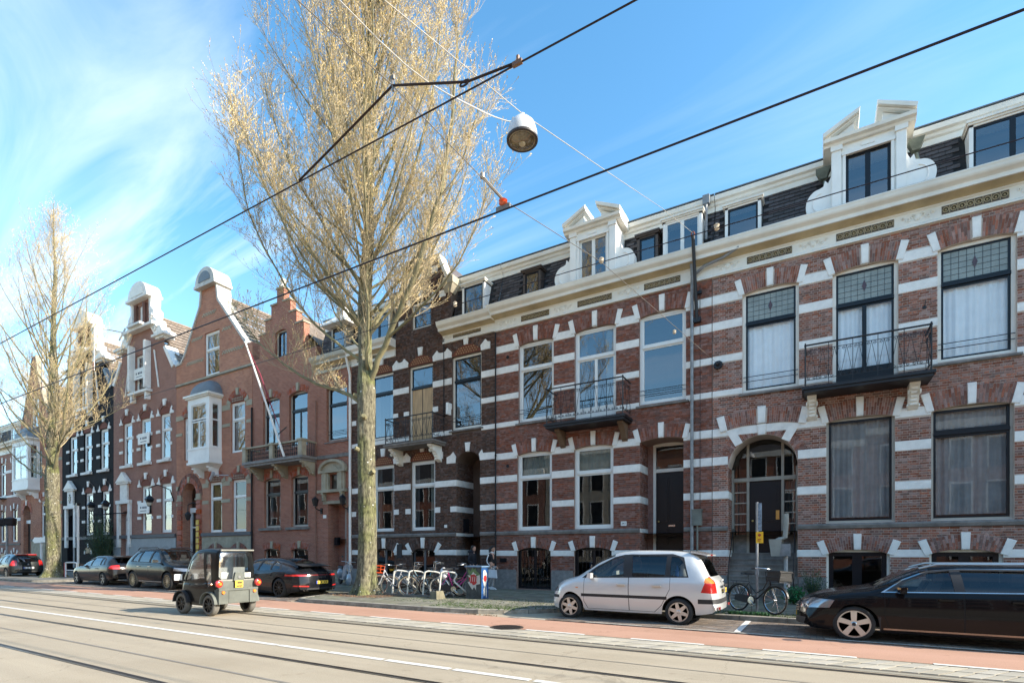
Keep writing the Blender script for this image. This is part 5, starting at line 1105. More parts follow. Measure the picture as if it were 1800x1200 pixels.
# --- house 5 (orange gable with bay)
def house5():
    X0, X1 = -36.12, -28.07
    h = thing('brick_house', ((X0+X1)/2, YF, 0), 'orange red brick house with a tall pointed gable, round pediment and white bay window', 'house', GRP)
    xc = -32.4
    prof = [(X0,13.7),(-35.5,13.7),(-35.1,14.1),(-33.3,16.9),(-33.15,17.9),(-31.6,17.9),(-31.45,16.9),(-28.7,13.7),(X1,13.7)]
    ops = [opn(-32.9,-31.3,12.5,15.15), opn(-33.2,-31.3,7.9,10.4), opn(-30.14,-28.75,7.5,10.45), opn(-32.36,-31.05,2.85,5.9), opn(-30.0,-28.64,2.85,5.9), opn(-35.35,-33.75,PZ,5.2,.8,depth=.6), opn(-35.2,-34.0,7.5,10.2), opn(-32.2,-31.0,.5,1.4,.25), opn(-29.9,-28.7,.5,1.4,.25)]
    g = MB(); wall_mb(g, X0, X1, 0, prof, YF, ops); part('wall', g, bk6, h); shell(h, X0, X1, 13.7, m=bk6)
    cp = M('pale_coping', (.62, .6, .55), .75, var=.15, dirt=.3)
    gable_coping(h, [(-31.6,17.9),(-31.45,16.9),(-28.55,13.6)], cp, .14, YF-.1, YF+.8)
    gable_coping(h, [(X0,13.66),(-35.5,13.7),(-35.1,14.1),(-33.3,16.9),(-33.15,17.9)], cp, .12, YF-.08, YF+.5)
    for off in (.3,): 
        for (a, b) in zip([(-35.3,14.0+.0),(-33.0,17.3)], [(-33.0,17.3),(-31.8,17.3)]): pass
    q = [(-33.5,18.0)]+[(xc+.0+(-1)*1.02*math.cos(PI*i/14), 18.05+.98*math.sin(PI*i/14)) for i in range(15)]+[(-31.3,18.0)]
    part('round_pediment', MB().prism(q, YF-.3, YF+.8), cp, h, label='half round pediment topping the gable')
    q = [(xc-.62*math.cos(PI*i/12), 18.18+.6*math.sin(PI*i/12)) for i in range(13)]; part('pediment_field', MB().prism(q, YF-.33, YF-.3), lead, h)
    part('pediment_base', MB().box(xc-1.1,xc+1.1,YF-.34,YF+.82,17.88,18.05), cp, h)
    for z, a, b in ((13.5,-34.9,-33.2),(13.5,-31.0,-29.0),(14.9,-34.3,-33.2),(16.2,-33.1,-31.8),(14.9,-31.0,-30.1)):
        g = MB(); x = a
        while x < b: g.box(x, x+.12, YF-.03, YF, z, z+.1); g.box(x+.12, x+.24, YF-.03, YF, z+.1, z+.2); x += .24
        part('brick_frieze', g, tan, h, kind='stuff')
    part('string_course', MB().box(X0, X1, YF-.08, YF+.02, 12.3, 12.45), tan, h)
    window(h, -32.9,-31.3,12.5,15.15, white, winwhite, zt=14.1, mull=False, cur='half'); 
    window(h, -33.2,-31.3,7.9,10.4); window(h, -30.14,-28.75,7.5,10.45, white, winwhite, zt=9.45, cur='half'); window(h, -35.2,-34.0,7.5,10.2, white, winwhite, zt=9.3)
    for a, b in ((-32.36,-31.05),(-30.0,-28.64)): window(h, a, b, 2.85, 5.9, white, winwhite, zt=4.9, glass=gl_dark)
    def rb(x, a, zs, T=.34):
        q = [(x+a*math.cos(PI-PI*i/12), zs+.42*math.sin(PI*i/12)) for i in range(13)]; part('tympanum', MB().prism(q, YF-.02, YF+.02), M('red_tympanum', (.2, .06, .035), .85), h)
        g = MB()
        for r_ in range(2):
            for k in range(-3, 4):
                g.prism([(x+k*.16-.05, zs+.05+r_*.14), (x+k*.16, zs+.15+r_*.14), (x+k*.16+.05, zs+.05+r_*.14)], YF-.04, YF-.02)
        part('tympanum_bricks', g, tan, h); arch(h, x, a, zs, .42, T, arch5, tan, stones=('l', 'k', 'r'), tb=.08)
    rb(-29.45, .7, 10.45); rb(-34.6, .6, 10.2); rb(-31.7, .66, 5.9); rb(-29.32, .68, 5.9)
    for z0, z1 in ((10.1,10.42),(9.1,9.3),(5.6,5.88),(4.6,4.82)):
        for a, b in ((-33.1,-32.45),(-31.0,-30.2),(-28.6,X1),(X0,-35.4)):
            part('stone_band', MB().box(a, b, YF-.03, YF+.02, z0, z1), tan, h)
    part('string_course', MB().box(-33.1, X1, YF-.12, YF+.02, 2.62, 2.82), M('dark_stone', (.08, .085, .1), .6), h)
    part('plinth', MB().box(-33.1,-32.2,YF-.05,YF+.02,0,2.6).box(-31.0,-29.9,YF-.05,YF+.02,0,2.6).box(-28.7,X1,YF-.05,YF+.02,0,2.6).box(-32.2,-31.0,YF-.05,YF+.02,1.66,2.6).box(-29.9,-28.7,YF-.05,YF+.02,1.66,2.6), tan, h)
    for a, b in ((-32.2,-31.0),(-29.9,-28.7)): arch(h, (a+b)/2, .6, 1.5, .3, .4, b2, tan, stones=('k',), proud=.07, tb=.1); window(h, a, b, .5, 1.65, taupe, black, glass=gl_dark)
    arch(h, -34.55, .84, 5.2, .84, .32, arch5, tan, stones=('k',), proud=.06, tb=.09)
    arch(h, -34.55, 1.16, 5.2, 1.16, .28, b2, tan, stones=(), proud=.03, tb=.09)
    for x0, x1 in ((-35.85,-35.4),(-33.7,-33.22)):
        z = .2
        while z < 4.9: part('quoin', MB().box(x0, x1, YF-.09, YF+.02, z, z+.26), arch5, h); z += .32
        part('capital', MB().box(x0-.05, x1+.05, YF-.14, YF+.02, 4.9, 5.0).box(x0, x1, YF-.1, YF+.02, 5.0, 5.3), tan, h)
    Y = YF+.55; part('door_frame', MB().box(-35.35,-35.2,Y-.08,Y+.05,.3,4.2).box(-35.35,-33.75,Y-.1,Y+.05,4.2,4.5).box(-35.2,-33.75,Y-.05,Y+.05,3.2,3.28).box(-33.85,-33.75,Y-.08,Y+.05,.3,4.2), white, h); part('fanlight', MB().box(-35.3,-33.8,Y,Y+.01,3.28,5.95), gl_dark, h)
    paneled_door(h, -35.2,-33.85,.5,3.2,Y+.0, label='dark front door under a round arch'); entrance_steps(h, -35.3,-33.8,.5,YF-.1,YF+.45,3, tan)
    part('hanging_lantern', MB().lathe([(.0,-.1),(.12,.0),(.2,.3),(.1,.42),(.03,.5),(.02,.9)], 8, (-34.2, YF-.3, 3.7)).tube([(-34.2,YF-.3,4.6),(-34.0,YF-.1,4.75),(-33.6,YF,4.7)], .03, 5), iron, h)
    for i in range(8): part('yellow_sign', MB().box(-33.62,-33.32,YF-.14,YF-.1,3.35-i*.38,3.65-i*.38), M('yellow_enamel', (.75, .48, .06), .5), h)
    bay_window(h, -33.35, -31.07, 6.95, 10.98, YF-.75, 12.1, 9.55)
    part('security_camera', MB().tube([(-31.2,YF-.6,5.95),(-30.9,YF-.6,6.35)], .09, 8).tube([(-30.9,YF-.6,6.2),(-30.3,YF-.05,6.2)], .03, 5), M('grey_metal', (.4, .4, .42), .5), h)
    tiled_roof(h, X0, X1, -32.3, 17.6, 13.75)
    return h
h5 = house5()
# --- houses 6 and 7: neck gables, one red, one painted black
def neck_house(X0, X1, wallm, label, trim, flag, xs_up, xs_lo, door, dark=False):
    h = thing('gabled_house', ((X0+X1)/2, YF, 0), label, 'house', GRP); xc = (X0+X1)/2-.1; w = (X1-X0)/8.6
    P = lambda dx, z: (xc+dx*w, z)
    half = [(4.3,13.8),(3.95,13.8),(2.95,15.2),(2.9,16.2),(1.15,17.0),(1.1,17.6),(.95,19.2)]
    prof = [(X0,13.8)]+[P(-a, z) for a, z in half[1:]]+[P(a, z) for a, z in half[1:][::-1]]+[(X1,13.8)]
    ops = [opn(xc-.9,xc+.9,12.8,15.35)]+[opn(a,b,7.8,10.85) for a,b in xs_up]+[opn(a,b,2.95,6.2) for a,b in xs_lo]+[opn(door-.62,door+.62,PZ,4.1,.5,depth=.5), opn(xc-.35,xc+.35,17.3,18.7)]
    g = MB(); wall_mb(g, X0, X1, 0, prof, YF, ops); part('wall', g, wallm, h); shell(h, X0, X1, 13.8, m=wallm)
    # stepped and scrolled white neck ornaments with depth
    for s_ in (-1, 1):
        sh = [(3.3,16.1),(2.0,16.1),(1.2,17.05),(1.1,19.1),(1.45,19.1),(1.4,18.3),(1.75,18.0),(1.7,17.5),(2.1,17.3),(2.2,16.9),(2.6,16.75),(2.9,16.35),(3.3,16.3)]
        q = [P(s_*a, z) for a, z in sh]; q = q if s_ > 0 else q[::-1]
        part('claw_piece', MB().prism(q, YF-.12, YF+.5), trim, h)
        part('claw_shelf', MB().box(min(P(s_*1.9,0)[0],P(s_*3.5,0)[0]), max(P(s_*1.9,0)[0],P(s_*3.5,0)[0]), YF-.35, YF+.5, 16.0, 16.15).box(min(P(s_*2.2,0)[0],P(s_*3.2,0)[0]), max(P(s_*2.2,0)[0],P(s_*3.2,0)[0]), YF-.22, YF+.5, 15.85, 16.0), trim, h)
        q = [P(s_*2.9,13.75),P(s_*3.98,13.75),P(s_*3.02,15.25),P(s_*2.95,16.1),P(s_*2.85,16.1)]; 
        q = [P(s_*3.98,13.7),P(s_*4.25,13.85),P(s_*3.15,15.35),P(s_*2.9,15.25)]
        part('shoulder_coping', MB().prism(q[::-1] if s_ > 0 else q, YF-.08, YF+.7), lead if dark else trim, h)
        part('neck_column', MB().lathe([(.13,0),(.11,.1),(.11,1.35),(.14,1.45)], 10, (xc+s_*.6*w, YF-.15, 17.3)), M('dark_brown_column', (.14, .06, .04), .6), h, smooth=40)
        g = MB(); 
        for cz, cr in ((16.75,.32),(17.6,.2)): scroll(g, (xc+s_*(1.9 if cr > .3 else 1.45)*w, cz), cr, 1.5, YF-.15, s_, .06, 12)
        part('scroll_ornament', g, trim, h)
    q = [(xc-1.3*w*math.cos(PI*i/14), 19.15+1.05*math.sin(PI*i/14)) for i in range(15)]; part('round_pediment', MB().prism(q, YF-.35, YF+.6), trim, h)
    q = [(xc-.85*w*math.cos(PI*i/14), 19.22+.72*math.sin(PI*i/14)) for i in range(15)]; part('pediment_shell', MB().prism(q, YF-.4, YF-.35), cream, h)
    part('pediment_base', MB().box(xc-1.5*w, xc+1.5*w, YF-.42, YF+.6, 18.98, 19.15), trim, h)
    part('hoist_door', MB().box(xc-.35,xc+.35,YF+.05,YF+.12,17.3,18.7), trim, h)
    part('neck_shelf', MB().box(xc-2.1*w,xc+2.1*w,YF-.4,YF+.2,16.92,17.1).box(xc-.9*w,xc+.9*w,YF-.6,YF-.2,17.1,17.25), trim, h)
    window(h, xc-.9,xc+.9,12.8,15.35, white, winwhite, zt=14.4, label='white shuttered attic window')
    for s_ in (-1, 1):
        part('shutter', MB().box(min(xc+s_*.95,xc+s_*1.2), max(xc+s_*.95,xc+s_*1.2), YF-.4, YF-.02, 12.8, 16.0), trim, h)
        part('slit_bar', MB().tube([(xc+s_*2.3*w,YF-.05,12.7),(xc+s_*1.7*w,YF-.05,15.3)], .05, 5), trim if not dark else trim, h)
    part('window_shelf', MB().box(xc-1.35,xc+1.35,YF-.35,YF+.02,12.55,12.72).box(xc-1.1,xc-.85,YF-.28,YF+.02,12.05,12.55).box(xc+.85,xc+1.1,YF-.28,YF+.02,12.05,12.55), trim, h)
    abm = wallm if dark else b2
    for a, b in xs_up:
        window(h, a, b, 7.8, 10.85, white, winwhite, zt=9.8, fw=.14, cur='sides'); part('sill', MB().box(a-.15,b+.15,YF-.18,YF+.02,7.62,7.8), trim, h)
        arch(h, (a+b)/2, (b-a)/2+.04, 10.88, .5, .3, abm, trim, stones=('k',), sw=.26, tb=.09, proud=.05, key_h=.14)
        part('tympanum', MB().prism([((a+b)/2+((b-a)/2)*math.cos(PI-PI*i/10), 10.88+.45*math.sin(PI*i/10)) for i in range(11)], YF-.02, YF+.02), M('red_tympanum', (.2, .06, .035), .85), h)
    for a, b in xs_lo:
        window(h, a, b, 2.95, 6.2, white, winwhite, zt=5.1, fw=.14, cur='half')
        arch(h, (a+b)/2, (b-a)/2+.04, 6.22, .45, .3, abm, trim, stones=('k',), sw=.24, tb=.09, proud=.05, key_h=.14)
        part('tympanum', MB().prism([((a+b)/2+((b-a)/2)*math.cos(PI-PI*i/10), 6.22+.4*math.sin(PI*i/10)) for i in range(11)], YF-.02, YF+.02), M('red_tympanum', (.2, .06, .035), .85), h)
    for xs, zz in ((xs_up, (9.6,8.7,)), (xs_lo, (5.0,3.9))):
        for a, b in xs:
            for z in zz:
                for p, q in ((a-.5, a), (b, b+.22)): part('stone_block', MB().box(p, q, YF-.04, YF+.02, z, z+.2), trim, h)
        for a, b in xs:
            z = 10.75 if xs is xs_up else 6.15
            for s_, x in ((-1, a), (1, b)):
                q = [(x, z), (x+s_*.45, z), (x+s_*.45, z+.16), (x+s_*.32, z+.2), (x+s_*.22, z+.5), (x+s_*.08, z+.25)]
                part('pointed_impost', MB().prism(q if s_ > 0 else q[::-1], YF-.06, YF+.02), trim, h)
    part('string_course', MB().box(X0, X1, YF-.12, YF+.02, 2.62, 2.85), M('dark_stone', (.08, .085, .1), .6), h)
    part('plinth', MB().box(X0, door-.65, YF-.05, YF+.02, 0, 2.6).box(door+.65, X1, YF-.05, YF+.02, 0, 2.6), wallm if dark else M('grey_render', (.38, .4, .4), .8, var=.08), h)
    for a, b in xs_lo:
        g = MB(); g.prism([((a+b)/2+(.62)*math.cos(PI-PI*i/10), 1.55+.5*math.sin(PI*i/10)) for i in range(11)], YF-.07, YF-.05, 0); part('cellar_arch', g, M('grey_arch', (.3, .3, .3), .7) if not dark else black, h)
        if dark:
            for dx, dz in ((-.62, 1.5), (-.06, 2.0), (.5, 1.5)): part('stone_block', MB().box((a+b)/2+dx, (a+b)/2+dx+.13, YF-.1, YF, dz, dz+.3), trim, h)
    # door with aedicule
    d = part('door_surround', MB().box(door-.95,door-.62,YF-.14,YF+.02,2.0,5.1).box(door+.62,door+.95,YF-.14,YF+.02,2.0,5.1).box(door-1.0,door+1.0,YF-.2,YF+.02,5.1,5.35).box(door-.5,door+.5,YF-.12,YF+.02,5.35,6.5).box(door-.85,door+.85,YF-.2,YF+.02,6.5,6.62), trim, h, label='white stone door surround with a pointed pediment')
    part('pediment', MB().prism([(door-.95,6.62),(door,7.35),(door+.95,6.62)][::1], YF-.25, YF), trim, d); part('pediment_field', MB().prism([(door-.6,6.68),(door,7.12),(door+.6,6.68)], YF-.27, YF-.25), cream, d)
    if dark: part('black_star', MB().prism([(door+.25*(1 if i % 2 else .5)*math.cos(i*PI/8), 5.9+.4*(1 if i % 2 else .5)*math.sin(i*PI/8)) for i in range(16)][::-1], YF-.15, YF-.12), black, d)
    part('door', MB().box(door-.6,door+.6,YF+.3,YF+.4,.4,4.6), white, h); part('door_light', MB().prism([(door+.42*math.cos(PI-PI*i/10), 3.9+.45*math.sin(PI*i/10)) for i in range(11)], YF+.27, YF+.3), M('door_light_brown', (.08, .045, .035), .4), h)
    tiled_roof(h, X0, X1, xc, 18.2, 13.9)
    if flag:
        fx = xc-3.1*w; fp = part('flagpole', MB().tube([(fx,YF-.1,16.9),(xc-1.5*w,YF-.4,17.3)], .06, 6).tube([(xc-3.2*w,YF-1.6,17.35),(xc-1.5*w,YF-.2,17.0)], .05, 6), white, h)
        part('white_banner', MB().box(xc-3.35*w,xc-3.1*w,YF-1.62,YF-1.58,14.3,17.35).box(xc-3.35*w,xc-3.1*w,YF-1.625,YF-1.62,14.3,14.9,1), [white, M('banner_red', (.5, .12, .1), .7)], fp)
    return h
h6 = neck_house(-44.62, -36.14, bk7, 'red brick house with a tall white scrolled neck gable and small lettered boards', band, True, [(-43.2,-41.9),(-40.7,-39.35),(-38.1,-36.85)], [(-40.6,-39.25),(-38.0,-36.7)], -42.9)
h7 = neck_house(-53.35, -44.64, bk8, 'black painted brick house with a white scrolled neck gable', band, True, [(-52.0,-50.65),(-49.45,-48.15),(-46.75,-45.45)], [(-49.2,-47.9),(-46.5,-45.3)], -51.6, dark=True)
# lettered boards on the windows of house 6
for (x, z) in ((-40.0,9.35),(-40.0,4.6),(-40.6,13.9)):
    p = part('sign_board', MB().box(x-.75,x+.75,YF-.16,YF-.12,z-.3,z+.45), white, h6)
    g = MB(); M('sign_navy', (.02, .03, .07), .6)
    for i, w_ in enumerate((.07,.05,.0,.09,.05,.06,.05,.07,.05)):
        if w_: g.box(x-.42+i*.1, x-.42+i*.1+w_, YF-.165, YF-.16, z+.03, z+.17)
    part('sign_marks', g, MATS['sign_navy'], p)
    part('sign_line', MB().box(x-.4,x+.4,YF-.165,YF-.16,z-.15,z-.11), MATS['sign_navy'], p)
# --- house 8 (red with bay, tower gable)
def house8():
    X0, X1 = -62.0, -53.37
    h = thing('brick_house', ((X0+X1)/2, YF, 0), 'red brick house with white bay window half hidden by the far tree', 'house', GRP)
    prof = [(X0,13.2),(-61.4,13.4),(-60.0,16.4),(-59.3,18.7),(-58.7,18.7),(-58.0,16.4),(-56.2,13.4),(X1,13.2)]
    ops = [opn(-59.6,-58.0,12.5,15.2), opn(-56.5,-55.2,7.6,10.4), opn(-60.2,-57.4,8,10.4), opn(-57.6,-56.2,2.9,6.0), opn(-55.6,-54.3,2.9,6.0), opn(-61.4,-59.8,PZ,5.0,.8,depth=.5)]
    g = MB(); wall_mb(g, X0, X1, 0, prof, YF, ops); part('wall', g, bk6, h); shell(h, X0, X1, 13.2, m=bk6)
    window(h, -59.6,-58.0,12.5,15.2, white, winwhite, zt=14.2); window(h, -56.5,-55.2,7.6,10.4, white, winwhite, zt=9.4); window(h, -60.2,-57.4,8,10.4)
    for a, b in ((-57.6,-56.2),(-55.6,-54.3)): window(h, a, b, 2.9, 6.0, white, winwhite, zt=4.9, glass=gl_dark); arch(h, (a+b)/2, (b-a)/2, 6.0, .4, .3, arch5, band, tb=.12)
    arch(h, -55.85, .65, 10.4, .4, .3, arch5, band, tb=.12); arch(h, -60.6, .8, 5.0, .8, .4, arch5, band, stones=('k',), tb=.12)
    bay_window(h, -61.3, -57.8, 7.0, 11.3, YF-.8, 12.6, 9.8)
    for z in (10.2, 9.2, 5.6, 4.5): part('stone_band', MB().box(-56.0+1.0,X1,YF-.03,YF+.02,z,z+.24), tan, h); 
    part('string_course', MB().box(-59.6,X1,YF-.1,YF+.02,2.6,2.8), stone, h); part('plinth', MB().box(-59.5,X1,YF-.05,YF+.02,0,2.6), tan, h)
    part('door', MB().box(-61.3,-59.9,YF+.3,YF+.38,.3,4.4), black, h); part('door_lintel', MB().box(-61.4,-59.8,YF+.2,YF+.4,4.2,4.5), white, h)
    gable_coping(h, prof[1:4], lead, .1, YF-.06, YF+.4); gable_coping(h, prof[4:7], tan, .1, YF-.06, YF+.4)
    tiled_roof(h, X0, X1, -59.0, 16.4, 13.3, detail=False)
    return h
h8 = house8()
def house9(X0, X1, label, seed=0, rose=False, simple=False, Yb=31):
    h = thing('brick_house', ((X0+X1)/2, YF, 0), label, 'house', GRP); n = 3; w = (X1-X0)/n; bm = bk7
    ops = []
    for i in range(n):
        c = X0+w*(i+.5); ops += [opn(c-.68,c+.68,6.9,9.9,.1), opn(c-.68,c+.68,2.6,5.5,.1)]
    g = MB(); wall_mb(g, X0, X1, 0, 12, YF, ops); part('wall', g, bm, h); shell(h, X0, X1, 12, m=bm)
    for i in range(n):
        c = X0+w*(i+.5)
        for z in (6.9, 2.6): window(h, c-.68, c+.68, z, z+3.08, white, winwhite, zt=z+2.1, glass=gl if z > 5 else gl_dark)
        for z in (9.9, 5.5): arch(h, c, .7, z, .1, .45, b2, tb=.1)
        part('cellar_window', MB().box(c-.5,c+.5,YF-.02,YF+.05,.6,1.5), black, h); arch(h, c, .52, 1.5, .15, .35, b2, tb=.1)
    bands(h, X0, X1, [(8.96,9.24),(4.49,4.77),(6.7,6.9)], ops)
    part('string_course', MB().box(X0,X1,YF-.08,YF+.02,2.3,2.45), stone, h)
    cornice(h, X0, X1, 10.74)
    hl = [(X0+.8,X0+2.3,11.8,13.2),(X1-2.3,X1-.8,11.8,13.2)]
    mansard(h, X0, X1, solo=0, holes=hl)
    for a, b, _, _ in hl: box_dormer(h, a+.05, b-.05, 11.6, 13.1, YF, YF+.7, n=2)
    return h
h9 = house9(-70.6, -62.02, 'brick house with a white cornice at the far left edge')
part('iron_balcony', MB().box(-66.9,-65.4,YF-.8,YF,6.6,6.7).box(-66.9,-65.4,YF-.8,YF-.76,7.5,7.55), iron, h9)
house9(-79.2, -70.62, 'far brick terrace house at the end of the row')
# houses of the same row beyond the right edge of the picture; they shade the pavement
house9(5.38, 13.9, 'banded brick house next door, beyond the right edge of the picture')
for i, x in enumerate((13.92, 22.4, 30.9)):
    g = MB(); h = thing('brick_house', (x+4.2, YF, 0), ['first', 'second', 'third'][i]+' plain brick house further up the street, out of the picture', 'house', GRP)
    ops = [opn(x+1+2.7*k, x+2.3+2.7*k, z, z+3, .1) for k in range(3) for z in (2.6, 6.9)]
    wall_mb(g, x, x+8.46, 0, 12.2, YF, ops); part('wall', g, bk7, h); shell(h, x, x+8.46, 12.2, m=bk7)
    g = MB()
    for o in ops: g.box(o['x0'], o['x1'], YF+.15, YF+.2, o['z0'], o['z1']+.1)
    part('windows', g, gl_dark, h); cornice(h, x, x+8.46, 10.9); mansard(h, x, x+8.46, solo=0)
# the opposite side of the street (behind the camera): seen mirrored in the windows
for i in range(10):
    x = -72+i*9.4; hh = random.choice((10.5, 11.3, 12.0)); Y0 = -12.5; col = [bk7, M('pale_render', (.5, .46, .38), .8), bk6, bk5][i % 4]
    h = thing('town_house', (x+4.6, Y0, 0), ['eastmost', 'second', 'third', 'fourth', 'fifth', 'sixth', 'seventh', 'eighth', 'ninth', 'last'][9-i]+' house of the opposite terrace, seen only mirrored in window panes', 'house', 'houses across the street')
    part('wall', MB().box(x, x+9.3, Y0-8, Y0, 0, hh).box(x, x+9.3, Y0, Y0+.3, hh-.5, hh, 1), [col, cream], h)
    g = MB(); g2 = MB()
    for k in range(4):
        for z in (1.2, 4.6, 7.8):
            a = x+1+k*2.1; g.box(a, a+1.15, Y0-.02, Y0+.02, z, z+2.1); g2.box(a-.1, a+1.25, Y0, Y0+.05, z+2.1, z+2.25); g2.box(a-.1, a, Y0, Y0+.04, z-.05, z+2.1); g2.box(a+1.15, a+1.25, Y0, Y0+.04, z-.05, z+2.1)
    part('windows', g, black, h); part('window_trim', g2, white, h)
    g = MB(); g.xprism([(Y0+.1,hh),(Y0-1.2,hh+2.2),(Y0-7,hh+2.2),(Y0-8,hh)][::-1], x, x+9.3); part('roof', g, slate, h)
# ---------------- vehicles ----------------
def paint(name, col, rough=.28, metal=.3, coat=1.0):
    m = M(name, col, rough, metal=metal, var=.02, scale=1, coat=coat, spec=.12); return m
silver = paint('champagne_silver_paint', (.66, .665, .65), .3, .3); pblack = paint('deep_black_paint', (.005, .005, .006), .2, .0, .3); gun = paint('graphite_paint', (.012, .013, .016), .2, .1, .5)
dgrey = paint('dark_grey_paint', (.018, .016, .016), .2, .1, .45); sblack = paint('suv_black_paint', (.005, .005, .005), .2, .0, .35); ygrey = paint('blackish_green_paint', (.02, .024, .024), .3, .2, .6); biro = paint('micro_car_black', (.007, .007, .007), .3, .0, .35)
rubber = M('tyre_rubber', (.025, .025, .024), .85, var=.2); rubber_d = M('dusty_tyre', (.16, .15, .13), .9, var=.15)
alloy = M('alloy_silver', (.6, .6, .58), .3, metal=.8, var=.03); alloy_b = M('alloy_black', (.02, .02, .02), .3, metal=.3); alloy_m = M('alloy_machined', (.45, .44, .42), .3, metal=.7); brz = M('alloy_bronze', (.55, .46, .32), .35, metal=.7)
chrome = M('chrome', (.7, .7, .7), .15, metal=1); plast = M('black_plastic', (.02, .02, .022), .6); plast_g = M('grey_plastic', (.13, .14, .12), .6, var=.15, scale=3)
redl = M('tail_light_red', (.6, .02, .015), .15, coat=1); orl = M('indicator_orange', (.8, .25, .04), .2, coat=1); whl = M('headlamp_clear', (.3, .31, .33), .12, coat=1, metal=.6); yplate = M('plate_yellow', (.8, .56, .08), .4); blueb = M('plate_blue', (.02, .06, .4), .4); darkm = M('seam_black', (.004, .004, .004), .9)
carglass = glassmat('car_glass', 1.0, (.62, .66, .64), wav=0, base=.02); privacy = glassmat('privacy_glass', 1.0, (.22, .24, .25), wav=0, base=.03); clearpl = glassmat('plastic_glass', .8, (.86, .88, .85), wav=.04, rough=.16, base=.2)
seatm = M('car_seat', (.05, .05, .055), .9)
def catmull(P, k):
    P = [P[0]]+list(P)+[P[-1]]; out = []
    for i in range(1, len(P)-2):
        p0, p1, p2, p3 = map(np.array, (P[i-1], P[i], P[i+1], P[i+2]))
        for j in range(k):
            t = j/k; out.append(.5*((2*p1)+(-p0+p2)*t+(2*p0-5*p1+4*p2-p3)*t*t+(-p0+3*p1-3*p2+p3)*t**3))
    out.append(np.array(P[-2])); return out
def smooth_interp(tab, x):
    xs = [p[0] for p in tab]; ys = [p[1] for p in tab]; n = len(xs)
    # monotone cubic
    h = np.diff(xs); d = np.diff(ys)/h; m = np.zeros(n); m[0] = d[0]; m[-1] = d[-1]
    for i in range(1, n-1): m[i] = 0 if d[i-1]*d[i] <= 0 else 2*d[i-1]*d[i]/(d[i-1]+d[i])
    i = min(max(int(np.searchsorted(xs, x)-1), 0), n-2); t = (min(max(x, xs[0]), xs[-1])-xs[i])/h[i]
    return (2*t**3-3*t**2+1)*ys[i]+(t**3-2*t**2+t)*h[i]*m[i]+(-2*t**3+3*t**2)*ys[i+1]+(t**3-t**2)*h[i]*m[i+1]
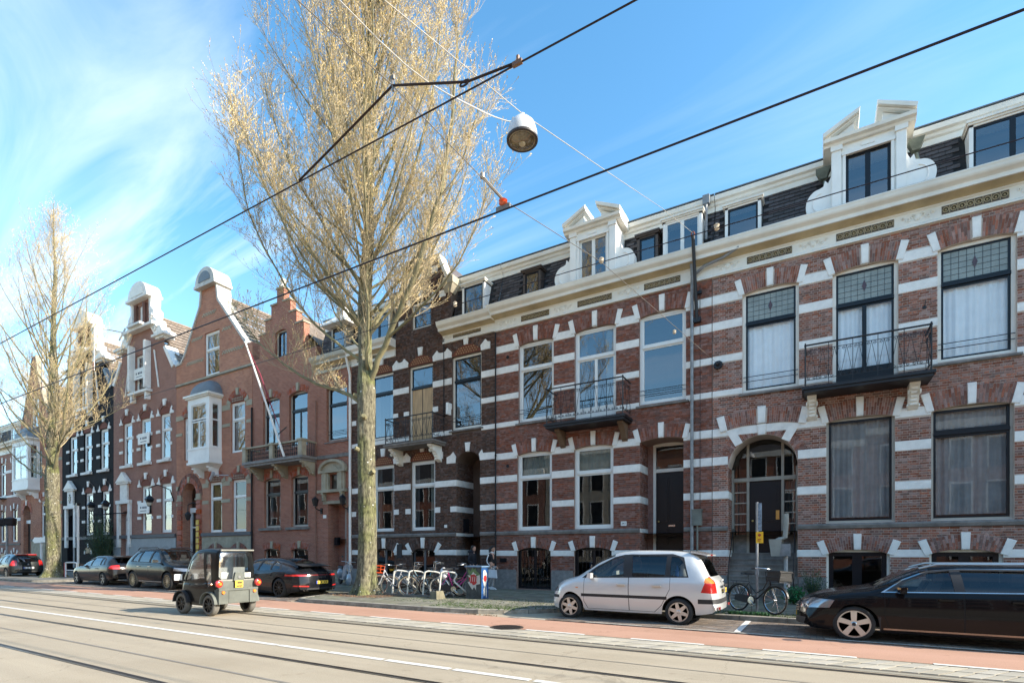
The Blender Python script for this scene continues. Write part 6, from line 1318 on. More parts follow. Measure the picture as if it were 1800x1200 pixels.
def build_car(name, label, loc, rz, P, group=None, cat='car'):
    L = P['L']; root = thing(name, (0, 0, 0), label, cat, group)
    xs = set(np.linspace(0, L, P.get('n', 90)))
    for e in (.01, .025, .05, .08): xs |= {e, L-e}
    for (xc, r) in P['arch']: xs |= {xc+r*math.cos(t) for t in np.linspace(0, PI, 25)}
    xs = sorted(xs); xs = [x for i, x in enumerate(xs) if i == 0 or x-xs[i-1] > .004]
    zbt = P.get('archz', P.get('wr', .31))
    K = 4; secs = []
    for x in xs:
        top = smooth_interp(P['top'], x); sh = min(smooth_interp(P['sh'], x), top-.025); zb0 = smooth_interp(P['zb'], x); wd = smooth_interp(P['wd'], x); wr = smooth_interp(P['rail'], x)
        zb = zb0
        for (xc, r) in P['arch']:
            if abs(x-xc) < r: zb = max(zb, zbt+math.sqrt(r*r-(x-xc)**2))
        zb = min(zb, sh-.05)
        def wz(z):
            t = (z-zb0)/max(.05, sh-zb0); return wd*(P.get('tuck', .93)+(1-P.get('tuck', .93))*math.sin(min(1, t*1.7)*PI/2)) if t < .6 else wd*(1-.045*((t-.6)/.4)**2.2)
        ps = [(wz(zb+(sh-zb)*f), zb+(sh-zb)*f) for f in (0, .12, .35, .6, .82)]+[(wz(sh)*.995, sh)]
        hh = top-sh; w5 = ps[-1][0]
        wr2 = min(wr, w5-.02)
        ps += [((w5+wr2)/2+.02*min(1, hh/.4), sh+hh*.5), (wr2, sh+hh*(1-min(.3, .09/max(hh, .12)))), (wr2*.84, sh+hh*.975), (wr2*.45, sh+hh*.995), (0, top)]
        secs.append(catmull(ps, K))
    nv = len(secs[0]); V = []; F = []
    fr, rr = P.get('fround', .28), P.get('rround', .12); fl, rl = P.get('flen', .9), P.get('rlen', .6); Wm = max(p[1] for p in P['wd'])
    def warp(x, y):
        k = (abs(y)/Wm)**2.6
        if x > L-fl: x -= fr*k*((x-(L-fl))/fl)**2
        if x < rl: x += rr*k*((rl-x)/rl)**2
        return x
    for i, x in enumerate(xs):
        for j in range(nv): y, z = secs[i][j]; V.append((warp(x, y), y, z))
    n1 = len(V)
    for i, x in enumerate(xs):
        for j in range(nv): y, z = secs[i][j]; V.append((warp(x, y), -y, z))
    for i in range(len(xs)-1):
        for j in range(nv-1):
            a, b, c, d = i*nv+j, (i+1)*nv+j, (i+1)*nv+j+1, i*nv+j+1
            F.append((a, d, c, b)); F.append((a+n1, b+n1, c+n1, d+n1))
    for i, front in ((0, False), (len(xs)-1, True)):     # end caps
        m_ = 10; rows = []
        for j in range(nv):
            y, z = secs[i][j]; row = [i*nv+j]
            for k in range(1, m_): yy = y*(1-2*k/m_); V.append((warp(xs[i], yy), yy, z)); row.append(len(V)-1)
            row.append(n1+i*nv+j); rows.append(row)
        for j in range(nv-1):
            for k in range(m_):
                q = (rows[j][k], rows[j][k+1], rows[j+1][k+1], rows[j+1][k]); F.append(q if not front else q[::-1])
    me = bpy.data.meshes.new('tmp'); me.from_pydata(V, [], F); bm = bmesh.new(); bm.from_mesh(me); bpy.data.meshes.remove(me)
    bmesh.ops.remove_doubles(bm, verts=bm.verts, dist=.0008); 
    lay = bm.faces.layers.int.new('tag'); names = ['body']; mats = [P['paint']]; par = [None]; labs = [None]
    AX = {'y': (0, 2), 'x': (1, 2), 'z': (0, 1)}
    def region(axis, poly, flt, tagid, only=None):
        a, b = AX[axis]; cx = [p[0] for p in poly]; cz = [p[1] for p in poly]; e = .06
        def cand():
            out = []
            for f in bm.faces:
                c = f.calc_center_median()
                if min(cx)-e-.1 <= c[a] <= max(cx)+e+.1 and min(cz)-e-.1 <= c[b] <= max(cz)+e+.1 and flt(c, f): out.append(f)
            return out
        area = sum(poly[i][0]*poly[(i+1) % len(poly)][1]-poly[(i+1) % len(poly)][0]*poly[i][1] for i in range(len(poly)))
        if area < 0: poly = poly[::-1]
        for p, q in zip(poly, poly[1:]+poly[:1]):
            fs = cand(); co = [0, 0, 0]; no = [0, 0, 0]; co[a], co[b] = p; no[a], no[b] = q[1]-p[1], -(q[0]-p[0])
            geom = list(set(fs) | {e_ for f in fs for e_ in f.edges} | {v for f in fs for v in f.verts})
            bmesh.ops.bisect_plane(bm, geom=geom, dist=1e-5, plane_co=co, plane_no=no)
        for f in cand():
            c = f.calc_center_median()
            if all((q[0]-p[0])*(c[b]-p[1])-(q[1]-p[1])*(c[a]-p[0]) >= -1e-7 for p, q in zip(poly, poly[1:]+poly[:1])): f[lay] = tagid
    side = lambda c, f: abs(c[1]) > .3 and abs(f.normal[1]) > .25
    for spec in P['cuts']:
        nm, mt, axis, poly, flt = spec[:5]; pa = spec[5] if len(spec) > 5 else None; lb = spec[6] if len(spec) > 6 else None
        bm.normal_update(); poly = [tuple(map(float, p)) for p in poly]
        for pol in ([poly] if not isinstance(poly[0][0], tuple) else poly):
            names.append(nm); mats.append(mt); par.append(pa); labs.append(lb)
            region(axis, pol, flt or side, len(names)-1)
    # split into objects, left and right pieces apart
    bm.faces.ensure_lookup_table(); groups = {}
    for f in bm.faces:
        t = f[lay]; s_ = 0
        if t and names[t] in ('door', 'side_window', 'tail_light', 'headlight', 'fog_light', 'seam'): s_ = 1 if f.calc_center_median()[1] > 0 else -1
        if names[t] == 'seam': t = names.index('seam'); s_ = 0
        groups.setdefault((t, s_), []).append(f)
    doors = {}
    for (t, s_), fs in sorted(groups.items()):
        vm = {}; vs = []; ff = []
        glassy = mats[t] in (carglass, privacy, clearpl)
        for f in fs:
            q = []
            for v in f.verts:
                if v.index not in vm or v not in vm: 
                    if v not in vm: vm[v] = len(vs); c = v.co-(v.normal*.012 if glassy else Vector((0, 0, 0))); vs.append(tuple(c))
                q.append(vm[v])
            ff.append(tuple(q))
        g = MB(); g.v = vs; g.f = ff; g.m = [0]*len(ff)
        nm = names[t] if names[t] != 'seam' else 'panel_gap'
        o = part(nm, g, mats[t], root, smooth=32, label=labs[t])
        o.data.name = nm
    bm.free()
    # dark inner shell: wheel wells and cabin floor
    g = MB(); g.box(.25, L-.3, -Wm*.72, Wm*.72, P['zb'][1][1] if len(P['zb']) > 1 else .2, .42)
    for (xc, r) in P['arch']: g.box(xc-r*.98, xc+r*.98, -Wm*.6, Wm*.6, .3, P['belt']-.1)
    g.box(.4, L-.6, -Wm*.66, Wm*.66, .42, P['belt']-.12)
    part('underbody', g, darkm, root)
    sx = P.get('seats', ())
    for x in sx:
        for y in (-.37, .37):
            g = MB().hexa([(x-.12,y-.23,.5),(x+.12,y-.23,.5),(x+.12,y+.23,.5),(x-.12,y+.23,.5),(x-.28,y-.2,P['belt']+.22),(x-.16,y-.2,P['belt']+.22),(x-.16,y+.2,P['belt']+.22),(x-.28,y+.2,P['belt']+.22)]).box(x-.3,x-.2,y-.12,y+.12,P['belt']+.24,P['belt']+.4)
            part('seat', g, seatm, root)
    r = P['wr']; tw = P.get('tw', .2)
    for (xc, _) in P['arch']:
        for s_ in (-1, 1): wheel(root, xc, s_*(P['track']), r, tw, s_, P.get('spokes', 5), P.get('rimm', alloy), P.get('rimr', .64), P.get('sw', .05), P.get('tyre', rubber), P.get('style', 0))
    for f in P.get('extra', ()): f(root)
    root.rotation_euler = (0, 0, rz); root.location = loc; return root
def wheel(root, x, y, r, tw, s_, n, rm, rf, sw, ty, style=0):
    rim = r*rf; g = MB(); w = tw/2
    prof = [(rim, -w+.01), (rim+.02, -w), (r-.03, -w+.005), (r-.006, -w+.03), (r, 0), (r-.006, w-.03), (r-.03, w-.005), (rim+.02, w), (rim, w-.01)]
    g.lathe(prof, 36, (x, y, r), axis='y', cap=False); wh = part('wheel', g, ty, root, smooth=50)
    yo = y+s_*(w-.02)
    g = MB(); g.lathe([(rim-.006, s_*.012), (rim+.004, s_*.012), (rim+.004, -s_*.02), (rim-.02, -s_*.02), (rim-.022, -s_*.0)][::(1 if s_ > 0 else -1)], 36, (x, yo, r), axis='y', cap=False)
    hr = .055 if style != 2 else .12
    g.lathe([(0, s_*.0), (hr*.6, s_*.004), (hr, -s_*.008), (hr, -s_*.03)][::(-1 if s_ > 0 else 1)], 14, (x, yo, r), axis='y')
    for i in range(n):
        a = 2*PI*i/n+.3; ca, sa = math.cos(a), math.sin(a)
        def pt(rad, t, dy): return (x+rad*ca-t*sa, yo+dy, r+rad*sa+t*ca)
        w0, w1 = (sw*.8, sw) if style == 0 else (sw, sw*1.7)
        if style == 3: w0, w1 = sw, sw*.7
        q = [pt(hr*.6,-w0,-s_*.025), pt(rim-.012,-w1,-s_*.025), pt(rim-.012,w1,-s_*.025), pt(hr*.6,w0,-s_*.025), pt(hr*.6,-w0,-s_*.004), pt(rim-.012,-w1,s_*.002), pt(rim-.012,w1,s_*.002), pt(hr*.6,w0,-s_*.004)]
        g.hexa(q)
    part('rim', g, rm, wh, smooth=30)
    g = MB(); g.lathe([(rim-.01, 0), (0, 0)], 20, (x, yo-s_*.06, r), axis='y'); part('brake_disc', g, M('brake_dark', (.02, .02, .02), .6), wh)
    if style == 2:
        g = MB()
        for i in range(5): a = 2*PI*i/5; g.lathe([(.012, s_*.004), (.0, s_*.006)], 6, (x+.07*math.cos(a), yo, r+.07*math.sin(a)), axis='y')
        part('bolts', g, plast, wh)
def plate(root, x, y0, y1, z0, z1, s_=-1, white_=False):
    d = .012*s_; p = part('number_plate', MB().box(min(x, x+d), max(x, x+d), y0, y1, z0, z1), yplate if not white_ else white, root)
    part('plate_band', MB().box(min(x+d, x+d*1.2), max(x+d, x+d*1.2), (y0 if s_ > 0 else y1-.045), (y0+.045 if s_ > 0 else y1), z0, z1), blueb, p)
    g = MB(); n = 6; w = (y1-y0-.1)
    for i in range(n):
        if i in (2, 4): continue
        a = y0+.07+w*i/n; g.box(min(x+d, x+d*1.2), max(x+d, x+d*1.2), a, a+w/n*.55, z0+.025, z1-.025)
    part('plate_marks', g, M('plate_ink', (.05, .04, .02), .6), p)
def mirror(root, x, y, z, m, s_):
    mi = part('wing_mirror', MB().hexa([(x-.04,y,z),(x+.07,y,z+.01),(x+.05,y+s_*.2,z+.01),(x-.05,y+s_*.2,z),(x-.04,y,z+.12),(x+.05,y,z+.11),(x+.03,y+s_*.19,z+.12),(x-.05,y+s_*.19,z+.13)] if s_ > 0 else [(x-.05,y+s_*.2,z),(x+.05,y+s_*.2,z+.01),(x+.07,y,z+.01),(x-.04,y,z),(x-.05,y+s_*.19,z+.13),(x+.03,y+s_*.19,z+.12),(x+.05,y,z+.11),(x-.04,y,z+.12)]), m, root, smooth=60)
    return mi
def handle(root, x, y, z, m, s_): part('door_handle', MB().box(x-.1, x+.1, min(y, y+s_*.045), max(y, y+s_*.045), z-.014, z+.018), m, root)
def exp_(poly, d):
    cx = sum(p[0] for p in poly)/len(poly); cz = sum(p[1] for p in poly)/len(poly); out = []
    for i, p in enumerate(poly):
        out.append((p[0]+d*(1 if p[0] > cx else -1), p[1]+d*(1 if p[1] > cz else -1)))
    return out
rear = lambda lim: (lambda c, f: c[0] < lim and f.normal[0] < -.2)
frontf = lambda lim: (lambda c, f: c[0] > lim and f.normal[0] > .15)
up = lambda c, f: f.normal[2] > .12 and abs(f.normal[1]) < .85
# silver MPV: 4.02 long, 1.63 tall. local x: rear 0 -> front L
def car_silver():
    L = 4.1; s = dict(L=L, belt=.98, wr=.3, tw=.19, track=.76, arch=[(.83,.36),(3.43,.36)], archz=.3, paint=silver, spokes=6, style=3, sw=.045, rimr=.7, rimm=alloy, seats=(1.25,2.15), fround=.34, rround=.1, rlen=.5,
      top=[(0,.52),(.02,.62),(.08,.95),(.22,1.12),(.42,1.47),(.62,1.6),(1.1,1.655),(1.7,1.665),(2.2,1.63),(2.6,1.5),(3.0,1.24),(3.28,1.04),(3.6,.96),(3.86,.86),(4.0,.72),(4.08,.58),(4.1,.5)],
      sh=[(0,.46),(.05,.6),(.1,.95),(.6,1.01),(1.5,1.0),(2.6,.97),(3.2,.94),(3.6,.86),(3.9,.72),(4.1,.44)],
      zb=[(0,.36),(.12,.3),(.5,.25),(2,.23),(3.9,.24),(4.05,.26),(4.1,.32)], wd=[(0,.8),(.3,.855),(1,.87),(3.3,.865),(3.8,.83),(4.1,.72)], rail=[(0,.62),(.4,.6),(1.0,.6),(2.2,.6),(2.9,.66),(3.3,.72),(4.1,.6)])
    fd = [(1.95,.28),(2.95,.28),(3.05,.45),(3.05,.97),(2.75,1.28),(2.25,1.52),(1.98,1.56)]; rd = [(1.02,.62),(1.2,.44),(1.28,.28),(1.93,.28),(1.96,1.56),(1.1,1.55),(1.02,1.05)]
    tr = [(.62,1.06),(3.12,1.0),(2.8,1.26),(2.35,1.5),(2.1,1.56),(1.0,1.575),(.75,1.5)]
    w1 = [(2.08,1.05),(2.98,1.02),(2.72,1.27),(2.38,1.46),(2.12,1.52)]; w2 = [(1.13,1.07),(1.87,1.05),(1.92,1.525),(1.12,1.525)]; w3 = [(.66,1.09),(1.02,1.075),(1.02,1.52),(.86,1.5),(.76,1.4)]
    s['cuts'] = [('seam', darkm, 'y', exp_(fd,.008), None), ('door', silver, 'y', fd, None), ('seam', darkm, 'y', exp_(rd,.008), None), ('door', silver, 'y', rd, None),
      ('window_trim', plast, 'y', tr, None), ('side_window', carglass, 'y', w1, None), ('side_window', privacy, 'y', w2, None), ('side_window', carglass, 'y', w3, None),
      ('rub_strip', plast, 'y', [(1.08,.56),(3.12,.56),(3.12,.63),(1.08,.63)], None),
      ('bumper_strip', plast, 'y', [(3.72,.5),(4.15,.5),(4.15,.57),(3.72,.57)], lambda c, f: True), ('bumper_strip', plast, 'y', [(-.1,.5),(.42,.5),(.42,.6),(-.1,.6)], lambda c, f: True),
      ('windscreen', carglass, 'z', [(2.35,.6),(3.2,.66),(3.2,-.66),(2.35,-.6)], up),
      ('rear_window', privacy, 'x', [(-.56,1.08),(.56,1.08),(.5,1.48),(-.5,1.48)], rear(.6)),
      ('tail_light', redl, 'y', [(.0,.72),(.36,.74),(.2,1.18),(.1,1.18),(-.05,1.0)], lambda c, f: abs(c[1]) > .58), ('indicator', orl, 'y', [(.02,.93),(.3,.95),(.28,1.06),(.08,1.06)], lambda c, f: abs(c[1]) > .62),
      ('headlight', whl, 'y', [(3.72,.66),(4.1,.6),(4.02,.8),(3.85,.86)], lambda c, f: abs(c[1]) > .45)]
    def ex(root):
        part('spoiler', MB().hexa([(.28,-.55,1.53),(.62,-.58,1.6),(.62,.58,1.6),(.28,.55,1.53),(.28,-.55,1.56),(.62,-.58,1.64),(.62,.58,1.64),(.28,.55,1.56)]), silver, root); part('high_brake_light', MB().box(.272,.285,-.12,.12,1.53,1.56), redl, root)
        for s_ in (-1, 1): mirror(root, 2.86, s_*.84, 1.0, silver, s_)
        for x in (2.02, 1.2):
            for s_ in (-1, 1): handle(root, x+.1, s_*.865, .86, alloy, s_)
        plate(root, -.005, -.16, .16, .72, .82, -1); part('tailgate_handle', MB().box(-.03,.0,-.2,.2,.86,.9), plast, root); part('badge', MB().lathe([(.045,0),(.03,-.012)], 12, (.035, 0, .98), axis='x'), chrome, root)
        part('fuel_flap', MB().box(.52,.72,.845,.856,.66,.82).box(.52,.72,-.856,-.845,.66,.82), silver, root); part('reflector', MB().box(-.01,.02,-.7,-.6,.38,.44).box(-.01,.02,.6,.7,.38,.44), redl, root)
        part('side_indicator', MB().box(3.2,3.26,-.875,-.86,.76,.78).box(3.2,3.26,.86,.875,.76,.78), orl, root)
        part('toy_on_shelf', MB().lathe([(0,0),(.09,.03),(.1,.12),(.06,.2),(.08,.27),(0,.34)], 10, (.85,.3,1.02)), white, root, smooth=60); part('blue_bottle', MB().lathe([(.04,0),(.04,.2),(.015,.26),(0,.3)], 8, (.95,.45,1.05)), M('blue_plastic', (.05, .15, .5), .4), root)
    s['extra'] = [ex]
    return build_car('parked_car', 'silver grey compact people carrier parked in front of the white banded red houses', (-1.83, 12.63, 0), PI, s, 'cars parked along the kerb')
car_silver()
def car_wagon():
    L = 4.77; s = dict(L=L, belt=.93, wr=.335, tw=.21, track=.79, arch=[(1.03,.38),(3.82,.38)], archz=.335, paint=pblack, spokes=5, style=0, sw=.05, rimr=.76, rimm=alloy, seats=(1.9,2.8), fround=.42, rround=.18, flen=1.1,
      top=[(0,.5),(.02,.7),(.1,1.0),(.35,1.2),(.75,1.42),(1.4,1.47),(2.2,1.475),(2.75,1.44),(3.1,1.3),(3.4,1.12),(3.62,1.02),(3.9,.98),(4.3,.9),(4.6,.78),(4.73,.66),(4.77,.5)],
      sh=[(0,.46),(.06,.9),(.6,.98),(1.5,.97),(2.6,.95),(3.4,.93),(4.0,.87),(4.4,.8),(4.77,.44)],
      zb=[(0,.36),(.2,.28),(.8,.22),(4.2,.2),(4.65,.2),(4.77,.26)], wd=[(0,.8),(.4,.88),(1.2,.915),(3.6,.915),(4.3,.88),(4.77,.74)], rail=[(0,.6),(.6,.6),(2.6,.6),(3.2,.66),(3.7,.72),(4.77,.6)])
    tr = [(.75,1.02),(3.42,.955),(3.1,1.2),(2.75,1.37),(2.3,1.415),(1.2,1.42),(.9,1.32)]; fd = [(2.28,.27),(3.28,.27),(3.36,.5),(3.36,.95),(2.3,.97)]; rd = [(1.32,.62),(1.5,.4),(1.55,.27),(2.26,.27),(2.28,.97),(1.3,.98)]
    s['cuts'] = [('seam', darkm, 'y', exp_(fd,.007), None), ('door', pblack, 'y', fd, None), ('seam', darkm, 'y', exp_(rd,.007), None), ('door', pblack, 'y', rd, None), ('seam', darkm, 'z', [(3.5,.72),(3.52,.72),(3.52,-.72),(3.5,-.72)], up),
      ('window_trim', chrome, 'y', tr, None), ('window_frame', plast, 'y', [(.79,1.035),(3.36,.975),(3.08,1.19),(2.74,1.355),(2.3,1.395),(1.2,1.4),(.93,1.31)], None),
      ('side_window', carglass, 'y', [(2.4,1.0),(3.25,.985),(3.03,1.18),(2.72,1.33),(2.44,1.37)], None), ('side_window', privacy, 'y', [(1.42,1.02),(2.26,1.005),(2.3,1.375),(1.45,1.38)], None), ('side_window', privacy, 'y', [(.9,1.05),(1.34,1.03),(1.36,1.37),(1.05,1.31)], None),
      ('sill_trim', M('satin_trim', (.42, .32, .24), .35, metal=.7), 'y', [(1.5,.255),(3.38,.255),(3.38,.285),(1.5,.285)], None), ('arch_lip', plast, 'y', [(3.42,.2),(3.46,.2),(3.46,.5),(3.42,.5)], None),
      ('windscreen', carglass, 'z', [(2.72,.58),(3.52,.68),(3.52,-.68),(2.72,-.58)], up), ('rear_window', privacy, 'x', [(-.55,1.02),(.55,1.02),(.48,1.36),(-.48,1.36)], rear(.8)),
      ('headlight', whl, 'y', [(4.2,.63),(4.8,.58),(4.8,.72),(4.45,.8),(4.12,.78)], lambda c, f: abs(c[1]) > .42 and f.normal[2] < .93), ('grille', plast, 'x', [(-.42,.5),(.42,.5),(.46,.66),(-.46,.66)], frontf(4.4)), ('lower_intake', plast, 'x', [(-.6,.24),(.6,.24),(.66,.4),(-.66,.4)], frontf(4.3)),
      ('tail_light', redl, 'y', [(-.05,.78),(.35,.8),(.35,.92),(-.05,.94)], lambda c, f: abs(c[1]) > .5)]
    def ex(root):
        for s_ in (-1, 1):
            mirror(root, 3.12, s_*.9, .95, pblack, s_); part('mirror_reflection_strip', MB().box(3.06, 3.2, min(s_*.92, s_*1.08), max(s_*.92, s_*1.08), 1.03, 1.06), M('amber_reflection', (.4, .25, .1), .2), root)  # amber strip is a reflection painted onto the mirror housing
            for x in (2.42, 1.5): handle(root, x+.1, s_*.905, .85, pblack, s_)
            part('roof_rail', MB().tube([(.9,s_*.6,1.44),(1.1,s_*.6,1.5),(2.6,s_*.6,1.49),(2.85,s_*.6,1.41)], .018, 6), alloy, root)
            part('intake_chrome', MB().tube([(4.3,s_*.78,.33),(4.5,s_*.66,.27),(4.62,s_*.5,.25)], .014, 5), chrome, root); part('lamp_detail', MB().lathe([(.055,0),(.04,.02),(0,.0)], 12, (4.42,s_*.62,.7), axis='x').lathe([(.05,0),(.04,.02),(0,0)], 12, (4.53,s_*.52,.69), axis='x'), chrome, root)
        g = MB()
        for i in range(3): g.box(4.69+.01*i, 4.75, -.42, .42, .52+i*.05, .53+i*.05)
        part('grille_bars', g, chrome, root); plate(root, 4.75, -.26, .26, .4, .49, 1)
        part('wheel_centre', MB().lathe([(.03,.0),(0,.005)], 10, (3.82, .905, .335), axis='y'), plast, root)
    s['extra'] = [ex]
    return build_car('parked_car', 'black estate car at the right edge with silver five spoke wheels', (4.37, 12.2, 0), PI, s, 'cars parked along the kerb')
car_wagon().scale = (1, 1, .94)
def car_sport():
    L = 5.05; s = dict(L=L, belt=.9, wr=.35, tw=.29, track=.81, arch=[(1.12,.4),(4.07,.4)], archz=.35, paint=gun, spokes=10, style=0, sw=.017, rimr=.72, rimm=alloy_b, seats=(2.0,3.0), fround=.42, rround=.34, rlen=.9,
      top=[(0,.5),(.03,.66),(.08,.84),(.25,.96),(.6,1.12),(1.1,1.3),(1.7,1.4),(2.4,1.42),(2.9,1.38),(3.3,1.22),(3.7,1.02),(4.1,.93),(4.6,.82),(4.95,.68),(5.05,.5)],
      sh=[(0,.46),(.06,.78),(.3,.9),(1.2,.95),(2.4,.9),(3.6,.9),(4.3,.84),(5.05,.42)], zb=[(0,.3),(.3,.22),(.9,.17),(4.6,.15),(5.05,.24)], wd=[(0,.8),(.4,.93),(1.1,.97),(2,.95),(2.5,.93),(3.6,.94),(4.4,.92),(5.05,.76)], rail=[(0,.55),(.5,.5),(1.2,.52),(2.6,.56),(3.3,.64),(5.05,.6)])
    s['cuts'] = [('seam', darkm, 'y', [(1.5,.3),(2.42,.3),(2.5,.9),(1.35,.93)], None), ('door', gun, 'y', [(1.508,.307),(2.412,.307),(2.49,.893),(1.36,.922)], None), ('seam', darkm, 'y', [(2.43,.3),(3.5,.3),(3.55,.9),(2.51,.9)], None), ('door', gun, 'y', [(2.437,.307),(3.493,.307),(3.542,.893),(2.517,.893)], None),
      ('window_trim', plast, 'y', [(1.05,1.0),(3.62,.92),(3.3,1.12),(2.9,1.3),(2.4,1.35),(1.8,1.34),(1.3,1.2)], None), ('side_window', carglass, 'y', [(2.5,.96),(3.5,.94),(3.25,1.1),(2.88,1.27),(2.5,1.315)], None), ('side_window', privacy, 'y', [(1.72,.98),(2.42,.96),(2.42,1.32),(1.85,1.31)], None), ('side_window', privacy, 'y', [(1.2,1.02),(1.64,.99),(1.75,1.29),(1.36,1.2)], None),
      ('windscreen', carglass, 'z', [(2.85,.55),(3.72,.68),(3.72,-.68),(2.85,-.55)], up), ('rear_window', privacy, 'z', [(.42,-.45),(1.2,-.44),(1.2,.44),(.42,.45)], up),
      ('light_bar', M('dark_red_bar', (.12, .01, .01), .2, coat=1), 'x', [(-1.0,.79),(1.0,.79),(1.0,.83),(-1.0,.83)], lambda c, f: c[0] < .75), ('tail_light', redl, 'x', [(-1.0,.775),(-.42,.785),(-.42,.83),(-1.0,.84)], lambda c, f: c[0] < .8), ('tail_light', redl, 'x', [(.42,.785),(1.0,.775),(1.0,.84),(.42,.83)], lambda c, f: c[0] < .8),
      ('diffuser', plast, 'x', [(-.62,.2),(.62,.2),(.55,.36),(-.55,.36)], rear(.6)), ('fog_light', redl, 'x', [(-.9,.42),(-.5,.4),(-.5,.44),(-.88,.46)], lambda c, f: c[0] < .5), ('fog_light', redl, 'x', [(.5,.4),(.9,.42),(.88,.46),(.5,.44)], lambda c, f: c[0] < .5), ('arch_lip', plast, 'y', [(.7,.2),(.72,.2),(.72,.3),(.7,.3)], None)]
    def ex(root):
        part('rear_spoiler', MB().hexa([(.3,-.6,1.1),(.72,-.58,1.17),(.72,.58,1.17),(.3,.6,1.1),(.26,-.62,1.125),(.72,-.58,1.21),(.72,.58,1.21),(.26,.62,1.125)]), plast, root)
        text_obj('badge_lettering', 'PORSCHE', .085, (-.0, 0, .74), root, chrome, rot=(PI/2, 0, -PI/2)); plate(root, -.012, -.26, .26, .5, .61, -1)
        for s_ in (-1, 1):
            for k in (0, 1): part('exhaust_tip', MB().lathe([(.05,0),(.05,-.06),(.04,-.06),(.035,0)], 14, (.16, s_*(.62-k*.12), .3), axis='x'), chrome, root, smooth=40)
            mirror(root, 3.3, s_*.92, .92, gun, s_)
            for x in (2.1, 3.0): handle(root, x-.45, s_*.945, .8, gun, s_)
    s['extra'] = [ex]
    return build_car('parked_car', 'dark graphite sports estate with a roof spoiler and black wheels parked beside the big tree', (-15.42, 12.85, 0), PI, s, 'cars parked along the kerb')
car_sport()
def car_suv():
    L = 4.95; s = dict(L=L, belt=1.12, wr=.385, tw=.26, track=.83, arch=[(1.0,.45),(3.95,.45)], archz=.385, paint=sblack, spokes=14, style=3, sw=.014, rimr=.7, rimm=brz, seats=(2.0,2.95), fround=.4, rround=.2,
      top=[(0,.6),(.03,.9),(.12,1.2),(.4,1.5),(.8,1.72),(1.5,1.79),(2.4,1.8),(2.9,1.73),(3.3,1.5),(3.65,1.28),(3.95,1.18),(4.5,1.1),(4.8,.98),(4.92,.8),(4.95,.6)],
      sh=[(0,.55),(.08,1.0),(.6,1.14),(2,1.12),(3.4,1.1),(4.2,1.02),(4.7,.92),(4.95,.55)], zb=[(0,.45),(.2,.36),(.9,.3),(4.5,.28),(4.95,.36)], wd=[(0,.84),(.4,.94),(1,.975),(3.9,.975),(4.5,.93),(4.95,.8)], rail=[(0,.62),(.6,.66),(2.6,.66),(3.3,.72),(3.8,.78),(4.95,.66)])
    s['cuts'] = [('seam', darkm, 'y', [(1.45,.4),(2.38,.4),(2.42,1.1),(1.35,1.1)], None), ('door', sblack, 'y', [(1.457,.407),(2.372,.407),(2.412,1.093),(1.36,1.093)], None), ('seam', darkm, 'y', [(2.39,.4),(3.4,.4),(3.46,1.08),(2.43,1.1)], None), ('door', sblack, 'y', [(2.397,.407),(3.393,.407),(3.452,1.073),(2.437,1.09)], None),
      ('window_trim', plast, 'y', [(.75,1.2),(3.5,1.14),(3.25,1.4),(2.85,1.66),(2.4,1.73),(1.3,1.72),(.95,1.55)], None), ('side_window', carglass, 'y', [(2.48,1.19),(3.36,1.17),(3.18,1.38),(2.83,1.61),(2.5,1.68)], None), ('side_window', privacy, 'y', [(1.5,1.21),(2.36,1.19),(2.38,1.68),(1.55,1.68)], None), ('side_window', privacy, 'y', [(.9,1.24),(1.4,1.22),(1.45,1.66),(1.1,1.55)], None),
      ('windscreen', carglass, 'z', [(2.85,.64),(3.7,.76),(3.7,-.76),(2.85,-.64)], up), ('headlight', whl, 'y', [(4.4,.84),(4.97,.8),(4.9,.92),(4.4,.98)], lambda c, f: abs(c[1]) > .5), ('grille', plast, 'x', [(-.42,.6),(.42,.6),(.46,.9),(-.46,.9)], frontf(4.5)), ('side_step', alloy, 'y', [(1.5,.33),(3.45,.33),(3.45,.37),(1.5,.37)], None),
      ('rear_window', privacy, 'x', [(-.6,1.25),(.6,1.25),(.52,1.58),(-.52,1.58)], rear(.7)), ('tail_light', redl, 'y', [(-.05,1.0),(.3,1.0),(.3,1.12),(-.05,1.14)], lambda c, f: abs(c[1]) > .5)]
    def ex(root):
        for s_ in (-1, 1):
            mirror(root, 3.2, s_*.95, 1.18, sblack, s_); part('roof_rail', MB().tube([(.9,s_*.66,1.72),(1.1,s_*.66,1.83),(2.6,s_*.66,1.83),(2.9,s_*.66,1.72)], .02, 6), plast, root)
            for x in (1.6, 2.55): handle(root, x, s_*.965, 1.0, chrome, s_)
        plate(root, 4.97, -.26, .26, .48, .6, 1)
    s['extra'] = [ex]
    return build_car('parked_car', 'tall black off road estate facing right with bronze multi spoke wheels behind the micro car', (-27.9, 12.83, 0), 0, s, 'cars parked along the kerb')
car_suv()
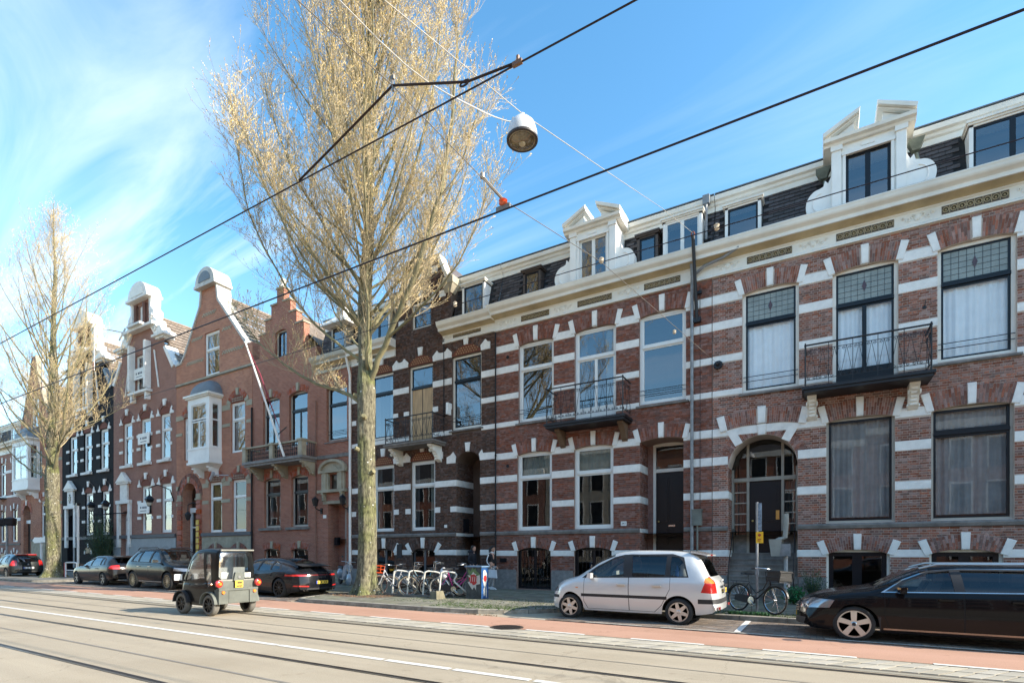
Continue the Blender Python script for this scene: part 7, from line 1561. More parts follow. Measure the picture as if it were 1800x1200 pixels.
def car_hatch(label, loc, pt, rim_n=5, L=4.3, glassm=privacy, big=False):
    k = L/4.3; s = dict(L=L, belt=.93, wr=.32, tw=.21, track=.78, arch=[(.85*k,.37),(3.42*k,.37)], archz=.32, paint=pt, spokes=rim_n, style=0, sw=.03, rimr=.68, rimm=alloy_m, seats=(1.6*k,2.4*k), fround=.38, rround=.2,
      top=[(0,.55),(.03,.78),(.1,.98),(.35*k,1.22),(.62*k,1.4),(1.3*k,1.47),(2.0*k,1.46),(2.5*k,1.33),(2.95*k,1.1),(3.3*k,.97),(3.8*k,.86),(4.15*k,.72),(4.27*k,.58),(4.3*k,.48)] if not big else
          [(0,.55),(.03,.8),(.1,1.05),(.3*k,1.35),(.5*k,1.48),(1.3*k,1.53),(2.1*k,1.51),(2.7*k,1.35),(3.1*k,1.12),(3.4*k,1.0),(3.85*k,.9),(4.15*k,.76),(4.27*k,.6),(4.3*k,.48)],
      sh=[(0,.5),(.06,.9),(.6*k,.98),(2*k,.92),(3.2*k,.88),(3.8*k,.78),(4.3*k,.42)], zb=[(0,.38),(.2,.3),(.8*k,.22),(3.9*k,.2),(4.3*k,.28)], wd=[(0,.78),(.35,.86),(1.0*k,.89),(3.4*k,.88),(3.9*k,.84),(4.3*k,.7)], rail=[(0,.58),(.6*k,.58),(2.2*k,.58),(2.9*k,.66),(4.3*k,.6)])
    q = lambda P_: [(x*k, z+(.05 if big and z > 1.2 else 0)) for x, z in P_]
    s['cuts'] = [('seam', darkm, 'y', q([(1.2,.32),(2.0,.32),(2.02,.92),(1.1,.94)]), None), ('door', pt, 'y', q([(1.207,.327),(1.993,.327),(2.013,.913),(1.11,.933)]), None), ('seam', darkm, 'y', q([(2.02,.32),(3.0,.32),(3.05,.9),(2.04,.92)]), None), ('door', pt, 'y', q([(2.027,.327),(2.993,.327),(3.042,.893),(2.047,.913)]), None),
      ('window_trim', plast, 'y', q([(.7,1.02),(3.02,.93),(2.7,1.15),(2.3,1.33),(1.9,1.39),(1.2,1.39),(.85,1.28)]), None), ('side_window', carglass, 'y', q([(2.1,.96),(2.9,.95),(2.66,1.12),(2.28,1.29),(2.1,1.34)]), None), ('side_window', glassm, 'y', q([(1.2,1.0),(2.0,.97),(2.0,1.35),(1.25,1.35)]), None), ('side_window', glassm, 'y', q([(.86,1.05),(1.12,1.02),(1.16,1.33),(.98,1.28)]), None),
      ('windscreen', carglass, 'z', q([(2.42,.55),(3.15,.66),(3.15,-.66),(2.42,-.55)]) if False else [(2.42*k,.55),(3.15*k,.66),(3.15*k,-.66),(2.42*k,-.55)], up), ('rear_window', privacy, 'x', [(-.58,1.04),(.58,1.04),(.5,1.33),(-.5,1.33)], rear(.8)),
      ('tail_light', redl, 'y', [(-.05,.8),(.45,.84),(.3,.98),(.1,1.02),(-.05,.95)] if not big else [(-.05,.78),(.3,.8),(.26,1.1),(.1,1.16),(-.05,1.1)], lambda c, f: abs(c[1]) > (.48 if not big else .54)), ('headlight', whl, 'y', [(3.75*k,.62),(4.3*k,.56),(4.2*k,.7),(3.75*k,.78)], lambda c, f: abs(c[1]) > .45), ('bumper_insert', plast, 'x', [(-.6,.32),(.6,.32),(.5,.46),(-.5,.46)], rear(.5))]
    def ex(root):
        part('spoiler', MB().hexa([(.3,-.5,1.38 if not big else 1.46),(.6,-.52,1.42 if not big else 1.5),(.6,.52,1.42 if not big else 1.5),(.3,.5,1.38 if not big else 1.46),(.3,-.5,1.41 if not big else 1.49),(.6,-.52,1.46 if not big else 1.54),(.6,.52,1.46 if not big else 1.54),(.3,.5,1.41 if not big else 1.49)]), pt if not big else redl, root)
        plate(root, -.012, -.26, .26, .6, .71, -1, white_=big); part('badge', MB().lathe([(.05,0),(.035,-.012)], 12, (.02, 0, .86), axis='x'), chrome, root)
        part('chrome_strip', MB().box(-.005,.02,-.35,.35,.78,.8), chrome, root)
        for s_ in (-1, 1):
            mirror(root, 2.75*k, s_*.86, .93, pt, s_)
            for x in (1.35, 2.2): handle(root, x*k, s_*.88, .83, pt, s_)
    s['extra'] = [ex]
    return build_car('parked_car', label, loc, PI, s, 'cars parked along the kerb')
car_hatch('dark grey hatchback with sharp red tail lights parked behind the tall black car', (-29.1, 12.85, 0), dgrey, 5, L=4.75)
car_hatch('small dark car with large red tail lights seen from behind at the far left', (-43.3, 13.3, 0), ygrey, 6, L=3.85, big=True)
# the electric micro car, driving away to the left
def car_micro():
    L = 1.75; gp = plast_g; s = dict(L=L, belt=.82, wr=.25, tw=.16, track=.47, arch=[(.3,.27),(1.42,.27)], archz=.25, paint=biro, spokes=8, style=0, sw=.018, rimr=.66, rimm=alloy_b, tyre=rubber_d, seats=(), fround=.12, rround=.05, n=60, flen=.4, rlen=.3, tuck=.96,
      top=[(0,1.35),(.03,1.46),(.12,1.53),(.5,1.56),(.85,1.54),(1.1,1.45),(1.3,1.25),(1.5,.95),(1.62,.8),(1.72,.62),(1.75,.5)], sh=[(0,.78),(.3,.8),(.9,.78),(1.4,.74),(1.6,.66),(1.75,.44)],
      zb=[(0,.4),(.2,.26),(.6,.22),(1.5,.24),(1.75,.34)], wd=[(0,.47),(.2,.49),(.8,.5),(1.4,.48),(1.75,.38)], rail=[(0,.44),(.4,.44),(1.0,.43),(1.5,.38),(1.75,.3)])
    s['cuts'] = [('seam', darkm, 'y', [(.52,.3),(1.3,.3),(1.45,.75),(1.2,1.28),(.9,1.48),(.58,1.5)], None), ('door', biro, 'y', [(.53,.31),(1.29,.31),(1.44,.75),(1.192,1.27),(.895,1.47),(.59,1.49)], None),
      ('side_window', clearpl, 'y', [(.56,.86),(1.36,.8),(1.16,1.24),(.88,1.42),(.62,1.44)], None), ('side_window', clearpl, 'y', [(.3,.72),(.42,.64),(.47,.72),(.48,1.4),(.36,1.42),(.3,1.3)], None),
      ('rear_window', clearpl, 'x', [(-.38,.82),(.38,.82),(.45,.9),(.43,1.4),(.37,1.48),(-.37,1.48),(-.43,1.4),(-.45,.9)], rear(.25)), ('windscreen', clearpl, 'z', [(1.0,.38),(1.52,.36),(1.52,-.36),(1.0,-.38)], up),
      ('rear_panel', gp, 'x', [(-.5,.3),(.5,.3),(.5,.82),(-.5,.82)], rear(.2)), ('window_surround', M('surround_grey', (.3, .3, .26), .4), 'x', [(-.47,.8),(.47,.8),(.46,.83),(-.46,.83)], rear(.2))]
    def ex(root):
        part('rear_hatch', MB().box(-.035,.0,-.27,.27,.28,.58).box(-.045,-.035,-.25,.25,.3,.56), gp, root); part('rear_bumper', MB().box(-.05,.12,-.5,-.28,.28,.6).box(-.05,.12,.28,.5,.28,.6).box(-.06,.06,-.5,.5,.58,.63), gp, root)
        part('roof_edge', MB().tube([(.0,-.42,1.5),(.0,.42,1.5)], .018, 6), M('surround_grey', (.3, .3, .26), .4), root)
        for s_ in (-1, 1):
            part('tail_light', MB().lathe([(.085,.0),(.08,-.05),(.05,-.07),(0,-.07)], 16, (-.03, s_*.5, .74), axis='x'), redl, root, smooth=40); part('indicator', MB().lathe([(.045,-.07),(.035,-.09),(0,-.092)], 12, (-.03, s_*.5, .74), axis='x').lathe([(.04,0),(.035,-.03),(0,-.035)], 12, (-.05, s_*.4, .54), axis='x'), orl, root)
            part('side_indicator', MB().lathe([(.03,0),(.025,s_*.02),(0,s_*.025)][::(1 if s_ > 0 else -1)], 10, (.25, s_*.495, .72), axis='y'), orl, root)
            for xc in (.3, 1.42):     # mudguards over the wheels
                g = MB(); n = 12
                pts = [(xc+.31*math.cos(t), .25+.31*math.sin(t)) for t in np.linspace(.1, PI-.1, n)]; pt2 = [(xc+.285*math.cos(t), .25+.285*math.sin(t)) for t in np.linspace(.1, PI-.1, n)]
                for i in range(n-1): g.prism([pts[i], pts[i+1], pt2[i+1], pt2[i]][::-1], min(s_*.42, s_*.58), max(s_*.42, s_*.58))
                part('mudguard', g, gp if xc < 1 else plast, root, smooth=40)
            part('mirror_arm', MB().tube([(1.38,s_*.46,.78),(1.36,s_*.6,.84)], .014, 5), plast, root); part('wing_mirror', MB().box(1.33,1.36,min(s_*.56,s_*.74),max(s_*.56,s_*.74),.8,.94), M('mirror_painted_sheen', (.75, .77, .75), .3), root)  # pale diffuse mirror face: a bright reflection put into its colour
        p = part('number_plate', MB().box(-.06,-.045,-.1,.1,.64,.8), yplate, root); part('plate_marks', MB().box(-.064,-.06,-.07,.07,.66,.69).box(-.064,-.06,-.07,.05,.73,.77), MATS['plate_ink'], p)
        part('lock_box', MB().hexa([(-.05,-.13,.8),(.02,-.13,.8),(.02,.13,.8),(-.05,.13,.8),(-.04,-.08,.99),(.02,-.08,.99),(.02,.08,.99),(-.04,.08,.99)]), gp, root); part('lock', MB().lathe([(.035,0),(.03,-.02),(0,-.02)], 12, (-.05,.0,.88), axis='x'), alloy, root)
        part('papers_in_window', MB().box(.03,.035,-.36,-.2,.86,.98).box(.03,.035,.26,.38,.86,1.0), white, root)
        for y in (-.24, .22): part('seat', MB().hexa([(.38,y-.17,.45),(.75,y-.17,.45),(.75,y+.17,.45),(.38,y+.17,.45),(.3,y-.15,1.1),(.42,y-.15,1.1),(.42,y+.15,1.1),(.3,y+.15,1.1)]), M('grey_seat_cloth', (.35, .36, .36), .9), root)
        part('steering_wheel', MB().tube([(1.0+.04*math.sin(t), .2+.14*math.cos(t), .86+.14*math.sin(t)) for t in np.linspace(0, 2*PI, 15)], .012, 5), plast, root)
    s['extra'] = [ex]
    return build_car('micro_car', 'tiny black electric micro car with a big clear rear window driving on the tram track', (-12.98, 8.15, 0), PI+R(1.5), s, cat='micro car')
mc = car_micro(); mc.scale = (1.07, 1.07, 1.11)
# ---------------- trees ----------------
def barkmat():
    m = bpy.data.materials.new('tree_bark'); m.use_nodes = True; nt = m.node_tree; N = nt.nodes; L = nt.links; P = N['Principled BSDF']; P.inputs['Roughness'].default_value = .95
    tc = N.new('ShaderNodeTexCoord'); mp = N.new('ShaderNodeMapping'); mp.inputs['Scale'].default_value = (7, 7, 2.4); L.new(tc.outputs['Object'], mp.inputs[0])
    n1 = N.new('ShaderNodeTexNoise'); n1.inputs['Scale'].default_value = 2.2; n1.inputs['Detail'].default_value = 8; n1.inputs['Roughness'].default_value = .7; L.new(mp.outputs[0], n1.inputs[0])
    r = N.new('ShaderNodeValToRGB'); L.new(n1.outputs[0], r.inputs[0]); e = r.color_ramp.elements; e[0].position = .36; e[0].color = (.045, .038, .025, 1); e[1].position = .64; e[1].color = (.27, .245, .16, 1)
    n2 = N.new('ShaderNodeTexNoise'); n2.inputs['Scale'].default_value = 1.1; n2.inputs['Detail'].default_value = 4; L.new(tc.outputs['Object'], n2.inputs[0]); r2 = N.new('ShaderNodeMapRange'); r2.inputs[1].default_value = .45; r2.inputs[2].default_value = .6; r2.inputs[4].default_value = .7; L.new(n2.outputs[0], r2.inputs[0])
    mx = N.new('ShaderNodeMix'); mx.data_type = 'RGBA'; mx.blend_type = 'MULTIPLY'; L.new(r2.outputs[0], mx.inputs[0]); L.new(r.outputs[0], mx.inputs[6]); mx.inputs[7].default_value = (.7, .85, .35, 1)
    v = N.new('ShaderNodeTexVoronoi'); v.inputs['Scale'].default_value = 5; v.inputs['Randomness'].default_value = 1; L.new(tc.outputs['Object'], v.inputs[0]); n3 = N.new('ShaderNodeTexNoise'); n3.inputs['Scale'].default_value = 9; L.new(tc.outputs['Object'], n3.inputs[0])
    ad = N.new('ShaderNodeMath'); ad.operation = 'MULTIPLY_ADD'; L.new(n3.outputs[0], ad.inputs[0]); ad.inputs[1].default_value = .35; L.new(v.outputs['Distance'], ad.inputs[2]); r3 = N.new('ShaderNodeMapRange'); r3.inputs[1].default_value = .3; r3.inputs[2].default_value = .26; L.new(ad.outputs[0], r3.inputs[0])
    m2_ = N.new('ShaderNodeMix'); m2_.data_type = 'RGBA'; L.new(r3.outputs[0], m2_.inputs[0]); L.new(mx.outputs[2], m2_.inputs[6]); m2_.inputs[7].default_value = (.62, .62, .55, 1)
    L.new(m2_.outputs[2], P.inputs['Base Color']); b = N.new('ShaderNodeBump'); b.inputs['Strength'].default_value = 1; b.inputs['Distance'].default_value = .05; L.new(n1.outputs[0], b.inputs['Height']); L.new(b.outputs[0], P.inputs['Normal']); return m
bark = barkmat(); twigm = M('twig_bark', (.47, .37, .22), .9, var=.2, scale=1, col2=(.28, .23, .15)); limbm = M('limb_bark', (.27, .24, .13), .9, var=.3, scale=2, bump=.6, bscale=20, col2=(.12, .11, .06)); budm = M('spring_bud', (.8, .6, .22), .8, island=.4, var=.15, scale=.5, col2=(.52, .38, .19))
class Fast:
    """collects thin 3 sided twigs and bud blades quickly"""
    def __init__(s): s.v = []; s.f = []
    def twig(s, a, b, ra, rb):
        d = b-a; u = Vector((-d.y, d.x, .01)); 
        if u.length < 1e-5: u = Vector((1, 0, 0))
        u.normalize(); w = d.cross(u); w.normalize(); o = len(s.v)
        for p, r in ((a, ra), (b, rb)):
            for cx, cy in ((1, 0), (-.5, .866), (-.5, -.866)): q = p+u*(r*cx)+w*(r*cy); s.v.append((q.x, q.y, q.z))
        s.f += [(o, o+1, o+4, o+3), (o+1, o+2, o+5, o+4), (o+2, o, o+3, o+5)]
    def blade(s, p, d, l, w):
        u = Vector((random.uniform(-1, 1), random.uniform(-1, 1), random.uniform(-1, 1))); sd_ = d.cross(u)
        if sd_.length < 1e-4: return
        sd_.normalize(); m_ = p+d*(l*.5); e = p+d*l; o = len(s.v); k = sd_.cross(d)*w*.5
        a, b = m_+sd_*w+k, m_-sd_*w+k
        s.v += [tuple(p), tuple(a), tuple(e), tuple(b)]; s.f += [(o, o+1, o+2, o+3)]
def make_tree(name, label, loc, seed, dens=1.0, rk=1.0, ek=1.0, bud=1.0):
    random.seed(seed); rn = random.uniform
    root = thing(name, loc, label, 'tree', 'tall street trees'); O = Vector(loc)
    tr = [(0,0,-.1,.66),(0,0,.12,.52),(0,0,.45,.4),(0,0,1.1,.345),(.02,0,3,.32),(-.02,0,5.5,.31),(-.04,0,7.2,.32),(-.08,0,8.3,.245),(-.1,0,10.5,.24),(0,.1,13,.19),(-.05,.05,16,.145),(.1,0,19,.1),(.05,.1,22,.06),(.1,0,24.6,.03),(.1,0,26.6,.012)]
    P = catmull([np.array(t) for t in tr], 16); g = MB(); n = 64; vs = []
    from mathutils import noise as mn
    for i, p in enumerate(P):
        for j in range(n):
            a = 2*PI*j/n; fl = 1+(.26*max(0, 1-p[2]/1.0))*math.sin(a*5+1)+.035*math.sin(a*7+p[2]*1.3)+.03*math.sin(a*3-p[2]*.8)+(.0 if p[2] > 14 else -.05*abs(mn.noise(Vector((math.cos(a)*9, math.sin(a)*9, p[2]*1.6+seed))))**.6+.03*mn.noise(Vector((math.cos(a)*3, math.sin(a)*3, p[2]*.8)))+.02*mn.noise(Vector((math.cos(a)*22, math.sin(a)*22, p[2]*7))))+.02; r = p[3]*fl*.95*rk
            vs.append((O.x+p[0]+r*math.cos(a), O.y+p[1]+r*math.sin(a), O.z+p[2]))
    g.add(vs, [(i*n+j, i*n+(j+1)%n, (i+1)*n+(j+1)%n, (i+1)*n+j) for i in range(len(P)-1) for j in range(n)]); trunk = part('trunk', g, bark, root, smooth=180)
    def tp(z):
        for a, b in zip(tr, tr[1:]):
            if a[2] <= z <= b[2]: t = (z-a[2])/(b[2]-a[2]); return Vector((a[0]+(b[0]-a[0])*t, a[1]+(b[1]-a[1])*t, z)), a[3]+(b[3]-a[3])*t
        return Vector((.1, 0, z)), .01
    for k, (a, z) in enumerate(((-1.0,6.1),(-.2,4.2),(-2.3,6.9),(-1.9,5.0))):
        p, r = tp(z); d = Vector((math.cos(a), math.sin(a), .3)); part('branch_stub', MB().tube([O+p+d*r*.8, O+p+d*(r+.12)], [.09, .075], 8), limbm, root, smooth=40)
    prim = []
    limbs = [([(0,0,7.4),(1.15,-.1,8.9),(2.5,-.3,10.6),(3.6,-.5,12.6),(4.2,-.6,15),(4.5,-.7,17.0)], .11), ([(-.1,0,6.7),(-1.1,-.1,7.3),(-2.6,-.4,7.9),(-4.4,-.8,9.2),(-6.0,-1.1,10.8)], .08),
             ([(-.15,.1,9.6),(-1.6,.1,10.9),(-3.3,.2,12.2),(-4.8,.3,14.4),(-5.6,.4,17.4)], .075), ([(.1,-.1,7.9),(.75,-.7,9.3),(1.1,-1.1,11.2),(1.4,-1.3,14)], .06), ([(1.0,-.1,8.8),(2.7,-.5,9.2),(4.4,-.6,10.2),(5.6,-.6,12.2)], .05),
             ([(-.1,-.1,10.8),(-.9,-.8,12.5),(-2.2,-1.4,15),(-3.2,-1.8,18)], .07), ([(0,.2,9.5),(.5,1.4,11.5),(.8,2.6,14),(1.0,3.4,17)], .07), ([(0,0,11.5),(1.1,.4,13.5),(2.1,.8,16.5),(2.6,.9,20)], .07), ([(0,0,12.4),(-1.1,.2,14.5),(-2.2,.1,18),(-2.7,0,21.5)], .065), ([(-.1,0,8.6),(-1.9,.9,9.9),(-3.6,1.6,11.6),(-5.2,2.0,14.4)], .055),
             ([(-.1,0,8.2),(-1.7,-.8,9.6),(-3.1,-1.3,11.6),(-4.4,-1.6,14.2),(-4.9,-1.7,16.8)], .055), ([(.1,0,9.8),(1.8,.2,11.2),(3.4,.3,13.2),(4.6,.3,15.6)], .06), ([(0,.1,9.2),(-1.0,-1.2,10.8),(-2.2,-2.0,13.2),(-3.4,-2.4,16)], .06)]
    for pts, r0 in limbs:
        C = catmull([np.array(p, float) for p in pts], 5); C = [Vector(c)+Vector((rn(-.04, .04), rn(-.04, .04), 0)) for c in C]; rs = [r0*(1-.8*i/(len(C)-1)) for i in range(len(C))]
        part('limb', MB().tube([O+c for c in C], rs, 8), limbm, root, smooth=180); prim.append((C, rs))
    env = [(7,3.6),(9,5.6),(11,6.8),(14,6.4),(17,4.9),(20,4.0),(23,2.8),(26,1.2),(27.5,.3)]
    def er(z): return ek*float(np.interp(z, [e[0] for e in env], [e[1] for e in env]))
    B = Fast(); T = Fast(); D = Fast(); BR = MB()
    def grow(start, d, length, r, seg, lift, wig):
        path = [start]; p = start.copy(); dd = d.normalized()
        for i in range(seg):
            dd = (dd+Vector((rn(-wig, wig), rn(-wig, wig), rn(-wig, wig)+lift))).normalized(); p = p+dd*(length/seg); path.append(p.copy())
        return path
    n1 = int(92*dens)
    for k in range(n1):
        z = 8.9+(25.2-8.9)*((k+rn(0, 1))/n1)**1.05; p, r = tp(z); a = k*2.399+rn(-.3, .3); tilt = rn(.75, 1.15) if z < 12.5 else rn(.45, .75) if z < 16 else rn(.3, .55)
        d = Vector((math.cos(a)*math.sin(tilt), math.sin(a)*math.sin(tilt), math.cos(tilt))); R_ = max(.4, er(min(26, z+3))-.8); ln = min(R_/max(.3, math.sin(tilt))*rn(.6, .95), 26.8-z+.6, 7.5)
        ln = max(ln, .8); path = grow(p, d, ln, r, 7, .07, .09); r0 = max(.014, min(r*.35, .0085*ln)); rs = [r0*(1-.85*i/7) for i in range(8)]
        BR.tube([O+q for q in path], rs, 5, cap=False); prim.append((path, rs))
    secs = []
    for pi_, (path, rs) in enumerate(prim):
        m = len(path); tl = sum((b-a).length for a, b in zip(path, path[1:])); ns = max(4, int(tl*(3.9 if pi_ < 13 else 2.4)*dens))
        for k in range(ns):
            t = .18+.82*(k+rn(0, 1))/ns; f = t*(m-1); i = min(int(f), m-2); p = path[i].lerp(path[i+1], f-i); ax = (path[i+1]-path[i]).normalized(); o = Vector((rn(-1, 1), rn(-1, 1), rn(-.5, 1))).normalized(); d = (ax*.8+o*.75+Vector((0, 0, .25))).normalized()
            ln = rn(.8, 1.7)*(1.25 if pi_ < 13 else 1)*(1-.3*t)*(1 if tl > 3 else .7); r0 = max(.008, rs[i]*.4); sp = grow(p, d, ln, r0, 3, .12, .13)
            for j in range(3): B.twig(O+sp[j], O+sp[j+1], r0*(1-.27*j), r0*(1-.27*(j+1)))
            secs.append(sp)
    for sp in secs:
        for k in range(int(8*dens)):
            f = rn(.15, 3); i = min(int(f), 2); p = sp[i].lerp(sp[i+1], f-i); ax = (sp[i+1]-sp[i]).normalized(); d = (ax+Vector((rn(-1, 1), rn(-1, 1), rn(-.6, 1)))*.75+Vector((0, 0, .2))).normalized(); ln = rn(.45, 1.15); q = p+d*ln*.5; d2 = (d+Vector((rn(-.25, .25), rn(-.25, .25), .18))).normalized(); e = q+d2*ln*.5
            T.twig(O+p, O+q, .0055, .0045); T.twig(O+q, O+e, .0045, .0025)
            for h in range(3):
                t = rn(.2, 1); s0 = p.lerp(q, t) if h == 0 else q.lerp(e, t); d3 = (d2+Vector((rn(-.9, .9), rn(-.9, .9), rn(-.2, .9)))).normalized(); l3 = rn(.12, .4); s1 = s0+d3*l3
                T.twig(O+s0, O+s1, .0035, .0025)
                for b_ in range(6):
                    if random.random() < bud and (s0.z > 10.5 or random.random() < .45): D.blade(O+s0.lerp(s1, rn(.3, 1)), (d3+Vector((rn(-.5,.5), rn(-.5,.5), rn(-.2,.5)))).normalized(), rn(.035, .065), rn(.008, .013))
            D.blade(O+e, d2, rn(.04, .07), rn(.008, .013))
    for nm, F_, mt in (('branches', BR, limbm), ('small_branches', B, twigm), ('twigs', T, twigm), ('spring_buds', D, budm)):
        g = MB(); g.v = F_.v; g.f = F_.f; g.m = [0]*len(F_.f); part(nm, g, mt, root, kind='stuff', loc=loc)
    return root
t1 = make_tree('street_tree', 'tall budding street tree with lichen spotted trunk beside the bicycle rack', (-13.75, 13.4, .1), 5)
t2 = make_tree('street_tree', 'far budding street tree at the left in front of the black painted house', (-40.56, 13.6, .1), 21, .66, 1.25, 1.08, .6); t2.scale = (.95, .95, .86)
random.seed(11)
# ---------------- overhead wires and lamp ----------------
def wire(name, pts, r, m, label, cat='wire', group=None):
    g = MB().tube(pts, r, 6); return tag(part(name, g, m, None, smooth=60, loc=pts[0]), label, cat, group)
wm = M('contact_wire', (.03, .016, .014), .5, metal=.3); cw = M('white_cable', (.7, .68, .62), .5); M('pale_strand', (.5, .47, .4), .5); st_ = M('steel_strand', (.28, .25, .21), .5, metal=.5)
def line(y, z, x0=-120, x1=14): return [(x0, y, z), (x1, y, z)]
wire('contact_wire', line(3.9, 5.775), .0085, wm, 'nearest dark contact wire running diagonally from the left edge to the top of the picture')
wire('contact_wire', line(5.6, 5.87), .012, wm, 'thick dark contact wire carrying the orange insulator')
wire('feeder_wire', line(8.5, 6.55), .0075, wm, 'thin dark wire lowest over the street, crossing in front of the roof dormers')
N0 = (-3.65, 3.9, 6.23)
sp_ = wire('span_wire', [(-6.2, -12.2, 9.5), (-4.6, 0, 6.75), N0, (-3.4, 5.6, 6.0), (-3.2, 8.5, 6.55), (-2.87, 18.42, 7.82)], .005, st_, 'thin steel span wire carrying the contact wires across the street')
wire('bridle_cable', [(-5.06, 3.9, 5.79), (-4.5, 3.9, 5.96), N0], .012, wm, 'dark bridle cable left of the wire node', group='bridle cables of the contact wire'); wire('bridle_cable', [N0, (-2.75, 3.9, 5.86), (-2.22, 3.9, 5.79)], .012, wm, 'dark bridle cable right of the wire node', group='bridle cables of the contact wire')
f = thing('wire_clamp', (-3.65, 3.9, 6.2), 'metal clamp joining the two bridle cables under the tree crown', 'clamp'); part('clamp', MB().tube([(-3.66,3.9,6.31),(-3.64,3.9,6.17)], .012, 6).box(-3.67,-3.63,3.89,3.91,6.29,6.33), st_, f)
f = thing('wire_clamp', (-2.22, 3.9, 5.8), 'brown clamp gripping the nearest contact wire at its bridle', 'clamp'); part('clamp', MB().box(-2.27,-2.18,3.885,3.915,5.765,5.8).lathe([(.014,0),(.016,.04),(0,.045)], 8, (-2.22,3.9,5.8)), M('brown_metal', (.2, .11, .06), .5), f)
part('bridle_eye', MB().tube([(-2.78+.05*math.cos(t),3.9,5.86+.022*math.sin(t)) for t in np.linspace(0, 2*PI, 11)], .009, 5), wm, f)
f = thing('insulator', (-3.4, 5.6, 6.0), 'orange insulator hanging on the thick contact wire', 'insulator')
part('orange_disc', MB().lathe([(.03,-.07),(.055,-.05),(.03,-.03),(.055,-.01),(.03,.01)], 12, (-3.4, 5.6, 6.0)), M('orange_glaze', (.75, .12, .03), .25, coat=1), f, smooth=40); part('fitting', MB().box(-3.5,-3.3,5.59,5.61,5.87,5.93).tube([(-3.4,5.6,6.0),(-3.48,5.45,6.1),(-3.53,5.33,6.17)], .018, 6).lathe([(.03,0),(.03,.05)], 8, (-3.53,5.33,6.15)), st_, f)
for (x, y, z, lb) in ((-3.2,8.5,6.58,'small white insulator where the span wire meets the thin feeder wire'),(-3.05,13.1,7.0,'yellowish clamp on the span wire in front of the house'),(-1.35,8.52,6.58,'pale insulator at the right on the feeder wire'),(-6.3,8.52,6.58,'pale insulator on the feeder wire left of the white dormer')):
    f = thing('insulator', (x, y, z), lb, 'insulator'); part('disc', MB().lathe([(.02,-.05),(.045,-.02),(.03,0),(.045,.03),(.02,.05)], 10, (x, y, z)), M('pale_glaze', (.6, .52, .4), .3), f, smooth=40)
f = thing('wall_hook', (-2.87, 18.42, 7.82), 'black iron wall anchor of the span wire', 'anchor'); part('anchor', MB().lathe([(.13,-.08),(.15,-.03),(.13,0)], 10, (-2.87,18.46,7.8), axis='y').lathe([(.05,-.22),(.07,-.12),(.05,-.08)], 8, (-2.87,18.46,7.82), axis='y'), iron, f)
f = thing('wire_mast', (-3.56, 18.3, 9.5), 'slanting black iron strut on the wall that holds the lamp cable', 'strut'); part('strut', MB().tube([(-3.54,18.4,9.4),(-3.56,18.15,10.8),(-3.55,17.78,11.95)], .055, 8), iron, f, smooth=40); part('eye', MB().tube([(-3.55+.05*math.cos(t),17.78,12.0+.07*math.sin(t)) for t in np.linspace(0, 2*PI, 11)], .02, 6), M('rusty_iron', (.25, .06, .03), .7), f); part('foot', MB().box(-3.66,-3.42,18.35,18.5,9.35,9.5).box(-3.68,-3.4,18.4,18.5,10.3,10.4), iron, f)
wire('lamp_cable', [(-6.6,-12.2,9.9), (-4.7,2.0,7.6), (-3.35,6.0,7.34), (-3.4,9.5,8.75), (-3.47,13.5,10.4), (-3.55,17.75,12.02)], .0055, MATS['pale_strand'], 'pale suspension cable carrying the street lamp across the street')
wire('power_cable', catmull([np.array(p) for p in ((-5.2,1.5,8.0),(-4.6,3.1,7.62),(-4.1,4.6,7.2),(-3.75,5.5,7.22),(-3.5,5.9,7.23),(-3.46,5.95,7.3),(-3.38,6.0,7.26))], 4), .007, cw, 'white power cable curling down to the hanging street lamp')
lp = thing('hanging_lamp', (-3.35, 6.0, 7.0), 'white hanging street lamp with brown glass underside', 'street lamp')
part('lamp_housing', MB().lathe([(.198,-.0),(.2,.03),(.192,.1),(.165,.19),(.11,.25),(.04,.27),(.035,.33),(0,.34)], 32, (-3.35,6.0,7.0)), M('lamp_white', (.8, .8, .78), .35, coat=.5, dirt=.1), lp, smooth=40)
part('lamp_rim', MB().lathe([(.18,-.012),(.205,-.012),(.207,.012),(.2,.02)], 32, (-3.35,6.0,6.995)), M('rim_dark', (.05, .04, .035), .5), lp, smooth=40)
part('lamp_glass', MB().lathe([(.19,0),(.165,-.012),(.15,-.006),(.1,-.035),(.04,-.045),(0,-.045)][::-1], 32, (-3.35,6.0,6.99)), M('lamp_brown_glass', (.2, .155, .08), .2, coat=1, var=.3, scale=12), lp, smooth=40)
part('lamp_bulb', MB().lathe([(0,-.075),(.03,-.07),(.045,-.045),(.04,-.03)], 14, (-3.35,6.0,6.99)), M('bulb_pale', (.45, .38, .25), .2), lp, smooth=60)
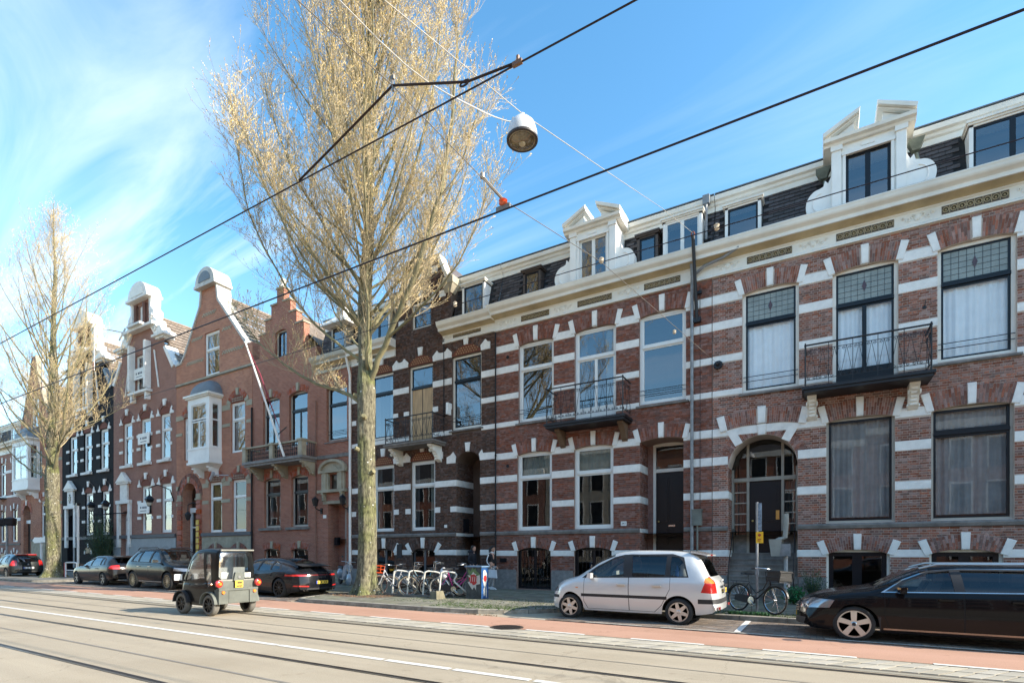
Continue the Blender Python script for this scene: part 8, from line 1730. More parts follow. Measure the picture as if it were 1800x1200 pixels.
# ---------------- street furniture ----------------
u_ = thing('utility_box', (-9.54, 14.1, PZ), 'metal utility box covered with red, white and blue graffiti beside the bicycle rack', 'utility box')
part('cabinet', MB().box(-9.83,-9.25,13.9,14.3,PZ,1.14), M('graffiti_grey', (.06, .075, .08), .5, var=.3, scale=5), u_); part('cabinet_side', MB().box(-9.249,-9.245,13.9,14.3,PZ+.02,1.12), M('graffiti_blue', (.02, .1, .3), .5, var=.3, scale=6), u_); part('cabinet_top', MB().box(-9.87,-9.21,13.86,14.34,1.14,1.18), M('blue_grey_metal', (.15, .25, .38), .5), u_)
def splash(cx, cz, rx, rz, m, y=13.895, axis='y', n=22, d=.004, jag=.35):
    q = [(cx+rx*(1+random.uniform(-jag, jag))*math.cos(2*PI*i/n), cz+rz*(1+random.uniform(-jag, jag))*math.sin(2*PI*i/n)) for i in range(n)]
    if axis == 'y': part('graffiti', MB().prism(q, y-d, y), m, u_)
    else: g = MB(); g.add([(y, a, b) for a, b in q], [tuple(range(n))]); g.add([(y+d, a, b) for a, b in q], [tuple(range(n))]); part('graffiti', g, m, u_)
gw = M('spray_white', (.6, .6, .55), .5); gr_ = M('spray_red', (.5, .03, .03), .5); gg = M('spray_green', (.12, .2, .08), .5)
splash(-9.56,.85,.21,.24,gg, y=13.896); splash(-9.54,.7,.18,.26,gw, y=13.892, jag=.6); splash(-9.54,.75,.17,.16,gr_, y=13.888, jag=.2)
for k in range(4): part('graffiti', MB().tube([(-9.66+k*.08,13.882,.68),(-9.64+k*.08,13.882,.84)], .01, 4), gw, u_)
splash(14.1,.8,.12,.26,gw,y=-9.244,axis='x',jag=.15); splash(14.1,.78,.09,.1,gr_,y=-9.238,axis='x',jag=.15); splash(14.06,.35,.04,.16,gw,y=-9.243,axis='x'); splash(14.17,.35,.04,.16,gw,y=-9.243,axis='x')
# rack of white hoops
rk = thing('bicycle_rack', (-11.8, 14.0, PZ), 'row of white tubular bicycle stands on a long low rail', 'bicycle rack'); wt = M('white_tube', (.72, .7, .62), .45, dirt=.3)
ux, uy = math.cos(R(218)), math.sin(R(218))
part('base_rail', MB().box(-13.1,-10.6,13.55,13.62,PZ+.02,PZ+.08).box(-13.1,-10.6,14.35,14.42,PZ+.02,PZ+.08), M('rail_grey', (.2, .19, .17), .6), rk)
for i in range(4):
    x = -12.75+i*.68; y = 13.7; pth = [(x, y-.1, PZ+.03), (x+.08, y-.1, PZ+.75), (x+.12, y-.08, PZ+.84), (x+.2, y, PZ+.87), (x+.42, y+.2, PZ+.82), (x+.46, y+.24, PZ+.72), (x+.4, y+.2, PZ+.55), (x+.62, y+.35, PZ+.3), (x+.85, y+.5, PZ+.06)]
    part('hoop', MB().tube([tuple(c) for c in catmull([np.array(p) for p in pth], 4)], .029, 8), wt, rk, smooth=60)
tag(part('concrete_block', MB().hexa([(-10.78,13.2,PZ),(-10.45,13.15,PZ),(-10.4,13.55,PZ),(-10.75,13.58,PZ),(-10.76,13.24,PZ+.24),(-10.5,13.2,PZ+.26),(-10.46,13.5,PZ+.26),(-10.74,13.52,PZ+.24)]), M('mossy_concrete', (.22, .2, .13), .9, var=.2, scale=6, bump=.5)), 'mossy concrete block at the end of the bicycle rack', 'block')
def bike(label, loc, rz, lean=0, frame=(.02, .02, .02), tyre=rubber, rimc=chrome, step=True, crate=None, rack=True, bag=False, basket=False, hb=1.05, guard=None):
    root = thing('bicycle', (0, 0, 0), label, 'bicycle', 'bicycles on the pavement'); fm = M('bike_frame_%d_%d_%d' % tuple(int(c*99) for c in frame), frame, .35, coat=.5); r = .345; xr, xf = -.53, .55
    for x in (xr, xf):
        ring = lambda q: [(x+q*math.cos(t), 0, r+q*math.sin(t)) for t in np.linspace(0, 2*PI, 33)]
        w = part('wheel', MB().tube(ring(r-.018), .019, 6, cap=False), tyre, root, smooth=60); part('rim', MB().tube(ring(r-.045), .012, 5, cap=False), rimc, w, smooth=60)
        g = MB()
        for i in range(16): a = 2*PI*i/16; s_ = .03*(1 if i % 2 else -1); g.tube([(x, s_, r), (x+(r-.05)*math.cos(a), 0, r+(r-.05)*math.sin(a))], .0022, 3, cap=False)
        g.tube([(x,-.045,r),(x,.045,r)], .02, 8); part('spokes', g, chrome, w)
        a0, a1 = (.35, 2.9) if x == xr else (.2, 1.9); g = MB(); pts = [(x+(r+.022)*math.cos(t), r+(r+.022)*math.sin(t)) for t in np.linspace(a0, a1, 14)]
        for p, q in zip(pts, pts[1:]): g.add([(p[0],-.026,p[1]),(q[0],-.026,q[1]),(q[0],.026,q[1]),(p[0],.026,p[1]),(p[0],-.026,p[1]+.004),(q[0],-.026,q[1]+.004),(q[0],.026,q[1]+.004),(p[0],.026,p[1]+.004)], [(0,1,2,3),(4,7,6,5),(0,4,5,1),(2,6,7,3)])
        part('mudguard', g, guard or fm, root)
    bb = (-.08, 0, .3); st = (-.24, 0, .78); hd = (.36, 0, .88); hl = (.4, 0, .7)
    g = MB().tube([bb, st], .017, 8).tube([st, (-.27, 0, .92)], .014, 8)
    if step: g.tube([bb, (.05, 0, .36), (.2, 0, .5), hl], .02, 8).tube([(-.2, 0, .66), (0, 0, .48), (.2, 0, .6), hd], .015, 8)
    else: g.tube([bb, hl], .02, 8).tube([st, hd], .017, 8)
    g.tube([hl, hd], .022, 8)
    for s_ in (-.06, .06): g.tube([bb, (xr, s_, r)], .01, 6).tube([(-.23, 0, .74), (xr, s_, r)], .008, 6)
    part('frame', g, fm, root, smooth=60)
    g = MB()
    for s_ in (-.05, .05): g.tube([(.41, s_*.6, .68), (.47, s_, .5), (xf, s_, r)], .011, 6)
    part('fork', g, fm, root, smooth=60)
    part('handlebar', MB().tube([hd, (.33, 0, hb-.02)], .014, 8).tube([(.08,-.27,hb),(.22,-.25,hb+.02),(.34,-.1,hb+.01),(.36,0,hb),(.34,.1,hb+.01),(.22,.25,hb+.02),(.08,.27,hb)], .012, 6), chrome, root, smooth=60)
    for s_ in (-1, 1): part('grip', MB().tube([(.06,s_*.27,hb),(.17,s_*.26,hb+.012)], .019, 7), plast, root)
    part('saddle', MB().hexa([(-.42,-.1,.93),(-.3,-.1,.93),(-.3,.1,.93),(-.42,.1,.93),(-.43,-.09,.98),(-.28,-.08,.985),(-.28,.08,.985),(-.43,.09,.98)]).hexa([(-.3,-.08,.93),(-.1,-.02,.94),(-.1,.02,.94),(-.3,.08,.93),(-.3,-.07,.985),(-.09,-.02,.97),(-.09,.02,.97),(-.3,.07,.985)]), plast, root)
    part('chain_case', MB().prism([(-.6,.28),(-.6,.4),(-.5,.43),(-.05,.41),(.04,.36),(.04,.25),(-.05,.2),(-.5,.26)], -.075, -.05), plast, root)
    part('crank', MB().lathe([(.09,-.085),(.09,-.08)], 14, (-.08,0,.3), axis='y').tube([(-.08,-.09,.3),(.05,-.1,.18)], .01, 5).tube([(-.08,.07,.3),(-.2,.08,.42)], .01, 5).box(.0,.1,-.2,-.11,.165,.19).box(-.26,-.16,.09,.18,.41,.435), chrome, root)
    if rack: part('carrier', MB().tube([(-.26,-.06,.76),(-.75,-.06,.76),(-.75,.06,.76),(-.26,.06,.76)], .008, 5).tube([(-.7,-.06,.76),(xr,-.06,r)], .007, 5).tube([(-.7,.06,.76),(xr,.06,r)], .007, 5), plast, root)
    part('kick_stand', MB().tube([(-.15,.03,.28),(-.25,.16,.02)], .01, 5), chrome, root)
    if crate:
        cm = M('orange_carrier', (.75, .1, .02), .4) if crate == 'orange' else plast; g = MB(); x0, x1, z0, z1, hw = .45, .8, .78, 1.02, .2
        for a in (x0, x1):
            for b in (-hw, hw): g.tube([(a,b,z0),(a+(.05 if a > .6 else -.02),b*1.1,z1)], .011, 5)
        for z in (z0, (z0+z1)/2, z1): k = 1+.1*(z-z0)/(z1-z0); g.tube([(x0,-hw*k,z),(x1+.03*(k-1)*10,-hw*k,z),(x1+.03*(k-1)*10,hw*k,z),(x0,hw*k,z),(x0,-hw*k,z)], .011, 5)
        for i in range(1, 4): x = x0+(x1-x0)*i/4; g.tube([(x,-hw,z0),(x,hw,z0)], .009, 4)
        part('front_carrier', g, cm, root)
    if crate == 'black': part('crate', MB().box(.47,.82,-.21,.21,.8,.82).box(.47,.49,-.21,.21,.8,1.05).box(.8,.82,-.21,.21,.8,1.05).box(.49,.8,-.21,-.19,.8,1.05).box(.49,.8,.19,.21,.8,1.05), M('wicker_black', (.03, .028, .025), .8, bump=.8, bscale=60), root); part('headlamp', MB().lathe([(.03,0),(.04,.03),(.038,.05)], 10, (.86,0,.72), axis='x'), whl, root)
    if bag: part('saddle_bag', MB().lathe([(.0,.5),(.08,.53),(.13,.62),(.13,.75),(.09,.86),(.03,.9)], 10, (-.4, .02, .1)), M('white_plastic_bag', (.65, .66, .68), .5, var=.1, scale=10, bump=1, bscale=12), root, smooth=60)
    root.rotation_euler = (R(lean), 0, rz); root.location = loc; return root
A_ = R(214)
bike('white bicycle with an orange front carrier at the left end of the rack', (-13.0, 13.95, PZ), R(207), 6, (.6, .6, .6), M('cream_tyre', (.5, .47, .4), .8), crate='orange', rimc=M('red_rim', (.4, .05, .03), .5))
bike('silver bicycle second from the left in the rack', (-12.45, 14.0, PZ), A_, -4, (.35, .35, .37), M('tan_tyre', (.42, .36, .26), .8), step=False)
bike('light blue bicycle in the middle of the rack', (-11.95, 14.35, PZ), R(222), 3, (.03, .35, .5), rubber, hb=1.12)
bike('black bicycle with pale tyres behind the white hoops', (-11.6, 13.95, PZ), A_, -5, (.03, .03, .03), MATS['tan_tyre'])
bike('dark green bicycle standing between the hoops', (-11.15, 14.4, PZ), R(210), 4, (.02, .06, .04), rubber, hb=1.15)
bike('black upright bicycle with chrome handlebar right of the hoops', (-10.85, 14.15, PZ), R(220), -3, (.02, .02, .025), rubber, hb=1.12)
bike('bright pink bicycle with a white bag over its saddle beside the utility box', (-10.35, 14.05, PZ), R(33), 5, (.65, .03, .3), M('cream_tyre', (.5, .47, .4), .8), bag=True, hb=1.1, guard=plast)
bike('black city bicycle with a wicker crate leaning by the entrance steps', (-1.36, 14.28, PZ), R(-36), -4, (.014, .014, .015), rubber, crate='black', hb=1.08)
# yellow sign pole
p = thing('sign_pole', (-1.33, 14.4, PZ), 'grey pole with a small yellow sign behind the black bicycle', 'sign pole')
part('pole', MB().tube([(-1.33,14.4,PZ-.1),(-1.33,14.4,2.86)], .03, 10).lathe([(.045,0),(.045,.12)], 10, (-1.33,14.4,1.05)), zinc, p, smooth=40); part('sticker_strip', MB().box(-1.31,-1.22,14.36,14.37,2.14,2.84), M('blue_grey_print', (.25, .33, .42), .5, var=.4, scale=12), p)
y_ = part('yellow_sign', MB().box(-1.35,-1.19,14.34,14.36,1.84,2.12), M('sign_yellow', (.85, .48, .02), .4), p); part('sign_print', MB().lathe([(.035,-.0),(.0,-.004)][::-1], 12, (-1.27,14.338,2.04), axis='y').box(-1.31,-1.23,14.333,14.338,1.93,1.95).box(-1.31,-1.25,14.333,14.338,1.89,1.91), M('sign_red', (.4, .05, .02), .5), y_)
p = thing('grey_post', (-.84, 17.5, PZ), 'grey post with a metal box and curved spout beside the entrance steps', 'post')
part('post', MB().tube([(-.84,17.5,.1),(-.84,17.5,1.6)], .055, 10), M('pale_grey_post', (.4, .4, .4), .5), p, smooth=40); part('box', MB().box(-1.0,-.72,17.35,17.6,1.5,1.86), zinc, p); part('spout', MB().tube([(-1.1,17.4,1.55),(-1.12,17.4,1.95),(-1.0,17.4,2.0),(-.86,17.4,2.05),(-.82,17.4,2.5),(-.83,17.4,2.75)], .07, 8).hexa([(-1.22,17.3,1.5),(-1.0,17.3,1.5),(-1.0,17.5,1.5),(-1.22,17.5,1.5),(-1.28,17.25,2.0),(-.94,17.25,2.0),(-.94,17.55,2.0),(-1.28,17.55,2.0)]), M('greige_metal', (.35, .34, .3), .6), p, smooth=40)
def leafy(name, label, loc, r, h, n, m, cat, leaf=.05):
    root = thing(name, loc, label, cat); g = MB(); f_ = Fast(); O = Vector(loc)
    for k in range(int(n/14)):
        a, t = random.uniform(0, 2*PI), random.uniform(.2, 1); e = O+Vector((math.cos(a)*r*t, math.sin(a)*r*t, h*random.uniform(.4, 1))); g.tube([O, O.lerp(e, .5)+Vector((0, 0, .05)), e], .006, 4)
        for _ in range(14):
            p = O.lerp(e, random.uniform(.35, 1))+Vector((random.gauss(0, r*.13), random.gauss(0, r*.13), random.gauss(0, h*.07))); p.z = max(p.z, O.z+.01); f_.blade(p, Vector((random.uniform(-1, 1), random.uniform(-1, 1), random.uniform(-.2, 1))).normalized(), leaf*random.uniform(.6, 1.3), leaf*.3)
    part('stems', g, M('green_stem', (.08, .12, .04), .8), root, kind='stuff'); q = MB(); q.v = f_.v; q.f = f_.f; q.m = [0]*len(f_.f); part('leaves', q, m, root, kind='stuff'); return root
gm1 = M('bright_leaf', (.02, .17, .05), .6, island=.5); gm2 = M('dark_leaf', (.02, .07, .04), .6, island=.5)
leafy('plant', 'bright green leafy plant at the foot of the grey post', (-.62, 17.1, PZ), .32, .5, 700, gm1, 'plant', .1); leafy('shrub', 'dark green shrub growing against the stone plinth', (-.15, 17.9, PZ), .38, 1.0, 900, gm2, 'shrub', .05)
leafy('shrub', 'dark bush in front of the black painted house', (-44.9, 17.9, PZ), 1.1, 4.2, 2600, gm2, 'shrub', .12)
# bollard hoops, sign post, lanterns at the far left
hb_ = thing('hoop_barrier', (-39.0, 13.9, PZ), 'red and white tubular barrier right of the far tree', 'barrier', 'tubular barriers round the far tree')
g = MB().tube([tuple(c) for c in catmull([np.array(p) for p in ((-39.6,13.9,PZ),(-39.6,13.9,.85),(-39.5,13.9,1.0),(-38.2,13.9,1.0),(-38.1,13.9,.85),(-38.1,13.9,PZ))], 3)], .045, 8).tube([(-39.6,13.9,.55),(-38.1,13.9,.55)], .03, 6); part('hoop', g, white, hb_, smooth=60); part('red_band', MB().box(-39.68,-39.62,13.84,13.96,PZ,1.0), M('barrier_red', (.5, .03, .03), .5), hb_)
c = copy_tree(hb_); c.location = (-42.4, 14.1, PZ); c['label'] = 'red and white tubular barrier left of the far tree'
p = thing('sign_post', (-42.0, 15.4, PZ), 'pale post with small white direction board in front of the houses', 'sign post'); part('post', MB().tube([(-42.0,15.4,PZ),(-42.0,15.4,4.7)], .07, 8), white, p, smooth=40); part('post_cap', MB().box(-42.1,-41.9,15.3,15.5,4.7,4.85), black, p)
p = thing('sign_post', (-51.6, 16.6, PZ), 'pale signpost with a white arrow board in front of the black house', 'sign post'); part('post', MB().tube([(-51.6,16.6,PZ),(-51.6,16.6,2.8)], .08, 8), white, p, smooth=40); part('board', MB().prism([(-53.0,2.55),(-52.6,2.8),(-50.6,2.75),(-50.6,2.4),(-52.6,2.35)], 16.5, 16.56), white, p)
p = thing('lamp_post', (-60.0, 17.0, PZ), 'grey lamp post with two black square lanterns at the far left', 'lamp post'); part('post', MB().tube([(-60.0,17,PZ),(-60.0,17,4.3)], .09, 8), zinc, p)
for x in (-61.2, -59.2): part('lantern', MB().lathe([(.25,0),(.42,.1),(.42,.6),(.1,.72)], 4, (x, 17, 3.9)), black, p)
part('lantern_arm', MB().tube([(-61.2,17,4.0),(-59.2,17,4.0)], .04, 5), black, p)
for i, (x, lb) in enumerate(((-45.6,'black lantern on a wall arm of the black house'),(-43.4,'black lantern on a wall arm above the pale doorway'),(-37.4,'black lantern hanging from a scrolled wall arm'))):
    p = thing('wall_lantern', (x, 18.0, 4.6), lb, 'lantern'); y = 17.5
    part('lantern', MB().lathe([(.1,0),(.24,.42),(.28,.45),(.18,.6),(.05,.72),(.03,.85)], 6, (x, y, 4.6)), black, p); part('lantern_glass', MB().lathe([(.13,.06),(.225,.4)], 6, (x, y, 4.6)), MATS['lantern_pane'], p)
    part('arm', MB().tube([(x,y,4.6),(x+.1,y,4.35),(x+1.0,18.2,4.4),(x+1.0,18.5,4.5)] if i < 2 else [(x,y,5.4),(x-.05,y,5.8),(x+.4,17.8,6.0),(x+.9,18.3,5.7),(x+1.0,18.5,4.9)], .035, 5), black, p)
# ---------------- scooter behind the trunk ----------------
def scooter():
    root = thing('scooter', (0, 0, 0), 'light grey motor scooter parked on the pavement behind the big tree', 'scooter'); pm = M('scooter_grey', (.35, .37, .4), .3, coat=1)
    for x in (-.6, .6): w = part('wheel', MB().lathe([(.12,-.05),(.2,-.055),(.23,0),(.2,.055),(.12,.05)], 20, (x,0,.23), axis='y'), rubber, root, smooth=40); part('rim', MB().lathe([(.12,.03),(0,.045)], 12, (x,0,.23), axis='y').lathe([(0,-.045),(.12,-.03)], 12, (x,0,.23), axis='y'), alloy, w)
    part('leg_shield', MB().hexa([(.22,-.2,.28),(.32,-.2,.25),(.32,.2,.25),(.22,.2,.28),(.38,-.22,.88),(.5,-.1,.95),(.5,.1,.95),(.38,.22,.88)]), pm, root, smooth=60); part('front_fender', MB().lathe([(.0,-.1),(.22,-.09),(.29,0),(.22,.09),(0,.1)], 16, (.6,0,.27), axis='y'), pm, root, smooth=60)
    part('floor', MB().box(-.2,.28,-.17,.17,.24,.3), pm, root); part('rear_body', MB().lathe([(.0,-.24),(.2,-.2),(.27,-.1),(.28,.1),(.2,.2),(0,.24)], 14, (-.48,0,.52), axis='y'), pm, root, smooth=60)
    part('seat', MB().hexa([(-.8,-.14,.78),(-.15,-.13,.76),(-.15,.13,.76),(-.8,.14,.78),(-.78,-.1,.87),(-.2,-.1,.84),(-.2,.1,.84),(-.78,.1,.87)]), plast, root); part('steering', MB().tube([(.6,0,.25),(.46,0,.95),(.42,0,1.05)], .035, 8).tube([(.32,-.33,1.08),(.42,-.1,1.06),(.42,.1,1.06),(.32,.33,1.08)], .016, 6).lathe([(.08,0),(.07,.06)], 12, (.46,0,1.0), axis='x'), pm, root)
    part('front_plate', MB().box(.5,.52,-.09,.09,.62,.72), whl, root)
    for s_ in (-1, 1): part('mirror', MB().tube([(.36,s_*.25,1.08),(.36,s_*.3,1.25)], .008, 4).lathe([(.05,0),(.05,.01)], 10, (.36,s_*.3,1.29), axis='x'), plast, root)
    root.rotation_euler = (R(-5), 0, R(-25)); root.location = (-19.0, 17.1, PZ)
scooter()
# ---------------- people ----------------
def skin(name, pts, edges, mat, parent, sub=2, root_i=0, smooth=True):
    me = bpy.data.meshes.new(name); me.from_pydata([p[:3] for p in pts], edges, []); o = bpy.data.objects.new(name, me); COL.objects.link(o)
    o.modifiers.new('s', 'SKIN'); ss = o.modifiers.new('u', 'SUBSURF'); ss.levels = sub; ss.render_levels = sub
    sv = me.skin_vertices[0].data
    for i, p in enumerate(pts): sv[i].radius = (p[3], p[4] if len(p) > 4 else p[3]); sv[i].use_root = (i == root_i)
    dg = bpy.context.evaluated_depsgraph_get(); dg.update(); m2_ = bpy.data.meshes.new_from_object(o.evaluated_get(dg)); bpy.data.objects.remove(o)
    m2_.materials.clear(); m2_.materials.append(mat)
    for p in m2_.polygons: p.use_smooth = True
    return part(name, None, mat, parent, loc=(0, 0, 0), me=m2_)
skinm = M('skin_tone', (.5, .28, .2), .6, var=.08, scale=8); hairm = M('dark_hair', (.015, .011, .009), .6, bump=.6)
def head(g_parent, x, y, z, tilt=0, hair=None, hair_len=.0, hm=hairm):
    """face towards +x; z is the chin-to-crown centre"""
    prof = [(-.125,.0),(-.12,.035),(-.1,.055),(-.06,.068),(-.01,.078),(.04,.08),(.08,.07),(.11,.045),(.125,0)]
    g = MB(); n = 14; vs = []
    for (h, r) in prof:
        for j in range(n):
            t = 2*PI*j/n; cx, cy = math.cos(t), math.sin(t); fx = r*1.18*cx+(.012 if h < -.03 and cx > .5 else 0)-(.02 if h < -.05 and cx < 0 else 0)
            vs.append((fx, r*.92*cy, h))
    fs = [(i*n+j, i*n+(j+1)%n, (i+1)*n+(j+1)%n, (i+1)*n+j) for i in range(len(prof)-1) for j in range(n)]; g.add(vs, fs)
    g.hexa([(.075,-.014,-.04),(.112,-.006,-.035),(.112,.006,-.035),(.075,.014,-.04),(.075,-.008,.02),(.092,-.004,.015),(.092,.004,.015),(.075,.008,.02)])   # nose
    for s_ in (-1, 1): g.hexa([(-.01,s_*.07,-.03),(.02,s_*.07,-.03),(.02,s_*.085,-.025),(-.01,s_*.085,-.025),(-.015,s_*.068,.02),(.02,s_*.068,.02),(.018,s_*.088,.02),(-.015,s_*.088,.02)])
    c, s0 = math.cos(tilt), math.sin(tilt); g.v = [(x+c*a+s0*d, y+b, z-s0*a+c*d) for a, b, d in g.v]
    hd = part('head', g, skinm, g_parent, smooth=60)
    g = MB()
    for s_ in (-1, 1): g.lathe([(.009,0),(0,.005)], 8, (.083,s_*.03,.012), axis='x')
    g.v = [(x+c*a+s0*d, y+b, z-s0*a+c*d) for a, b, d in g.v]; part('eyes', g, M('eye_dark', (.02, .015, .01), .3), hd)
    g = MB().box(.082,.092,-.022,.022,-.072,-.062); g.v = [(x+c*a+s0*d, y+b, z-s0*a+c*d) for a, b, d in g.v]; part('mouth', g, M('lip', (.35, .12, .1), .5), hd)
    g = MB(); vs = []; rows = [(.14,.01),(.13,.055),(.1,.085),(.05,.096),(0,.094),(-.05,.085),(-.09-hair_len,.075+hair_len*.3)]
    for (h, r) in rows:
        for j in range(n):
            t = 2*PI*j/n; cx, cy = math.cos(t), math.sin(t); k = r
            fx = k*1.15*cx-.012
            if h < .07: fx = min(fx, .03 if h > .0 else .0)
            vs.append((fx, k*.98*cy, h))
    g.add(vs, [(i*n+j, (i+1)*n+j, (i+1)*n+(j+1)%n, i*n+(j+1)%n) for i in range(len(rows)-1) for j in range(n)]); g.v = [(x+c*a+s0*d, y+b, z-s0*a+c*d) for a, b, d in g.v]; part('hair', g, hm, hd, smooth=60)
def hand(parent, p, d, m=skinm):
    """small curled hand: palm plus four fingers and a thumb"""
    p = Vector(p); d = Vector(d).normalized(); sd_ = Vector((0, 1, 0)); up_ = d.cross(sd_).normalized(); g = MB()
    q = [p-sd_*.035-up_*.014, p+d*.085-sd_*.04-up_*.012, p+d*.085+sd_*.04-up_*.012, p+sd_*.035-up_*.014, p-sd_*.03+up_*.014, p+d*.085-sd_*.038+up_*.012, p+d*.085+sd_*.038+up_*.012, p+sd_*.03+up_*.014]; g.hexa([tuple(a) for a in q])
    for i, l in enumerate((.065, .075, .07, .055)):
        o = p+d*.083+sd_*(-.03+i*.02); g.tube([o, o+d*l*.5-up_*.008, o+d*l*.8-up_*.03], [.0095, .009, .007], 6)
    o = p+d*.02-sd_*.036; g.tube([o, o+d*.03-sd_*.022-up_*.008, o+d*.06-sd_*.026-up_*.02], [.011, .01, .008], 6); part('hand', g, m, parent, smooth=60)
def person(label, loc, rz, H, woman=False):
    root = thing('person', (0, 0, 0), label, 'person'); k = H/1.75
    top = M('black_top', (.012, .012, .016), .85, bump=.5, bscale=18) if woman else M('dark_navy_coat', (.014, .015, .022), .9, bump=.5, bscale=14); trs = M('grey_trousers', (.33, .33, .34), .9, bump=.4, bscale=14) if woman else M('dark_trousers', (.02, .02, .025), .9)
    sw = .155 if woman else .185
    legs = [(0,0,.93,.13,.115),(.02,-.09,.86,.095),(.16,-.09,.5,.06),(.1,-.09,.12,.045),(.02,.09,.86,.095),(.0,.09,.48,.06),(-.22,.09,.14,.043)]
    if not woman: legs = [(0,0,.93,.15,.12),(.0,-.1,.86,.1),(.1,-.1,.5,.07),(.06,-.1,.12,.055),(.0,.1,.86,.1),(-.05,.1,.5,.07),(-.15,.1,.13,.05)]
    S_ = lambda P_: [(p[0]*k, p[1]*k, p[2]*k)+tuple(r*k for r in p[3:]) for p in P_]
    body = skin('body', S_(legs[:1]+[(.0,0,1.15,.11,.1),(.01,0,1.35,.13,.1),(.02,0,1.46,.07,.06),(.035,0,1.55,.05,.05)]+[(p[0],p[1],p[2],p[3]*.75) for p in legs[1:]]), [(0,1),(1,2),(2,3),(3,4),(0,5),(5,6),(6,7),(0,8),(8,9),(9,10)], skinm, root)
    skin('trousers', S_(legs), [(0,1),(1,2),(2,3),(0,4),(4,5),(5,6)], trs, root)
    if woman: jk = [(0,0,.98,.13,.12),(.0,0,1.15,.125,.11),(.0,0,1.34,.15,.12),(.01,0,1.44,.1,.08),(.0,-sw,1.39,.055),(-.08,-sw-.06,1.14,.045),(.06,-sw-.05,.95,.035),(.0,sw,1.39,.055),(.0,sw+.07,1.12,.045),(.1,sw+.05,.92,.035)]
    else: jk = [(0,0,.86,.17,.14),(.0,0,1.1,.17,.14),(.0,0,1.34,.18,.14),(.02,0,1.46,.11,.1),(.0,-sw,1.4,.075),(-.05,-sw-.05,1.13,.06),(.12,-sw+.02,.98,.05),(.0,sw,1.4,.075),(-.04,sw+.05,1.13,.06),(.12,sw-.02,.98,.05)]
    skin('jacket', S_(jk), [(0,1),(1,2),(2,3),(2,4),(4,5),(5,6),(2,7),(7,8),(8,9)], top, root)
    if woman: 
        skin('white_sleeve_stripe', S_([(.0,-sw-.055,1.42,.025),(-.06,-sw-.095,1.2,.025),(-.04,-sw-.095,1.08,.022),(.07,-sw-.08,.96,.02)]), [(0,1),(1,2),(2,3)], M('stripe_white', (.75, .76, .78), .8), root)
        part('collar', MB().lathe([(.08,0),(.09,.04),(.07,.06)], 12, (.01, 0, 1.47*k)), M('stripe_white', (.75, .76, .78), .8), root)
    else: part('hood', MB().lathe([(.1,-.02),(.15,.03),(.13,.09),(.08,.12)], 12, (-.05*k, 0, 1.46*k)), top, root, smooth=60)
    head(root, (.06 if woman else .05)*k, 0, 1.635*k, tilt=.35 if woman else .1, hair_len=.05 if woman else 0)
    if woman: part('hair_back', MB().lathe([(0,-.16),(.07,-.12),(.085,0),(.06,.1),(0,.12)], 10, (-.04*k, 0, 1.6*k)), hairm, root, smooth=60)
    e1 = jk[6]; e2 = jk[9]
    for e in (e1, e2): hand(root, (e[0]*k, e[1]*k, e[2]*k), (.7, 0, -.7))
    for p in (legs[3], legs[6]):
        bk = p[0] < 0; part('shoe', MB().hexa([((p[0]-.08)*k,(p[1]-.045)*k,0 if not bk else .03),((p[0]+.2)*k,(p[1]-.045)*k,0),((p[0]+.2)*k,(p[1]+.045)*k,0),((p[0]-.08)*k,(p[1]+.045)*k,0 if not bk else .03),((p[0]-.06)*k,(p[1]-.035)*k,.12),((p[0]+.12)*k,(p[1]-.04)*k,.06),((p[0]+.12)*k,(p[1]+.04)*k,.06),((p[0]-.06)*k,(p[1]+.035)*k,.12)]), (M('trainer_white', (.7, .7, .7), .5) if woman else plast), root, smooth=50)
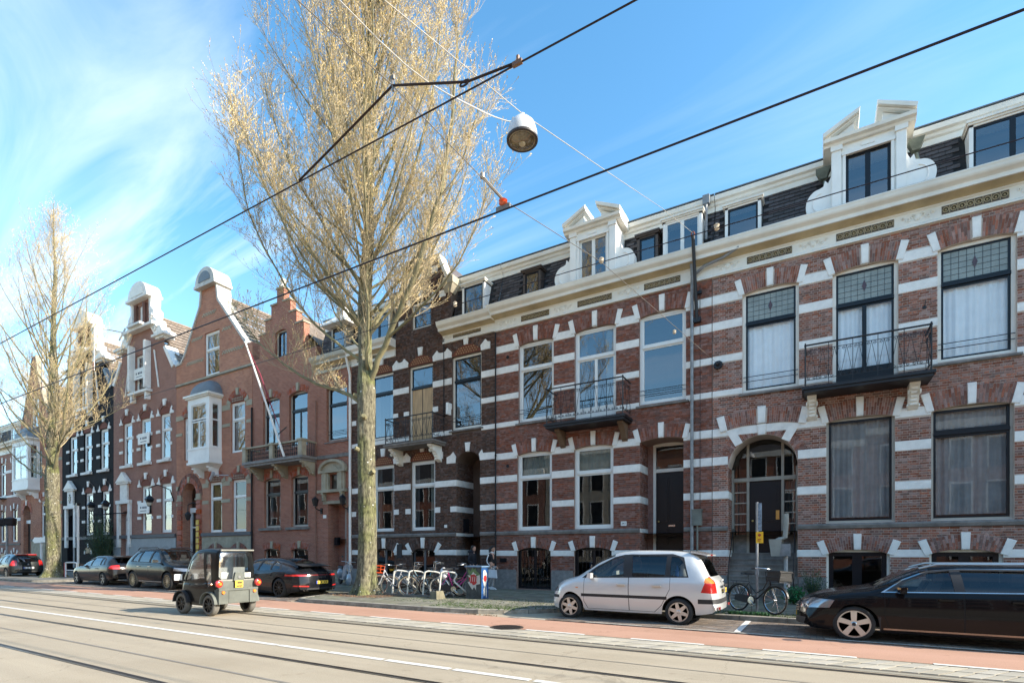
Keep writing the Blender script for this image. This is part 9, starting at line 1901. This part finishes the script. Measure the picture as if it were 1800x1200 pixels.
    root.rotation_euler = (0, 0, rz); root.location = loc; return root, k
person('person in a dark hooded coat walking behind the graffiti covered utility box', (-12.35, 17.9, .13), R(8), 1.76)
w_, k_ = person('person in a black top with white sleeve stripe and grey trousers, carrying a white bag', (-11.42, 17.9, .13), R(0), 1.74, True)
bg_ = thing('shopping_bag', (-11.2, 17.62, .62), 'white shopping bag held by the walking person', 'bag'); part('bag', MB().hexa([(-11.4,17.6,.62),(-11.02,17.6,.6),(-11.02,17.72,.6),(-11.4,17.72,.62),(-11.38,17.62,.94),(-11.04,17.62,.92),(-11.04,17.7,.92),(-11.38,17.7,.94)]), M('bag_white', (.7, .72, .74), .6, bump=.5, bscale=12), bg_); part('bag_handle', MB().tube([(-11.3,17.66,.93),(-11.27,17.66,1.0),(-11.18,17.66,1.0),(-11.14,17.66,.93)], .008, 5), white, bg_)
# driver of the micro car
dr = thing('person', (0, 0, 0), 'person with light hair driving the tiny black micro car', 'person')
skin('body', [(.55,.2,.55,.14,.12),(.5,.2,.75,.13,.1),(.5,.2,.98,.13,.1),(.52,.2,1.07,.06),(.54,.2,1.15,.05),(.95,.12,.6,.07),(1.15,.12,.35,.05),(.95,.28,.6,.07),(1.15,.28,.35,.05)], [(0,1),(1,2),(2,3),(3,4),(0,5),(5,6),(0,7),(7,8)], skinm, dr)
skin('coat', [(.55,.2,.55,.15,.13),(.5,.2,.75,.15,.12),(.5,.2,.98,.15,.12),(.5,.02,1.0,.06),(.65,-.02,.8,.05),(.88,.08,.88,.035),(.5,.38,1.0,.06),(.65,.42,.8,.05),(.88,.32,.88,.035)], [(0,1),(1,2),(2,3),(3,4),(4,5),(2,6),(6,7),(7,8)], M('pale_coat', (.5, .47, .42), .9), dr)
head(dr, .56, .2, 1.24, hm=M('light_hair', (.5, .36, .2), .7), hair_len=.06)
for y in (.08, .32): hand(dr, (.88, y, .88), (.9, 0, .2))
dr.rotation_euler = (0, 0, PI+R(1.5)); dr.location = (-12.98, 8.15, 0); dr.scale = (1.05, 1.05, 1.07)
